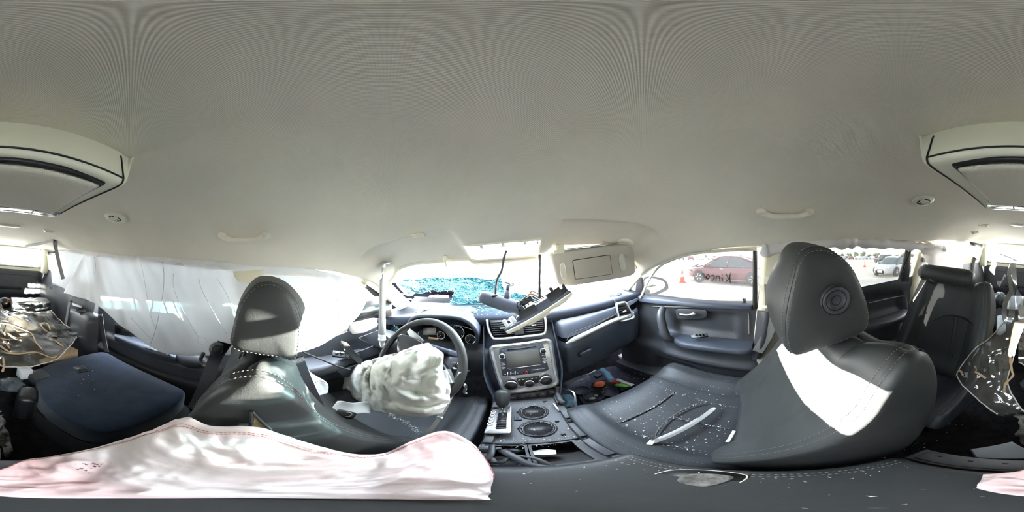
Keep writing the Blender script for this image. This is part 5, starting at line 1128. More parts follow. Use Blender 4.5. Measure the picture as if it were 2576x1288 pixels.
# ---------------------------------------------------------------- pink airbag draped over the middle
PB = thing('center_airbag', (-.1, .0, .5), 'pinkish white airbag torn out of the driver seat and draped over the armrest', 'airbag')
top = [(2478, 1192, dict(z=.500)), (0, 1182, dict(z=.520)), (60, 1158, dict(z=.54)), (120, 1149, dict(z=.56)), (200, 1135, dict(z=.60)), (300, 1108, dict(z=.66)), (380, 1082, dict(x=-.163)), (460, 1050, dict(x=-.166)), (530, 1072, dict(x=-.160)), (620, 1073, dict(x=-.158)), (700, 1090, dict(x=-.157)), (800, 1122, dict(x=-.152)), (900, 1143, dict(x=-.150)), (965, 1140, dict(x=-.152)), (1030, 1112, dict(x=-.150)), (1100, 1086, dict(x=-.150)), (1140, 1088, dict(x=-.135)), (1185, 1112, dict(z=.500)), (1215, 1145, dict(z=.496)), (1237, 1182, dict(z=.494)), (1234, 1210, dict(z=.493)), (1228, 1235, dict(z=.493)), (1222, 1258, dict(z=.493))]
T_ = [P(px, py, **k) for px, py, k in top]
B_ = []
nT = len(T_)
HEM = cr([P(2455, 1228, z=.497), P(20, 1250, z=.496), P(330, 1254, z=.496), P(640, 1253, z=.496), P(950, 1256, z=.496), P(1218, 1258, z=.495)], 64)
for i, p in enumerate(T_):   # lower hem under the camera, along the middle of the lid
    t = i / (nT - 1); B_.append(HEM[int(round(t * 63))])
rows = []
for i, (p, q) in enumerate(zip(T_, B_)):
    bul = smooth(0, .25, i / (nT - 1)) * (1 - smooth(.75, 1, i / (nT - 1)))
    m1 = lerp(p, q, .30); m2 = lerp(p, q, .65); m1.z = lerp(p.z, .505, .42) + .02 * bul; m2.z = .505 + .03 * bul + max(0, p.z - .60) * .12
    rows.append([p, m1, m2, q])
c1, c2 = crumple(5, 9, .030), crumple(12, 20, .012)
def pd(p, a, b):
    e = smooth(0, .10, b) * smooth(0, .2, 1 - b); 
    return p + V(.25, 0, 1) * ((c1(p) + c2(p)) * .7 * e + .010 * noise.noise(V(p.x * 10, p.y * 10, p.z * 10)) * e + .004 * (b < .06) * noise.noise(p * 60))
vf = net(rows, 200, 60, pd); vf = ([V(v.x, v.y, max(v.z, .4935)) for v in vf[0]], vf[1]); n200 = vf[0]
edge = [n200[i * 60 + 3] for i in range(200)]; edge2 = [n200[i * 60 + 4] for i in range(200)]
hem = [n200[i * 60] for i in range(200)]
surf_ = list(n200)
vf = thicken(vf, -.0018, 200, 60); pk = mk('airbag_cloth', *vf, M['pink'], PB)
g = G(); g.add(dashes([p + V(.001, 0, .0018) for p in edge[8:180]], .0007, .003, .0015)); g.add(dashes([p + V(.001, 0, .0018) for p in edge2[8:180]], .0007, .003, .0015)); g.to('stitching', M['red_thread'], PB, kind='stuff')
# small printed marks on the cloth, lying on its surface (too worn to read)
g = G()
def on_pk(px, py):
    r = ray(px, py); best = None
    for v in surf_[::1]:
        d = (v - EYE); k = d.normalized().dot(r)
        if best is None or k > best[0]: best = (k, v, d.length)
    return EYE + r * (best[2] - .003)
for px, py, w in ((190, 1168, 4), (212, 1166, 10), (218, 1169, 7), (236, 1167, 9), (243, 1170, 12), (250, 1173, 10), (238, 1174, 8), (228, 1178, 7), (196, 1181, 6), (205, 1179, 8), (216, 1184, 6), (226, 1190, 9), (258, 1168, 8)):
    for k in range(3):
        a = on_pk(px - w / 2 + k * w / 3, py + R.uniform(-1, 1)); b = on_pk(px - w / 2 + (k + .7) * w / 3, py + R.uniform(-1, 1)); g.add(tube([a, b], .0007, 4))
g.to('print', M['ink'], PB, kind='stuff')
# ---------------------------------------------------------------- sun visors
vz = thing('sun_visor', (.35, .58, .97), 'beige cloth sun visor folded down in front of the passenger with a closed mirror cover', 'sun visor')
vq = [P(1379, 634, y=.575), P(1592, 611, y=.585), P(1597, 692, y=.60), P(1404, 722, y=.60)]
vn = (vq[1] - vq[0]).cross(vq[3] - vq[0]).normalized(); vn = vn if vn.y < 0 else -vn
vq[2] = PP(1597, 692, vq[0], vn)
mk('visor_panel', *slab([p - vn * .012 for p in quad_round(vq, .16, 8)], .022, vn, .010, 4), M['visor'], vz, smooth_='auto')
VP = lambda px, py, h=0.: PP(px, py, vq[0] + vn * .010, vn) + vn * h
mq = [VP(1440, 655), VP(1533, 641), VP(1540, 689), VP(1447, 702)]; g = G(); g.add(slab(quad_round(mq, .05), .003, vn, .001)); mc = g.to('mirror_cover', M['visor'], vz, smooth_='auto')
g = G(); g.add(tube([p + vn * .002 for p in quad_round(mq, .05)], .0014, 5, closed=True)); g.to('cover_seam', M['black'], mc)
for q in ([(1407, 665), (1420, 662), (1425, 700), (1413, 703)], [(1555, 640), (1569, 638), (1574, 678), (1561, 681)]):
    o_ = quad_round([VP(*c) for c in q], .4, 6); g = G(); g.add(slab(o_, .003, vn, .001)); l_ = g.to('lamp_lens', M['lamp_lens'], vz, smooth_='auto')
    g = G(); g.add(tube([p + vn * .002 for p in o_], .0016, 5, closed=True)); g.to('lens_rim', M['trim_light'], l_)
g = G(); g.add(tube(cr([P(1556, 606, y=.575), P(1562, 600, y=.56), P(1580, 603, y=.55), P(1592, 611, y=.56)], 14), [.011] * 3 + [.013] * 8 + [.010] * 3, 12)); g.to('pivot_arm', M['trim_light'], vz)
g = G(); g.add(tube([P(1422, 628, y=.57), P(1555, 612, y=.575)], .004, 8)); g.to('pivot_rod', M['chrome'], vz)
g = G(); g.add(box(P(1409, 626, y=.57), (.03, .02, .035), (.1, 0, .2), .006)); g.add(box(P(1402, 634, y=.57), (.03, .014, .014), None, .004)); g.to('visor_clip', M['trim_light'], vz, smooth_='auto')
lv = thing('broken_visor_rod', P(963, 870, y=.50), 'pale grey ribbed rod of the torn-off visor hanging in front of the steering wheel', 'visor rod')
a, b = P(962, 660, y=.53), P(961, 874, y=.50)
g = G(); g.add(tube([lerp(a, b, t) for t in (.0, .12, .19)], .0055, 12)); g.to('upper_rod', M['chrome'], lv)
g = G(); g.add(tube([lerp(a, b, t) for t in (.185, .19, .30, .6, .82, .825)], [.010, .0125, .0145, .0155, .0165, .015], 16)); g.to('sleeve', M['grey_rod'], lv)
g = G(); g.add(tube([lerp(a, b, t) for t in (.82, .83, .88, .885, .90, .905, .94, .985, 1.)], [.016, .0175, .0165, .0185, .0185, .015, .014, .009, .006], 14)); g.to('end_cap', M['white'], lv)
g = G(); g.add(box(P(970, 662, y=.53), (.055, .03, .010), (.2, 0, -.2), .004)); g.add(box(P(965, 668, y=.525), (.02, .012, .016), None, .003)); g.to('mount_plate', M['chrome'], lv, smooth_='auto')
hk = thing('visor_clip', P(1122, 660, y=.60), 'small beige visor clip left on the headliner edge, left of the roof opening', 'clip')
g = G(); g.add(box(P(1121, 652, y=.595), (.016, .02, .03), (.2, 0, 0), .006)); g.to('clip_body', M['trim_light'], hk, smooth_='auto')
g = G(); g.add(box(P(1122, 662, y=.59), (.010, .012, .02), (.5, 0, 0), .004)); g.to('clip_hook', M['trim_light'], hk, smooth_='auto')
# ---------------------------------------------------------------- fallen rear-view mirror and roof console on their wires
mr = thing('rear_view_mirror', P(1265, 760, y=.58), 'grey rear-view mirror hanging by its cable below the roof opening, seen from behind', 'mirror')
a, b = P(1203, 742, y=.60), P(1328, 782, y=.55); ux = (b - a).normalized(); uz = V(0, .25, 1); uz = (uz - ux * uz.dot(ux)).normalized(); uy = uz.cross(ux)
c = lerp(a, b, .5)
def mirb(s, t):
    th = 2 * PI * t; u = lerp(-1, 1, s); k = (1 - abs(u) ** 6) ** .35 if abs(u) < 1 else 0
    return c + ux * (u * .092) + uz * (.026 * k * math.copysign(abs(math.sin(th)) ** .8, math.sin(th)) - .012 * (1 - u * u) * 0) + uy * (-.020 * k * math.copysign(abs(math.cos(th)) ** .9, math.cos(th)))
mk('mirror_housing', *grid(mirb, 30, 28, cv=True), M['dash_plastic'], mr)
g = G(); g.add(slab([c + uy * .012 + ux * (sx * .085) + uz * (sz * .02) for sx, sz in ((-1, -1), (1, -1), (1, 1), (-1, 1))], .009, uy, .002)); g.to('mirror_glass', M['mirror'], mr)
p0, p1 = P(1275, 752, y=.575), P(1278, 716, y=.575)
g = G(); g.add(tube([p0, lerp(p0, p1, .15), lerp(p0, p1, .6), lerp(p0, p1, .62)], [.013, .012, .010, .006], 14)); g.add(tube([lerp(p0, p1, .6), p1], .006, 10)); st_ = g.to('mirror_stem', M['dash_plastic'], mr)
g = G(); g.add(tube(cr([p1 + V(-.008, 0, .012), p1 + V(.004, 0, .006), p1 + V(.018, 0, .004), p1 + V(.016, 0, -.004), p1 + V(.0, 0, -.004)], 18), .003, 8)); g.add(tube([p1 + V(-.016, 0, .010), p1 + V(.012, 0, -.002)], .0025, 6)); g.to('spring_clip', M['steel'], st_)
g = G(); g.add(lathe([(.014, -.003), (.014, .002), (.009, .004), (0, .004)], P(1243, 742, y=.58), (-.1, -.1, 1), 20)); g.to('cable_grommet', M['black'], mr)
def cable(name, pts, r, m, label, cat='cable', **k):
    g = G(); c = cr(pts, 60); rr = [r * (1 + .18 * noise.noise(V(i * .35, r * 900, 0))) for i in range(60)]; g.add(tube(c, rr, 8)); return tag(g.to(name, m, **k), label, cat)
cable('mirror_cable', [P(1274, 630, y=.555), P(1267, 652, y=.60), P(1262, 680, y=.605), P(1250, 705, y=.60), P(1246, 742, y=.58)], .0048, M['black'], 'black taped cable from the roof opening down to the hanging mirror')
cable('console_cable', [P(1353, 608, y=.545), P(1357, 625, y=.605), P(1358, 660, y=.60), P(1357, 700, y=.57), P(1357, 750, y=.53)], .0050, M['black'], 'black taped cable from the roof opening down to the hanging overhead console')
oc = thing('overhead_console', P(1340, 790, y=.50), 'fallen overhead lamp console hanging tilted by its cable in front of the dash vents', 'overhead console')
a, b = P(1266, 838, y=.50), P(1440, 733, y=.50); ux = (b - a).normalized(); un = V(.45, -.25, -1); un = (un - ux * un.dot(ux)).normalized(); uw = un.cross(ux); uw = uw if uw.y > 0 else -uw; Lc = (b - a).length
OP = lambda u, w, h: a + ux * (u * Lc) + uw * (w * .11) + un * h
fo_ = [OP(*q, 0) for q in ((0, .30), (.05, .05), (.15, -.05), (.85, -.08), (.96, 0), (1.0, .2), (1.0, .8), (.95, 1.0), (.1, 1.0), (.0, .7))]
mk('face_plate', *slab(cr(fo_, 60, True), .012, un, .005, 3), M['trim_light'], oc, smooth_='auto')
g = G(); g.add(slab([OP(.30, .2, .010), OP(.62, .18, .010), OP(.66, .5, .010), OP(.62, .85, .010), OP(.30, .85, .010)], .014, un, .006)); g.to('lamp_pod', M['trim_light'], oc, smooth_='auto')
g = G(); g.add(slab([OP(.72, .2, .010), OP(.90, .18, .010), OP(.90, .8, .010), OP(.72, .8, .010)], .010, un, .004)); g.to('lamp_lens', M['lamp_lens'], oc, smooth_='auto')
g = G(); g.add(slab([OP(.02, .1, 0), OP(.98, .02, 0), OP(.98, .95, 0), OP(.02, .95, 0)], .008, -un, .002)); g.to('rim_frame', M['dash_plastic'], oc, smooth_='auto')
for (u0, u1, w0, w1, h, m) in ((.28, .52, .1, .8, .030, 'black'), (.52, .70, .05, .9, .024, 'dash_plastic'), (.70, .90, .1, .85, .034, 'black'), (.20, .30, .3, .8, .016, 'dash_plastic'), (.86, .96, .2, .7, .020, 'black')):
    g = G(); g.add(slab([OP(u0, w0, -.006), OP(u1, w0, -.006), OP(u1, w1, -.006), OP(u0, w1, -.006)], h, -un, .004)); g.to('switch_housing', M[m], oc, smooth_='auto')
for u, w, h in ((.06, .3, .034), (.12, .6, .028), (.17, .3, .03), (.80, .2, .050), (.96, .3, .034), (.36, .2, .048)):
    g = G(); g.add(box(OP(u, w, -h * .5), (.012, .012, h), axes(un, ux), .002)); g.add(box(OP(u, w, -h), (.008, .02, .006), axes(un, ux), .001)); g.to('clip', M['plastic'] if u > .2 else M['white'], oc, smooth_='auto')
for k, m in enumerate(('black', 'oxide', 'black', 'orange', 'black')):
    g = G(); g.add(tube(cr([OP(.30 + .03 * k, .3 + .08 * k, -.03), OP(.34 + .04 * k, .2 + .1 * k, -.065), OP(.47 + .03 * k, .3 + .05 * k, -.055 - .004 * k), OP(.55 + .03 * k, .4, -.028)], 20), .0022, 6)); g.to('wire', M[m], oc)
g = G(); g.add(box(OP(.45, .4, -.055), (.045, .02, .02), axes(un, ux), .003)); g.to('connector', M['black'], oc, smooth_='auto')
# ---------------------------------------------------------------- overhead entertainment unit, roof vents and lamps
en_ = thing('entertainment_console', (.02, -.30, 1.24), 'large beige overhead entertainment console with a closed screen lid on the ceiling', 'overhead console')
ZB = 1.222
def ocl(y): return interp([-.42, -.38, -.30, -.20, -.17], [.150, .155, .166, .180, .184], y)
def oshell(a, b):
    x = lerp(-1, 1, a); pr = [(-.196, 1.320), (-.192, 1.300), (-.183, 1.272), (-.174, 1.246), (-.172, 1.232), (-.182, 1.224), (-.23, 1.221), (-.30, 1.219), (-.385, 1.216), (-.398, 1.220), (-.410, 1.25), (-.42, 1.325)]
    p = cr([V(0, *q) for q in pr], 40)[int(round(b * 39))]; ed = abs(x) ** 8
    hw = ocl(p.y) + .018 * (1 - smooth(1.22, 1.30, p.z)) * 0; y = p.y - .004 * x * x * (1 if p.y > -.3 else 0)
    fl = smooth(.76, 1, abs(x)); z = p.z + .092 * fl ** 1.6; fw = smooth(1.235, 1.30, p.z) * smooth(-.26, -.19, p.y); return V(.006 + x * (hw + .020 * fw * abs(x) ** 2), y - .018 * fl * smooth(-.26, -.19, p.y), min(z, roof_z(x * hw, y) + .004))
mk('shell', *grid(oshell, 64, 40), M['trim_light'], en_)
def osl(x, y): return V(.002 + x, y, 1.2155 + (y + .40) * .030)
def lidp(u, w): return osl(u * lerp(.094, .106, w), lerp(-.350, -.186 - .004 * u * u * w, w))
def lidf(a, b):
    u, w = a * 2 - 1, b; p = lidp(u, w); e = max(abs(u), abs(2 * w - 1)); return p - V(0, 0, .004 + .004 * (1 - e ** 10))
ll = mk('screen_lid', *thicken(grid(lidf, 30, 24), .004, 30, 24), M['headliner'], en_)
gp = [lidp(-1.04, 0), lidp(-1.04, .5), lidp(-1.04, 1.02), lidp(-.5, 1.03), lidp(0, 1.03), lidp(.5, 1.03), lidp(1.04, 1.02), lidp(1.04, .5), lidp(1.04, 0)]
g = G(); g.add(tube([p - V(0, 0, .0005) for p in gp], .0042, 6)); g.to('lid_gap', M['black'], en_)
def onshell(a, b): p = oshell(a, b); return p + (EYE - p).normalized() * .0012
g = G(); g.add(tube([onshell(.115 + .77 * k / 40, .345) for k in range(41)], .0015, 5)); g.to('shell_seam', M['black'], en_)
for a_ in (.115, .885):
    g = G(); g.add(tube([onshell(a_, .10 + .74 * k / 30) for k in range(31)], .0015, 5)); g.to('shell_seam', M['black'], en_)
g = G(); g.add(slab([osl(-.112, -.362), osl(.112, -.362), osl(.110, -.392), osl(-.110, -.392)], .006, (0, 0, -1), .002)); sst = g.to('sensor_strip', M['glass_tint'], en_)
g = G(); g.add(slab([osl(-.113, -.361) + V(0, 0, .002), osl(.113, -.361) + V(0, 0, .002), osl(.111, -.394) + V(0, 0, .002), osl(-.111, -.394) + V(0, 0, .002)], .003, (0, 0, -1))); g.to('strip_backing', M['chrome'], sst)
for x in (-.05, .05): g = G(); g.add(box(osl(x, -.377) - V(0, 0, .005), (.0025, .030, .004))); g.to('strip_divider', M['trim_light'], sst)
g = G(); g.add(box(osl(-.02, -.355) - V(0, 0, .006), (.05, .008, .004), None, .001)); g.to('latch', M['trim_light'], en_, smooth_='auto')
def rvent(px, py, r, z, label):
    p = P(px, py, z=z); p = V(p.x, p.y, roof_z(p.x, p.y)); e = .01; n = V((roof_z(p.x + e, p.y) - roof_z(p.x - e, p.y)) / (2 * e), (roof_z(p.x, p.y + e) - roof_z(p.x, p.y - e)) / (2 * e), -1).normalized()
    t = thing('ceiling_vent', p, label, 'air vent', 'roof air vents'); g = G(); g.add(lathe([(r, -.002), (r * .98, .004), (r * .90, .007), (r * .62, .008), (r * .58, .003), (0, .002)], p, n, 32)); g.to('vent_ring', M['trim_light'], t, smooth_='auto')
    x, y = frame(n); g = G(); g.add(slab([p + n * .004 + (x * math.cos(a) + y * math.sin(a)) * r * .56 for a in [2 * PI * k / 24 for k in range(24)]], .002, n)); g.to('vent_well', M['black'], t)
    for k in (-1, 0, 1):
        w = r * .52 * math.sqrt(1 - (k * .5) ** 2 * .9); g = G(); g.add(box(p + n * .007 + V(0, k * r * .34, 0), (w * 2, r * .30, .003), (.5, 0, 0), .001)); g.to('vent_blade', M['trim_light'], t, smooth_='auto')
rvent(290, 548, .045, 1.29, 'round beige air vent in the headliner behind the driver, left of the entertainment console')
rvent(2322, 503, .045, 1.29, 'round beige air vent in the headliner, right of the entertainment console')
rvent(122, 591, .045, 1.29, 'small distant round air vent in the headliner near the hooked-up left belt')
rvent(2474, 575, .045, 1.29, 'small distant round air vent in the headliner above the right second-row seat')
def flushlamp(px, py, w, d, label, name='dome_lamp', cat='lamp'):
    p = P(px, py, z=1.30); p.z = roof_z(p.x, p.y); t = thing(name, p, label, cat)
    g = G(); g.add(slab(rrect(p + V(0, 0, .003), (1, 0, 0), (0, 1, 0), w, d, d * .45, 6), .010, (0, 0, -1), .004)); g.to('bezel', M['trim_light'], t, smooth_='auto')
    g = G(); g.add(slab(rrect(p - V(0, 0, .005), (1, 0, 0), (0, 1, 0), w * .6, d * .6, d * .25, 6), .005, (0, 0, -1), .002)); g.to('lens', M['lamp_lens'], t, smooth_='auto')
flushlamp(22, 578, .17, .09, 'oval cargo dome lamp in the headliner near the rear window, left one'); flushlamp(2560, 576, .12, .09, 'oval cargo dome lamp in the headliner near the rear window, right one')
ch = thing('coat_hook', P(2452, 585, z=1.24), 'small beige coat hook on the headliner above the rear right pillar', 'hook')
g = G(); g.add(box(P(2452, 584, z=1.25), (.06, .02, .012), (0, 0, .4), .004)); g.to('hook_base', M['trim_light'], ch, smooth_='auto'); g = G(); g.add(tube(cr([P(2444, 585, z=1.24), P(2450, 588, z=1.235), P(2458, 583, z=1.24)], 8), .005, 6)); g.to('hook', M['trim_light'], ch)
# grab handles above the doors
for s, pxs, lab in ((-1, (560, 612, 668), 'beige grab handle on the headliner above the left curtain airbag'), (1, (1915, 1975, 2035), 'beige grab handle on the headliner above the right front seat')):
    yy_ = (590, 590, 590) if s < 0 else (530, 528, 530); pts = []
    for px, py in zip(pxs, yy_):
        r = ray(px, py); p = EYE.copy()
        for k in range(200):
            p = EYE + r * (.2 + .004 * k)
            if p.z > roof_z(p.x, p.y): break
        pts.append(p)
    c = pts[1]; t = thing('grab_handle', c, lab, 'handle', 'grab handles'); ins = V(-s * .45, 0, -1).normalized()
    a, b = pts[0], pts[2]; g = G(); g.add(tube(cr([a + ins * .004, lerp(a, c, .4) + ins * .022, c + ins * .026, lerp(b, c, .4) + ins * .022, b + ins * .004], 24), [.012] * 3 + [.0095] * 18 + [.012] * 3, 12)); g.to('grip', M['headliner'], t)
    for q in (a, b): g = G(); g.add(blob(q + ins * .004, (.022, .016, .012), n=14)); g.to('mount', M['headliner'], t)
# ---------------------------------------------------------------- broken windshield
ws = thing('window_8', (0, .85, .78), kind='structure')
WO = V(0, 1.13, .785); WN = V(0, .66, .75).normalized()
wx = V(1, 0, 0); wyv = V(0, -.75, .66).normalized()      # up the glass
def wpt(u, v): return WO + V(u * (1 - .16 * v / .8), -.045 * (u / .75) ** 2 * 1.2, 0) + wyv * v
def on_ws(px, py, h=0.):
    r = ray(px, py); t = (WO - EYE).dot(WN) / r.dot(WN); p = EYE + r * t
    for _ in range(6):
        v = (p - WO).dot(wyv); u = p.x / (1 - .16 * v / .8); q = wpt(u, v); t += (q - p).dot(WN) / r.dot(WN); p = EYE + r * t
    return u, v
def inside(pt, poly):
    x, y = pt; c = False; n = len(poly)
    for i in range(n):
        (x0, y0), (x1, y1) = poly[i], poly[i - 1]
        if (y0 > y) != (y1 > y) and x < (x1 - x0) * (y - y0) / (y1 - y0) + x0: c = not c
    return c
hole = [on_ws(*p) for p in ((1008, 745), (1022, 746), (1040, 750), (1050, 742), (1066, 742), (1076, 737), (1100, 728), (1101, 735), (1130, 731), (1146, 730), (1142, 745), (1136, 762), (1120, 772), (1095, 774), (1060, 776), (1030, 782), (1018, 770))]
crk = [on_ws(*p) for p in ((950, 655), (1003, 660), (1060, 664), (1120, 668), (1180, 670), (1250, 672), (1300, 690), (1330, 730), (1360, 752), (1330, 792), (1210, 798), (1000, 830), (955, 810))]
nu_, nv_ = 150, 76; uv = [(lerp(-.80, .80, i / (nu_ - 1)), lerp(-.02, .86, j / (nv_ - 1))) for i in range(nu_) for j in range(nv_)]
gc, gk = G(), G()
def wdisp(u, v):
    k = 1 if inside((u, v), crk) else 0; return wpt(u, v) + WN * (k * .012 * noise.noise(V(u * 14, v * 14, 0)))
gc.v = [wpt(u, v) for u, v in uv]; gk.v = [wdisp(u, v) for u, v in uv]
for i in range(nu_ - 1):
    for j in range(nv_ - 1):
        c = ((uv[i * nv_ + j][0] + uv[(i + 1) * nv_ + j][0]) / 2, (uv[i * nv_ + j][1] + uv[i * nv_ + j + 1][1]) / 2)
        if inside(c, hole): continue
        f = (i * nv_ + j, (i + 1) * nv_ + j, (i + 1) * nv_ + j + 1, i * nv_ + j + 1); (gk if inside(c, crk) else gc).f.append(f)
gc.to('clear_pane', M['glass'], ws); gk.to('cracked_pane', M['cracked'], ws)
g = G(); R2 = random.Random(11)
bu = [on_ws(*p) for p in ((1085, 718), (1160, 720), (1215, 742), (1150, 772), (1010, 800))]
for k in range(1500):
    cx, cy = bu[k % 5]; u = R2.gauss(cx, .11); v = R2.gauss(cy, .055); 
    if not inside((u, v), crk) or inside((u, v), hole): continue
    a = R2.uniform(0, PI); l = R2.uniform(.008, .075); p = [wpt(u + math.cos(a) * l * t, v + math.sin(a) * l * t) - WN * (.005 + .004 * t) for t in (-.5, .5)]; g.add(tube(p, R2.uniform(.0005, .0014), 3))
g.to('crack_lines', M['crack'], ws, smooth_=False, kind='stuff')
he = cr([wpt(*p) - WN * .004 for p in hole], 80, True); g = G(); g.add(tube(he, [.0022 + .0014 * noise.noise(V(k * .7, 0, 0)) for k in range(80)], 6, closed=True)); g.to('broken_edge', M['crumb'], ws)
# sagging sheet of broken glass lying over the dash edge
rows = [[P(1022, 775, y=.92), P(1060, 779, y=.90), P(1110, 774, y=.92), P(1160, 770, y=.95), P(1215, 772, y=.96)], [P(1022, 792, y=.82), P(1060, 788, y=.78), P(1110, 780, y=.80), P(1160, 778, y=.86), P(1210, 782, y=.88)], [P(1040, 808, y=.76), P(1064, 798, y=.73), P(1110, 792, y=.74), P(1150, 786, y=.80), P(1195, 788, y=.84)]]
vf = net(rows, 30, 50, lambda p, a, b: p + V(0, -.3, .5) * (.016 * noise.noise(p * 26))); mk('fallen_sheet', *vf, M['cracked'], ws)
rows = [[P(972, 805, y=.80), P(990, 792, y=.80), P(1014, 800, y=.82)], [P(972, 822, y=.76), P(995, 815, y=.74), P(1015, 818, y=.76)], [P(985, 838, y=.72), P(1002, 832, y=.70), P(1012, 824, y=.72)]]
vf = net(rows, 20, 20, lambda p, a, b: p + V(0, -.3, .5) * (.02 * noise.noise(p * 30))); mk('fallen_sheet', *vf, M['cracked'], ws)
def crumbs(name, n, fn, s0, s1, m, label, cat='glass crumbs', seed=1):
    r_ = random.Random(seed); g = G()
    for _ in range(n):
        p = fn(r_)
        if p is None: continue
        s = s0 * (s1 / s0) ** (r_.random() ** 2); q = [V(r_.uniform(-1, 1), r_.uniform(-1, 1), r_.uniform(0, 1.2)) * s + p for _ in range(4)]; g.add((q, [(0, 1, 2), (0, 2, 3), (0, 3, 1), (1, 3, 2)]))
    return tag(g.to(name, m, smooth_=False), label, cat, kind='stuff')
def dash_pt(r_):
    x = r_.choice((r_.uniform(-.62, .70), r_.gauss(-.13, .07), r_.gauss(.12, .18), r_.gauss(.45, .12))); y, z = dcrest(clamp(x, -.7, .7)); yy = y + abs(r_.gauss(.02, .16)); zz = lerp(z, z - .006, clamp((yy - y) / .09)) if yy < y + .09 else lerp(z - .006, .80 + (z - .82) * .2, clamp((yy - y - .09) / (.83 - y)))
    return V(x, yy, zz - .001) if yy < 1.02 else None
crumbs('dash_crumbs', 2600, dash_pt, .0012, .0045, M['crumb'], 'sparkling glass crumbs scattered along the top of the dashboard', seed=2)
def seat_pt(r_):
    if r_.random() < .45:
        s = r_.choice(SEAMS + [[(1500, 1010), (1560, 1066), (1650, 1112), (1800, 1143)], [(1636, 962), (1697, 987), (1770, 1010), (1868, 1028)]]); k = r_.randrange(len(s) - 1); t = r_.random(); px, py = lerp(s[k][0], s[k + 1][0], t) + r_.gauss(0, 1.2), lerp(s[k][1], s[k + 1][1], t) + r_.gauss(0, 1.2)
    else: px, py = r_.uniform(1500, 1870), r_.uniform(960, 1150)
    p = P(px, py, z=.4285)
    return p if .13 < p.x < .59 and .09 < p.y < .45 else None
crumbs('seat_crumbs', 900, seat_pt, .0009, .0035, M['crumb_white'], 'white crumbs scattered over the passenger seat cushion and along its seams', seed=3)
def drv_pt(r_):
    s = [(950, 1030), (985, 1042), (1030, 1068), (1050, 1085)]; k = r_.randrange(3); t = r_.random(); px, py = lerp(s[k][0], s[k + 1][0], t) + r_.gauss(0, 5), lerp(s[k][1], s[k + 1][1], t) + r_.gauss(0, 3)
    return P(px, py, z=.409)
crumbs('driver_seat_crumbs', 260, drv_pt, .001, .004, M['crumb_white'], "white crumbs along a seam of the driver's seat cushion", seed=14)
crumbs('armrest_crumbs', 150, lambda r_: V(r_.uniform(-.03, .10), r_.uniform(-.13, .16), .4885), .0008, .003, M['crumb_white'], 'white crumbs on the padded armrest lid', seed=4)
crumbs('console_crumbs', 420, lambda r_: (lambda x, y: V(x, y, ctop(y) - .003))(r_.uniform(-.08, .09), r_.choice((r_.uniform(.30, .56), r_.uniform(.28, .33)))), .0008, .0032, M['crumb_white'], 'white crumbs scattered around the cup holders on the bare console', seed=5)
crumbs('floor_crumbs', 260, lambda r_: V(r_.uniform(.15, .70), r_.uniform(-.65, -.2), .035), .002, .008, M['crumb_white'], 'pale debris on the black carpet behind the front passenger seat', seed=6)
def fold_pt(r_): 
    p = P(r_.gauss(190, 50), r_.gauss(965, 25), z=.482); return p
crumbs('folded_seat_crumbs', 40, fold_pt, .001, .004, M['crumb_white'], 'a few pale crumbs on the carpeted back of the folded seat', seed=8)
# ---------------------------------------------------------------- things lying on the front seats
ss = thing('broken_silver_strip', on_cush(1718, 1072), 'broken silver trim strip lying across the front passenger seat cushion', 'trim strip')
a, b = P(1638, 1113, z=.437), P(1795, 1028, z=.437); g = G(); L = [lerp(a, b, t) + V(0, 0, .004 * math.sin(t * 3)) for t in [k / 12 for k in range(13)]]
g.add(ribbon(L, .014, (.3, 1, .3), .002)); g.to('strip', M['silver'], ss, smooth_='auto')
g = G(); g.add(ribbon([p + V(.003, .004, .003) for p in L[1:9]], .008, (.2, 1, .6), .0015)); g.to('backing', M['white'], ss, smooth_='auto'); g = G(); g.add(box(a, (.022, .012, .006), (0, 0, .4), .002)); g.to('end_clip', M['white'], ss, smooth_='auto'); g = G(); g.add(box(b, (.012, .012, .006), (0, 0, .4), .002)); g.to('end_clip', M['white'], ss, smooth_='auto')
g = G(); g.add(slab([P(1826, 1112, z=.432), P(1836, 1112, z=.435), P(1852, 1084, z=.45), P(1844, 1083, z=.45)], .002, (-.3, .5, .8))); tag(g.to('seat_tag', M['white'], smooth_=False), 'small white tag sticking out of the passenger seat crease', 'tag')
rows = [[P(829, 1037, x=-.40), P(880, 1040, x=-.39), P(932, 1041, x=-.37)], [P(838, 1022, x=-.42), P(880, 1025, x=-.42), P(932, 1026, x=-.40)], [P(848, 1009, x=-.44), P(885, 1012, x=-.44), P(931, 1011, x=-.42)]]
vf = thicken(net(rows, 14, 20, lambda p, a, b: p + V(0, 0, .004 * math.sin(b * 9))), .0008, 14, 20); tag(mk('paper_sheet', *vf, M['paper']), "folded sheet of bluish white paper on the driver's seat cushion", 'paper')
lt = thing('long_white_strip', P(1080, 1080, z=.45), "long thin white trim strip leaning from the driver's seat up past the steering wheel", 'trim strip')
a, b = P(1070, 1096, y=.285), P(1158, 936, y=.40); g = G(); g.add(ribbon([lerp(a, b, t) for t in (0, .25, .5, .75, 1)], .010, (1, .4, 0), .0025)); g.to('strip', M['white'], lt, smooth_='auto'); g = G(); g.add(box(lerp(a, b, .36), (.014, .010, .012), None, .003)); g.to('clip', M['white'], lt, smooth_='auto')
g = G(); g.add(ring(P(826, 1012, z=.44), (.1, 0, 1), .020, .0012, 24, 5)); g.add(lathe([(.018, -.006), (.018, 0)], P(826, 1012, z=.435), (.1, 0, 1), 24)); tag(g.to('clear_disc', M['clear']), "clear round plastic cap on the driver's seat beside the paper", 'cap')
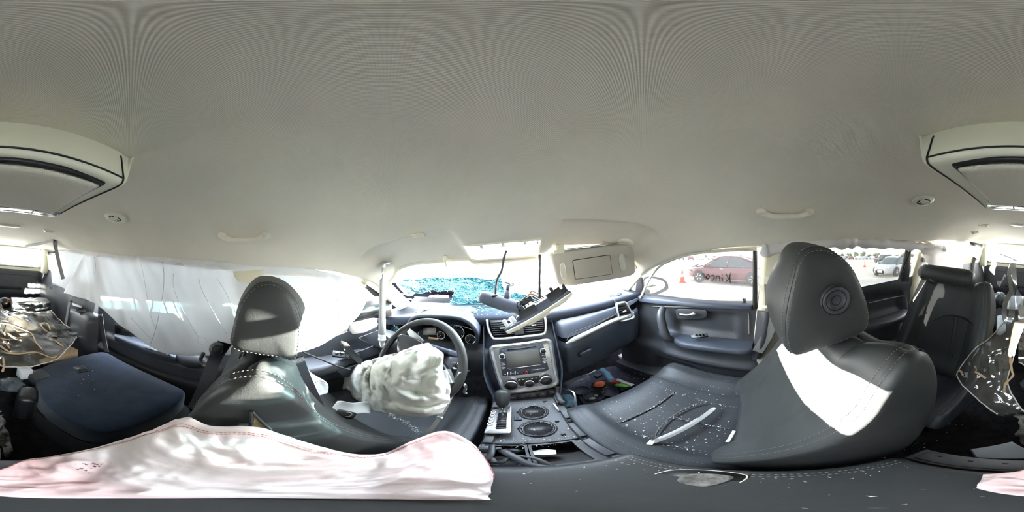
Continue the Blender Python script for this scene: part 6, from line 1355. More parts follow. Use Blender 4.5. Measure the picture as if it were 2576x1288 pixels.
# ---------------------------------------------------------------- charger, its cord, and the litter in the passenger footwell
cg = thing('car_charger', S(1383, 1006), 'white charger plugged into the power socket below the radio', 'charger')
p = S(1384, 1008, -.005); q = S(1390, 1010, .022); ax = (q - p).normalized()
g = G(); g.add(lathe([(.0165, -.01), (.0165, .0), (.013, .003)], p, ax, 24)); g.to('socket_ring', M['black'], cg); g = G(); g.add(lathe([(.010, -.005), (.011, .012), (.013, .014), (.0135, .020), (.009, .026), (0, .027)], p, ax, 24)); g.to('plug', M['white'], cg)
cable('charger_cord', [q, P(1395, 1018, z=.445), P(1410, 1035, z=.42), P(1424, 1039, x=.13), P(1431, 1028, x=.14), P(1443, 1022, x=.15), P(1447, 1010, x=.155), P(1446, 995, x=.155), P(1440, 985, x=.16), P(1425, 980, x=.165), P(1412, 976, x=.165)], .0032, M['white'], 'white charger cord looping from the socket into the passenger footwell', 'cord')
FZ = .17
def F(px, py, z=FZ): return P(px, py, z=z)
# floor pan litter
tr = thing('cup_holder_tray', F(1500, 985), 'black tray with four round cup wells lying in the passenger footwell', 'tray')
tq = [F(1452, 985, .20), F(1530, 950, .20), F(1556, 975, .20), F(1478, 1020, .20)]; to = quad_round(tq, .12, 6); tc_ = sum(to, Vector()) / len(to)
wells = [(F(1464, 983, .20), .040), (F(1506, 970, .20), .042), (F(1494, 997, .20), .046), (F(1534, 987, .20), .040)]
g = G(); g.add(slab([lerp(tc_, p, 1.12) + V(0, 0, -.05) for p in to], .046, (0, 0, 1), .01)); g.to('tray_body', M['plastic'], tr, smooth_='auto')
for i, (p, r) in enumerate(wells):
    w = mk('cup_well', *lathe([(0, -.002), (r * .85, -.002), (r * .95, .008), (r, .012), (r + .003, .013), (r + .004, .004)], p - V(0, 0, .004), (0, 0, 1), 32), M['dash_plastic'], tr)
tcup = mk('orange_liner', *blob(wells[1][0] + V(.006, 0, .010), (.034, .030, .012), n=22, amp=.3, f=5), M['orange']); tag(tcup, 'crumpled orange cup liner in the far well of the footwell tray', 'liner')
for i, c in enumerate(((1487, 1003, M['crumb_white']), (1493, 1002, M['white']), (1499, 995, M['cream_trim']))):
    tag(mk('popcorn_piece', *blob(F(c[0], c[1], .21), (.010, .009, .007), n=12, amp=.4, f=3, seed=i), c[2]), ('pale crumb at the left in the near well of the footwell tray', 'white crumb in the middle of the near well of the footwell tray', 'yellowish crumb at the right in the near well of the footwell tray')[i], 'crumb', 'crumbs in the tray')
g = G(); g.add(slab([F(1517, 990, .205), F(1522, 981, .215), F(1515, 988, .215)], .004, (0, 0, 1))); tag(g.to('orange_scrap', M['orange']), 'small orange scrap at the edge of the right well of the footwell tray', 'scrap')
rows = [[F(1418, 962, .22), F(1445, 950, .22), F(1478, 937, .22)], [F(1424, 968, .23), F(1452, 958, .235), F(1484, 947, .23)], [F(1438, 973, .22), F(1460, 966, .22), F(1488, 955, .22)]]
tag(mk('clear_package', *thicken(net(rows, 12, 16, lambda p, a, b: p + V(0, 0, .006 * noise.noise(p * 40))), .006, 12, 16), M['clear']), 'clear plastic package lying left of the footwell tray', 'package')
g = G(); g.add(tube([F(1478, 943, .235), F(1499, 931, .24)], .005, 10)); tag(g.to('drinking_straw', M['white']), 'white straw sticking out of the clear package in the footwell', 'straw')
gc_ = thing('grey_connector', F(1505, 945), 'small grey box with a wire behind the orange liner in the footwell', 'connector'); g = G(); g.add(box(F(1505, 945, .22), (.045, .03, .03), (.2, 0, .2), .005)); g.to('body', M['dash_plastic'], gc_, smooth_='auto'); g = G(); g.add(tube(cr([F(1504, 940, .24), F(1504, 934, .25), F(1510, 932, .25)], 8), .003, 6)); g.to('wire', M['belt'], gc_)
rows = [[F(1508, 928, .26), F(1516, 925, .26), F(1522, 930, .26)], [F(1516, 938, .245), F(1526, 934, .255), F(1535, 938, .245)], [F(1526, 952, .235), F(1538, 948, .245), F(1545, 952, .235)], [F(1534, 960, .23), F(1540, 958, .235), F(1548, 956, .23)]]
tag(mk('face_mask', *thicken(net(rows, 26, 20, lambda p, a, b: p + V(0, 0, .010 * noise.noise(p * 34))), .002, 26, 20), M['blue_cloth']), 'crumpled light blue face mask on the footwell floor beside the sill', 'mask')
gw = thing('green_wrapper', F(1565, 970), 'green and red snack wrapper between the mask and the passenger seat', 'wrapper')
g = G(); g.add(blob(F(1566, 970, .23), (.040, .016, .012), Matrix.Rotation(-.9, 3, 'Z'), n=18, amp=.25, f=4)); g.to('green_part', M['green'], gw); g = G(); g.add(blob(F(1547, 962, .23), (.022, .016, .012), Matrix.Rotation(-.9, 3, 'Z'), n=16, amp=.3, f=4)); g.to('red_part', M['red'], gw)
g = G(); g.add(slab([F(1548, 956, .225), F(1555, 952, .225), F(1596, 967, .225), F(1588, 972, .225)], .002, (0, 0, 1))); tag(g.to('white_card', M['paper']), 'white card lying under the green wrapper in the footwell', 'card')
rows = [[F(1408, 1000, .26), F(1422, 992, .27), F(1440, 996, .27), F(1452, 1006, .26)], [F(1410, 1012, .26), F(1425, 1008, .28), F(1440, 1008, .275), F(1452, 1012, .26)], [F(1416, 1025, .26), F(1430, 1022, .265), F(1444, 1022, .26), F(1452, 1018, .26)]]
tag(mk('blue_bag', *thicken(net(rows, 30, 30, lambda p, a, b: p + V(0, 0, .020 * noise.noise(p * 30))), .002, 30, 30), M['blue_cloth']), 'crumpled blue plastic bag below the charger cord', 'bag')
g = G(); g.add(blob(P(1430, 1045, z=.30), (.022, .016, .012), n=16, amp=.3, f=4)); tag(g.to('red_packet', M['red']), 'small red packet between console and passenger seat, under the cord', 'packet')
tag(mk('loose_tube', *tube(cr([P(1402, 972, y=.56), P(1403, 990, y=.54), P(1408, 1005, y=.50), P(1418, 1014, y=.48)], 16), .010, 10), M['plastic']), 'grey flexible tube bent down beside the radio stack', 'tube')
cable('footwell_wire', [P(1410, 982, x=.19), P(1425, 976, x=.20), P(1437, 985, x=.20), P(1440, 992, x=.20)], .005, M['belt'], 'short grey wire loop hanging in the passenger footwell', 'wire')
mt = struct('trim_footwell_mat', net([[F(1400, 985, .12), F(1500, 930, .14), F(1600, 912, .16)], [F(1440, 1040, .11), F(1560, 985, .11), F(1660, 945, .13)]], 8, 10), M['mat_blue'])
g = G(); g.add(box((.66, .70, .20), (.10, .42, .07), (-.12, 0, .1), .012)); g.to('sill_cover', M['plastic'], mt, smooth_='auto')
crumbs('sill_crumbs', 160, lambda r_: F(r_.uniform(1560, 1640), r_.uniform(938, 955), .23), .001, .005, M['crumb_white'], 'pale glass grit along the right front door sill', seed=9)
# pedals and wires below the steering column
pd_ = thing('brake_pedal', (-.16, .80, .2), 'dark pedal in the shadows of the driver footwell', 'pedal'); g = G(); g.add(tube([V(-.16, .95, .45), V(-.16, .84, .24)], .010, 8)); g.to('arm', M['black'], pd_); g = G(); g.add(box((-.16, .825, .22), (.07, .015, .05), (.4, 0, 0), .006)); g.to('pad', M['rubber'], pd_, smooth_='auto')
# ---------------------------------------------------------------- clutter behind the seats
cb = thing('cargo_box', P(85, 775, y=-1.75), 'silver foil wrapped box lying in the cargo area under the rear window', 'box')
def fbox(pts, h, m, name, parent, amp=.012):
    o_ = [Vector(p) for p in pts]; vf = []; g = G()
    def f(a, b): 
        k = a * 4; i = int(k) % 4; p = lerp(o_[i], o_[(i + 1) % 4], k - int(k)) + V(0, 0, h * b); return p + V(1, 1, 1) * amp * noise.noise(p * 28)
    g.add(grid(f, 48, 10, cu=True)); tp_ = [f(i / 48, 1) for i in range(48)]; c = sum(tp_, Vector()) / 48; n = len(g.v); g.v.append(c); base = 9; g.f += [(i * 10 + 9, ((i + 1) % 48) * 10 + 9, n) for i in range(48)]
    return g.to(name, m, parent)
a, b = P(30, 782, y=-1.62), P(126, 780, y=-1.62)
fbox([a, b, b + V(0, -.22, .0), a + V(0, -.22, 0)], .09, M['steel'], 'foil', cb)
g = G(); g.add(box(P(54, 760, y=-1.70), (.17, .03, .02), None, .004)); g.to('pale_strip', M['body_pink'], cb)
g = G(); g.add(box(P(112, 768, y=-1.62), (.05, .05, .05), (.2, .3, .2), .01)); g.to('torn_corner', M['steel'], cb)
bo = thing('dark_bottle', P(10, 765, y=-1.9), 'dark rounded bottle with an orange mark behind the silver box', 'bottle'); g = G(); g.add(blob(P(12, 762, y=-1.9), (.085, .07, .07), n=20)); g.to('body', M['black'], bo); g = G(); g.add(ring(P(23, 755, y=-1.83), (.3, 1, .2), .022, .004, 20, 6)); g.to('orange_ring', M['orange'], bo)
g = G(); g.add(blob(P(2512, 755, y=-1.6), (.085, .07, .075), n=24, amp=.35, f=3)); tag(g.to('plastic_bag', M['bag']), 'crumpled dark plastic bag in the cargo area behind the second-row seat', 'bag')
rows = [[P(2528, 744, y=-1.7), P(2555, 744, y=-1.75), P(2576, 745, y=-1.75)], [P(2524, 775, y=-1.5), P(2550, 778, y=-1.5), P(2572, 775, y=-1.5)]]
tag(mk('white_carton_flap', *thicken(net(rows, 6, 8), .004, 6, 8), M['paper']), 'white carton flap standing in the cargo area beside the dark bag', 'carton')
rows = [[P(2508, 795, y=-1.4), P(2520, 792, y=-1.4), P(2530, 800, y=-1.4)], [P(2506, 840, y=-1.2), P(2518, 842, y=-1.2), P(2530, 830, y=-1.2)]]
tag(mk('blue_white_panel', *thicken(net(rows, 6, 6), .006, 6, 6), M['white_blue']), 'bluish white panel edge beside the second-row backrest', 'panel')
# the big torn clear sheet draped behind the seats: left and right halves hang from a twisted strip
sh = thing('clear_sheet', P(60, 850, y=-.95), 'big torn smoky clear sheet with tan glue lines draped over the folded seat', 'plastic sheet')
rows = [[P(-14, 768, y=-1.35), P(30, 785, y=-1.42), P(80, 785, y=-1.45), P(127, 785, y=-1.48)], [P(-14, 800, y=-1.18), P(40, 805, y=-1.20), P(110, 810, y=-1.25), P(172, 820, y=-1.22)], [P(-14, 840, y=-1.02), P(40, 845, y=-1.02), P(110, 850, y=-1.04), P(196, 836, y=-1.12)], [P(-14, 880, y=-.86), P(40, 882, y=-.86), P(100, 885, y=-.86), P(180, 866, y=-.92)], [P(-14, 915, y=-.74), P(20, 924, y=-.72), P(75, 922, y=-.73), P(140, 905, y=-.78)]]
def shd(p, a, b): return p + V(0, .3, 1) * (.030 * noise.noise(V(p.x * 7, p.y * 6, 2)) + .012 * noise.noise(p * 18)) + V(.0, .01, 0) * noise.noise(p * 40) * (a > .97 or b > .97)
base = net(rows, 60, 60, shd); s1 = mk('sheet_panel', *base, M['sheet'], sh)
rim = [base[0][i * 60 + 59] for i in range(60)] + [base[0][59 * 60 + j] for j in range(58, -1, -1)]
g = G(); g.add(tube(rim, [.0035 + .002 * noise.noise(V(k * .5, 1, 1)) for k in range(len(rim))], 6)); g.to('torn_edge', M['sheet_edge'], sh)
top_ = [base[0][j] for j in range(60)]; g = G(); g.add(tube(top_, .003, 6)); g.to('torn_edge', M['sheet_edge'], sh)
def on_sheet(px, py, bs):
    r = ray(px, py); best = max(bs[0], key=lambda v: (v - EYE).normalized().dot(r)); return EYE + r * ((best - EYE).length - .006)
GL = [[(0, 812), (30, 818), (60, 830), (80, 840), (90, 860), (108, 880)], [(0, 850), (20, 854), (50, 850), (85, 842)], [(12, 888), (50, 890), (90, 886), (130, 900), (142, 896)], [(0, 870), (14, 880), (30, 889)], [(100, 815), (112, 830), (120, 835)], [(105, 812), (120, 815), (127, 830)], [(130, 845), (145, 846)], [(140, 858), (160, 872)], [(15, 862), (25, 876)], [(8, 900), (10, 920), (6, 936)], [(10, 835), (13, 845)]]
for s in GL:
    n = max(5, 5 * len(s)); pts = cr([on_sheet(*p, base) for p in s], n); rr = [.006 * (.6 + .6 * abs(noise.noise(V(k * .8, s[0][0], 0)))) for k in range(n)]; rr[0] = rr[-1] = .002
    if len(s) < 4: rr = [r * 1.4 for r in rr]
    g = G(); g.add(tube(pts, rr, 7)); g.to('glue_line', M['glue'], s1)
sr = thing('hanging_clear_sheet', P(2500, 900, y=-.6), 'torn clear sheet hanging like a web beside the upright second-row seat', 'plastic sheet')
rows = [[P(2578, 790, y=-.80), P(2577, 815, y=-.76), P(2560, 860, y=-.70), P(2548, 905, y=-.66), P(2535, 960, y=-.60), P(2560, 1015, y=-.52), P(2578, 1035, y=-.50)], [P(2555, 795, y=-.80), P(2535, 825, y=-.74), P(2515, 870, y=-.68), P(2500, 915, y=-.63), P(2500, 965, y=-.58), P(2520, 1018, y=-.52), P(2540, 1040, y=-.50)],
        [P(2535, 800, y=-.80), P(2505, 838, y=-.74), P(2478, 878, y=-.67), P(2455, 920, y=-.62), P(2455, 965, y=-.57), P(2490, 1020, y=-.52), P(2525, 1046, y=-.50)], [P(2530, 805, y=-.80), P(2490, 850, y=-.74), P(2452, 878, y=-.68), P(2412, 930, y=-.62), P(2412, 955, y=-.58), P(2470, 1012, y=-.53), P(2510, 1040, y=-.50)]]
base2 = net(rows, 50, 70, lambda p, a, b: p + V(0, 1, .2) * (.022 * noise.noise(V(p.x * 9, p.z * 9, 4)) + .008 * noise.noise(p * 30))); s2 = mk('sheet_panel', *base2, M['sheet'], sr)
for rim in ([base2[0][49 * 70 + j] for j in range(70)], [base2[0][j] for j in range(70)]):
    g = G(); g.add(tube(rim, [.003 + .002 * noise.noise(V(k * .5, 4, 1)) for k in range(len(rim))], 6)); g.to('torn_edge', M['sheet_edge'], s2)
for s in ([(2415, 932), (2420, 938), (2422, 945)], [(2452, 935), (2465, 942), (2480, 952)], [(2540, 890), (2545, 930), (2548, 945), (2530, 965), (2526, 985)]):
    n = 18; pts = cr([on_sheet(*p, base2) for p in s], n); rr = [.0075 * (.6 + .8 * abs(noise.noise(V(k * .8, s[0][0], 0)))) for k in range(n)]; g = G(); g.add(tube(pts, rr, 8)); g.to('glue_line', M['glue'], s2)
pts = [P(2548, 655, y=-1.5), P(2550, 690, y=-1.35), P(2556, 730, y=-1.2), P(2570, 770, y=-1.05), P(2578, 800, y=-.9)]
g = G(); g.add(ribbon(cr(pts, 30), .055, [V(math.cos(k * .11), .2, math.sin(k * .11) * .5) for k in range(30)], .002)); g.to('twisted_strip', M['sheet'], sr, smooth_='auto')
pts = [P(2546, 665, y=-1.4), P(2540, 690, y=-1.3), P(2546, 740, y=-1.15), P(2545, 790, y=-1.0), P(2535, 810, y=-.85)]
g = G(); g.add(ribbon(cr(pts, 24), .04, [V(.8, .5, .1)] * 24, .002)); g.to('hanging_strip', M['sheet'], sr, smooth_='auto')
rows = [[P(2550, 1045, y=-.48), P(2565, 1045, y=-.48), P(2580, 1045, y=-.48)], [P(2556, 1085, y=-.42), P(2566, 1085, y=-.42), P(2582, 1085, y=-.42)], [P(2576, 1125, y=-.36), P(2580, 1125, y=-.36), P(2590, 1125, y=-.36)]]
tag(mk('torn_pad', *thicken(net([[p for p in r] for r in rows], 24, 14, lambda p, a, b: p + V(.02, .02, 0) * noise.noise(p * 30)), .02, 24, 14), M['dirt']), 'torn dirty grey pad hanging below the clear sheet', 'pad')
rows = [[P(0, 1060, z=.16), P(20, 1085, z=.16), P(34, 1135, z=.16)], [P(-10, 1080, z=.15), P(0, 1110, z=.15), P(12, 1150, z=.15)]]
tag(mk('floor_insulation', *thicken(net(rows, 16, 16, lambda p, a, b: p + V(0, 0, .02) * noise.noise(p * 25)), .02, 16, 16), M['dirt']), 'torn grey insulation lying on the rear floor between the second-row seats', 'insulation')
tag(mk('grey_plastic_bag', *blob(P(28, 968, y=-.66), (.060, .05, .030), n=24, amp=.35, f=3), M['bag']), 'grey plastic bag stuffed beside the folded seat armrest under the clear sheet', 'bag')
g = G(); g.add(slab([P(98, 905, y=-.86), P(180, 872, y=-.92), P(196, 880, y=-.92), P(196, 894, y=-.88), P(110, 915, y=-.82)], .02, (0, -.3, -1), .003)); tag(g.to('cardboard_roll', M['cardboard']), 'tan cardboard tube end under the clear sheet by the folded seat', 'cardboard')
g = G(); g.add(box(P(62, 938, y=-.72), (.06, .05, .06), (0, 0, .3), .004)); tag(g.to('paper_carton', M['paper'], smooth_='auto'), 'small white carton half hidden at the corner of the folded seat', 'carton')
wt = [P(2440, 1132, z=.15), P(2545, 1113, z=.15), P(2576, 1130, z=.15), P(2576, 1156, z=.15), P(2455, 1153, z=.15)]
g = G(); g.add(slab(wt, .02, (0, 0, 1), .005)); wp_ = tag(g.to('pale_floor_panel', M['white_blue'], smooth_='auto'), 'pale blue plastic panel lying on the rear floor behind the console', 'panel')
# ---------------------------------------------------------------- wreck in front, mirror outside
hd = thing('crumpled_hood', (-.3, 1.6, .4), 'crumpled front end of the car seen through the hole in the windshield', 'car hood')
def plate(name, pts, m, seed, amp=.05): 
    rows = [[Vector(pts[0]), lerp(Vector(pts[0]), Vector(pts[1]), .5), Vector(pts[1])], [lerp(Vector(pts[0]), Vector(pts[3]), .5) + V(0, .03, .05), lerp(Vector(pts[0]), Vector(pts[2]), .5) + V(0, .0, .08), lerp(Vector(pts[1]), Vector(pts[2]), .5) + V(0, -.03, .04)], [Vector(pts[3]), lerp(Vector(pts[3]), Vector(pts[2]), .5), Vector(pts[2])]]
    return mk(name, *thicken(net(rows, 26, 30, lambda p, a, b: p + V(.3, .5, 1) * amp * noise.noise(p * 5 + V(seed, 0, 0))), .006, 26, 30), m, hd)
plate('dark_backing', [P(985, 800, y=2.3), P(1175, 800, y=2.3), P(1175, 712, y=2.35), P(985, 712, y=2.35)], M['wreck_dark'], 21, .02)  # dark plate added behind the windshield hole to block the bright outside
plate('engine_cover', [P(1000, 800, y=1.45), P(1240, 800, y=1.45), P(1240, 745, y=1.9), P(1000, 730, y=1.9)], M['wreck_dark'], 1)
plate('fender', [P(1000, 760, y=1.75), P(1062, 770, y=1.7), P(1066, 745, y=1.8), P(1005, 725, y=1.9)], M['wreck_dark'], 4, .02)
plate('hood_panel', [P(1070, 776, y=1.5), P(1136, 768, y=1.5), P(1126, 747, y=1.7), P(1082, 746, y=1.7)], M['body_pink'], 7, .02)
plate('hood_edge', [P(1085, 735, y=1.8), P(1270, 740, y=1.8), P(1260, 702, y=2.1), P(1085, 700, y=2.1)], M['wreck_dark'], 9, .03)
plate('hood_panel', [P(995, 735, y=2.0), P(1095, 735, y=2.0), P(1095, 700, y=2.2), P(1010, 706, y=2.2)], M['wreck_dark'], 12, .03)
plate('hood_panel', [P(1150, 790, y=1.4), P(1330, 785, y=1.4), P(1300, 738, y=1.8), P(1150, 738, y=1.8)], M['wreck_dark'], 15, .03)
g = G()
for k in range(5): g.add(tube(cr([P(1012 + 20 * k, 765, y=1.4), P(1030 + 20 * k, 752 - 4 * (k % 2), y=1.4), P(1055 + 18 * k, 768, y=1.4)], 14), .008, 6))
g.to('hoses', M['black'], hd, kind='stuff')
dm = thing('door_mirror', P(1650, 720, x=1.0), 'right door mirror seen through the front passenger window', 'mirror')
mq = [P(1622, 700, x=.98), P(1668, 701, x=1.02), P(1681, 724, x=1.03), P(1664, 736, x=1.02), P(1638, 745, x=.99), P(1626, 742, x=.98)]
mn = V(-.55, -1, .1).normalized(); mq = [PP(*q, mq[0], mn) for q in ((1621, 699), (1668, 701), (1681, 724), (1663, 736), (1637, 745), (1625, 742))]
mo = cr(mq, 36, True); mcn = sum(mo, Vector()) / 36
hv, hf = [], []
for k, h in ((1.0, 0), (1.06, -.01), (1.05, -.05), (.85, -.09), (.4, -.11), (.02, -.115)): hv += [lerp(mcn, p, k) + mn * h for p in mo]
for a in range(5):
    for j in range(36): hf.append((a * 36 + j, a * 36 + (j + 1) % 36, (a + 1) * 36 + (j + 1) % 36, (a + 1) * 36 + j))
mk('housing', hv, hf, M['body_pink'], dm); g = G(); g.add(slab([lerp(mcn, p, .96) for p in mo], .003, mn)); g.to('mirror_glass', M['mirror'], dm); g = G(); g.add(tube([lerp(mcn, p, .985) + mn * .002 for p in mo], .003, 6, closed=True)); g.to('rim', M['black'], dm)
g = G(); g.add(tube([mcn - mn * .05, V(.86, mcn.y + .05, mcn.z - .06)], .025, 10)); g.to('stalk', M['black'], dm)

# ---------------------------------------------------------------- the lot outside
GH = 1.46                                            # eye height over the ground
GO = EYE - UP * GH
E1 = LEAN @ V(1, 0, 0); E2 = LEAN @ V(0, 1, 0)
def gp_(x, y, z=0.): return GO + E1 * x + E2 * y + UP * z
def on_ground(px, py): r = ray(px, py); return EYE + r * (-GH / r.dot(UP))
rings = [0, 3, 8, 18, 40, 80, 160, 320, 700]; vs_ = [GO.copy()]; fs_ = []
for r in rings[1:]:
    for k in range(48): a = 2 * PI * k / 48; vs_.append(gp_(r * math.cos(a), r * math.sin(a), .03 * noise.noise(V(r * math.cos(a), r * math.sin(a), 0)) if r < 100 else 0))
for k in range(48): fs_.append((0, 1 + k, 1 + (k + 1) % 48))
for i in range(len(rings) - 2):
    for k in range(48): a, b = 1 + i * 48, 1 + (i + 1) * 48; fs_.append((a + k, a + (k + 1) % 48, b + (k + 1) % 48, b + k))
o = struct('floor_ground', (vs_, fs_), M['sand'])
def car(name, pos, head, paint, label, kind='sedan', group=None, length=4.7, h=1.45, detail=True):
    """parked car: body lofted from side sections, glasshouse, wheels, lamps; head = heading angle on the ground"""
    fx = E1 * math.cos(head) + E2 * math.sin(head); sx = fx.cross(UP); t = thing(name, pos, label, 'car', group); k = length / 4.7
    L3 = lambda u, w, z: pos + fx * (u * k) + sx * w + UP * z
    if kind == 'sedan': us = [-2.35, -2.25, -1.9, -1.5, -.9, -.2, .5, .95, 1.6, 2.1, 2.32, 2.36]; bt = [.72, .92, .98, .98, .96, .94, .93, .92, .84, .74, .62, .5]; roof = [(-1.75, .98), (-1.25, 1.22), (-.7, 1.40), (-.1, h), (.3, 1.42), (.75, 1.2), (1.2, .90)]
    else: us = [-2.3, -2.25, -1.9, -1.5, -.9, -.2, .5, .95, 1.6, 2.1, 2.28, 2.32]; bt = [.8, 1.0, 1.05, 1.06, 1.05, 1.04, 1.04, 1.04, .98, .92, .8, .6]; roof = [(-2.2, 1.05), (-2.05, 1.55), (-1.6, h), (-.4, h + .02), (.3, h - .03), (.7, 1.4), (1.1, 1.02)]
    m = len(us)
    def body(a, b):
        i = a * (m - 1); i0 = min(int(i), m - 2); f = i - i0; u = lerp(us[i0], us[i0 + 1], f); zt = lerp(bt[i0], bt[i0 + 1], f); hw = .88 * (1 - abs(u / 2.6) ** 5); th = 2 * PI * b; c, s_ = math.cos(th), math.sin(th)
        z = lerp(.22, zt, .5 + .5 * math.copysign(abs(s_) ** .45, s_)); w = hw * math.copysign(abs(c) ** .35, c) * (1 - .06 * smooth(.7, 1, z)); 
        return L3(u, w, z)
    mk('car_body', *grid(body, 45, 32, cv=True), paint, t)
    rx = [r[0] for r in roof]; rz = [r[1] for r in roof]
    def ghouse(a, b, inset=0.):
        u = lerp(rx[0], rx[-1], a); zt = interp(rx, rz, u); w = .80 - inset; q = [(-w, .90), (-w + .05, .95), (-w + .16, zt - .10), (-w + .26, zt - .012), (0, zt + .012), (w - .26, zt - .012), (w - .16, zt - .10), (w - .05, .95), (w, .90)]
        x = b * 8; i = min(int(x), 7); c0, c1 = q[i], q[i + 1]; f = x - i; return L3(u, lerp(c0[0], c1[0], f), max(.88, lerp(c0[1], c1[1], f)))
    mk('greenhouse', *grid(ghouse, 40, 33), M['car_glass'], t)
    def rf(a, b): u = lerp(rx[1] + .25, rx[-2] - .25, a); zt = interp(rx, rz, u); w = lerp(-1, 1, b); return L3(u, w * .57, zt + .018 - .03 * w * w)
    mk('roof', *grid(rf, 16, 9), paint, t)
    if detail:
        for s in (-1, 1):
            for pr in ([(rx[1] - .2, rz[1] - .08), (rx[2], rz[2]), (rx[3], rz[3]), (rx[4], rz[4]), (rx[5], rz[5]), (rx[6] - .02, rz[6])],):
                g = G(); g.add(tube(cr([L3(u, s * (.80 - .26 * clamp((z - .92) / .5)), z - .02) for u, z in pr], 24), .035, 8)); g.to('pillar', paint, t)
            g = G(); g.add(tube([L3(-.12, s * .79, .95), L3(-.15, s * .60, rz[3] - .05)], .03, 8)); g.to('pillar', paint, t)
            g = G(); g.add(box(L3(.80, s * .92, 1.0), (.16, .16, .13), None, .04)); g.to('door_mirror', paint, t)
            g = G(); g.add(box(L3(.1, s * .885, .80), (.14, .03, .03), axes(UP, fx), .01)); g.to('door_handle', M['chrome'], t)
    for u in (-1.38, 1.40):
        for s in (-1, 1):
            wq = L3(u, s * .78, .33); wh = mk('wheel', *lathe([(.20, .10), (.30, .11), (.325, .08), (.325, -.08), (.30, -.11), (0, -.11)], wq, sx * s, 28), M['tyre'], t)
            g = G(); g.add(lathe([(.205, .085), (.19, .105), (.17, .09), (.03, .09), (0, .10)], wq, sx * s, 28)); 
            g.to('rim', M['silver'], wh)
            g = G()
            for q in range(5):
                a = 2 * PI * q / 5; d = fx * math.cos(a) + UP * math.sin(a); g.add(ribbon([wq + sx * s * .098 + d * .05, wq + sx * s * .098 + d * .19], .045, d.cross(sx), .006))
            g.to('spoke', M['chrome'], wh)
            g = G(); g.add(tube([L3(u, s * .86, .33) + (fx * math.cos(a) + UP * math.sin(a)) * .37 for a in [PI * q / 16 for q in range(17)]], .022, 6)); g.to('wheel_arch', M['black'], t)
    for s in (-1, 1):
        g = G(); g.add(blob(L3(2.20, s * .62, .66), (.12, .12, .07), n=14)); g.to('headlamp', M['lamp_lens'], t)
        g = G(); g.add(blob(L3(-2.24, s * .66, .80), (.08, .10, .08), n=14)); g.to('tail_lamp', M['red'], t)
    g = G(); g.add(box(L3(2.31, 0, .50), (.5, .08, .14), axes(UP, sx), .02)); g.to('grille', M['black'], t)
    g = G(); g.add(box(L3(2.37, 0, .42), (.32, .02, .16), axes(UP, sx), .01)); g.to('number_plate', M['white'], t)
    return t
a, b = on_ground(1757, 711), on_ground(1894, 721); d = a - b; hd_ = math.atan2(d.dot(E2), d.dot(E1)); fxv = d.normalized(); sxv = fxv.cross(UP)
cpos = lerp(a, b, .5) + sxv * .88
rc_ = car('red_sedan', cpos, hd_, M['body_red'], 'dark red sedan with a smashed front parked outside the front passenger window', length=4.7 * (d.length / 2.78))
g = G()
for k in range(7):
    p = on_ground(1738, 710) + UP * (.35 + .08 * k) + sxv * R.uniform(.3, 1.2) - fxv * R.uniform(-.15, .1); g.add(slab([p, p + fxv * R.uniform(.1, .4) + UP * R.uniform(-.1, .1), p + sxv * .3 + UP * .15], .02, UP, 0))
g.to('torn_bumper', M['black'], rc_, smooth_=False, kind='stuff')
def cone(px, py, label, h=.7):
    p = on_ground(px, py); t = thing('traffic_cone', p, label, 'traffic cone', 'traffic cones'); g = G(); g.add(lathe([(.15, .03), (.03, h), (.02, h + .01), (0, h + .01)], p, UP, 20)); g.to('cone', M['cone'], t); g = G(); g.add(box(p + UP * .015, (.36, .36, .03), axes(UP, E1))); g.to('base', M['cone'], t)
    g = G(); g.add(lathe([(.098, h * .46), (.076, h * .66)], p, UP, 20)); g.to('band', M['white'], t)
cone(1716, 711, 'orange traffic cone standing in front of the dark red sedan'); cone(2175, 672, 'small distant orange traffic cone on the gravel, seen through the right rear window')
SP = [(2240, 700, M['body_silver'], 'sedan', 'silver car facing the camera at the right edge of the rear door window', 1.95), (2228, 674, M['body_black'], 'sedan', 'black car parked just behind the silver one, seen through the rear door window', 1.75), (2210, 662, M['body_black'], 'suv', 'dark off-road car farther back behind the black one', 1.7)]
for px, py, m, kd, lab, hh in SP: car('parked_car', on_ground(px, py) - (E1 * math.cos(hh) + E2 * math.sin(hh)) * 2.35 - (E1 * math.sin(hh) - E2 * math.cos(hh)) * -.8, hh, m, lab, kd, h=1.45 if kd == 'sedan' else 1.75, detail=False)
paints = [M['body_white'], M['body_black'], M['body_silver'], M['body_red'], M['body_white'], M['body_silver']]
def mini(pos, head, paint, label, group):
    fx = E1 * math.cos(head) + E2 * math.sin(head); sx = fx.cross(UP); L3 = lambda u, w, z: pos + fx * u + sx * w + UP * z; t = thing('distant_car', pos, label, 'car', group); g = G()
    pr = [(-2.2, .35), (-2.25, .9), (-1.6, 1.0), (-1.1, 1.42), (.3, 1.46), (1.0, 1.0), (2.1, .85), (2.25, .4)]; g.add(slab([L3(u, -.85, z) for u, z in pr], 1.7, sx, .08)); g.to('car_body', paint, t)
    for s in (-.86, .86):
        g = G(); g.add(slab([L3(u, s - (.02 if s > 0 else 0), z) for u, z in ((-1.5, 1.02), (-1.05, 1.36), (.25, 1.40), (.85, 1.02))], .02, sx)); g.to('side_window', M['car_glass'], t)
        for u in (-1.35, 1.35): g = G(); g.add(lathe([(.30, -.1), (.33, -.08), (.33, .08), (.30, .1), (0, .1)], L3(u, s * .95, .33), sx, 16)); g.to('wheel', M['tyre'], t)
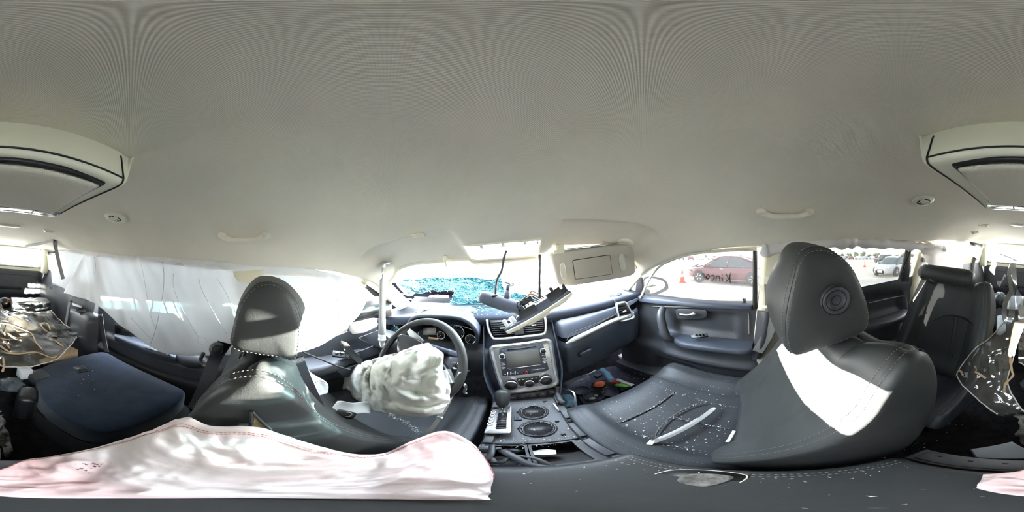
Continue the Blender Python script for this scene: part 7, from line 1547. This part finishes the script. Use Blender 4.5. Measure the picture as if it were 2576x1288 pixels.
POS = [(1664, 656), (1690, 654), (1714, 653.6), (1738, 654), (1762, 653.4), (1788, 653.6), (1868, 653), (2104, 653.2), (2122, 653), (2140, 652.8), (2158, 652.6), (2176, 652.6), (2194, 652.4), (2131, 651.3), (2167, 651.3), (2203, 651.3)]
ORD = ['leftmost', 'second from the left', 'third from the left', 'fourth from the left', 'fifth from the left', 'sixth from the left', 'rightmost']
order = {0: sorted([p for p in POS if p[0] < 2000]), 1: sorted([p for p in POS if p[0] > 2000 and p[1] > 652]), 2: sorted([p for p in POS if p[0] > 2000 and p[1] < 652])}
for i, (px, py) in enumerate(POS):
    k_ = 0 if px < 2000 else 1 if py > 652 else 2; n = len(order[k_]); r_ = order[k_].index((px, py)); od = 'rightmost' if r_ == n - 1 else 'middle' if (n == 3 and r_ == 1) else ORD[r_]
    row = ('far row behind the red sedan', 'front far row, rear door window', 'back far row, rear door window')[k_]
    p = on_ground(px, py); d_ = EYE - p; mini(p, math.atan2(d_.dot(E2), d_.dot(E1)) + R.uniform(-.25, .25), paints[i % 6], ('white', 'black', 'silver', 'red', 'white', 'silver')[i % 6] + ' far-off car, ' + od + ' in the ' + row, 'far cars in the ' + row)
trees = [(px, R.uniform(652, 650.8)) for px in list(range(1600, 1915, 22)) + list(range(2085, 2300, 17))]
TM = None
for i, (px, py) in enumerate(trees):
    p = on_ground(px, 649.2 + R.uniform(-.3, .3)); dist = (p - EYE).length; side_ = 'front passenger window' if px < 2000 else 'rear door window'
    hgt = dist * math.radians((R.uniform(9, 15) if px > 2000 else R.uniform(4, 8)) * 180 / 1288); t = thing('tree', p, 'hazy green tree on the horizon, seen through the ' + side_, 'tree', 'trees seen through the ' + side_)
    g = G()
    for k in range(5): g.add(blob(p + UP * hgt * R.uniform(.4, .85) + E1 * hgt * R.uniform(-.35, .35) + E2 * hgt * R.uniform(-.35, .35), (hgt * .3, hgt * .3, hgt * .26), n=10, amp=.5, f=3, seed=i + k))
    g.to('crown', M['leaf'], t); g = G(); g.add(tube([p, p + UP * hgt * .5], hgt * .03, 6)); g.to('trunk', M['oxide'], t)
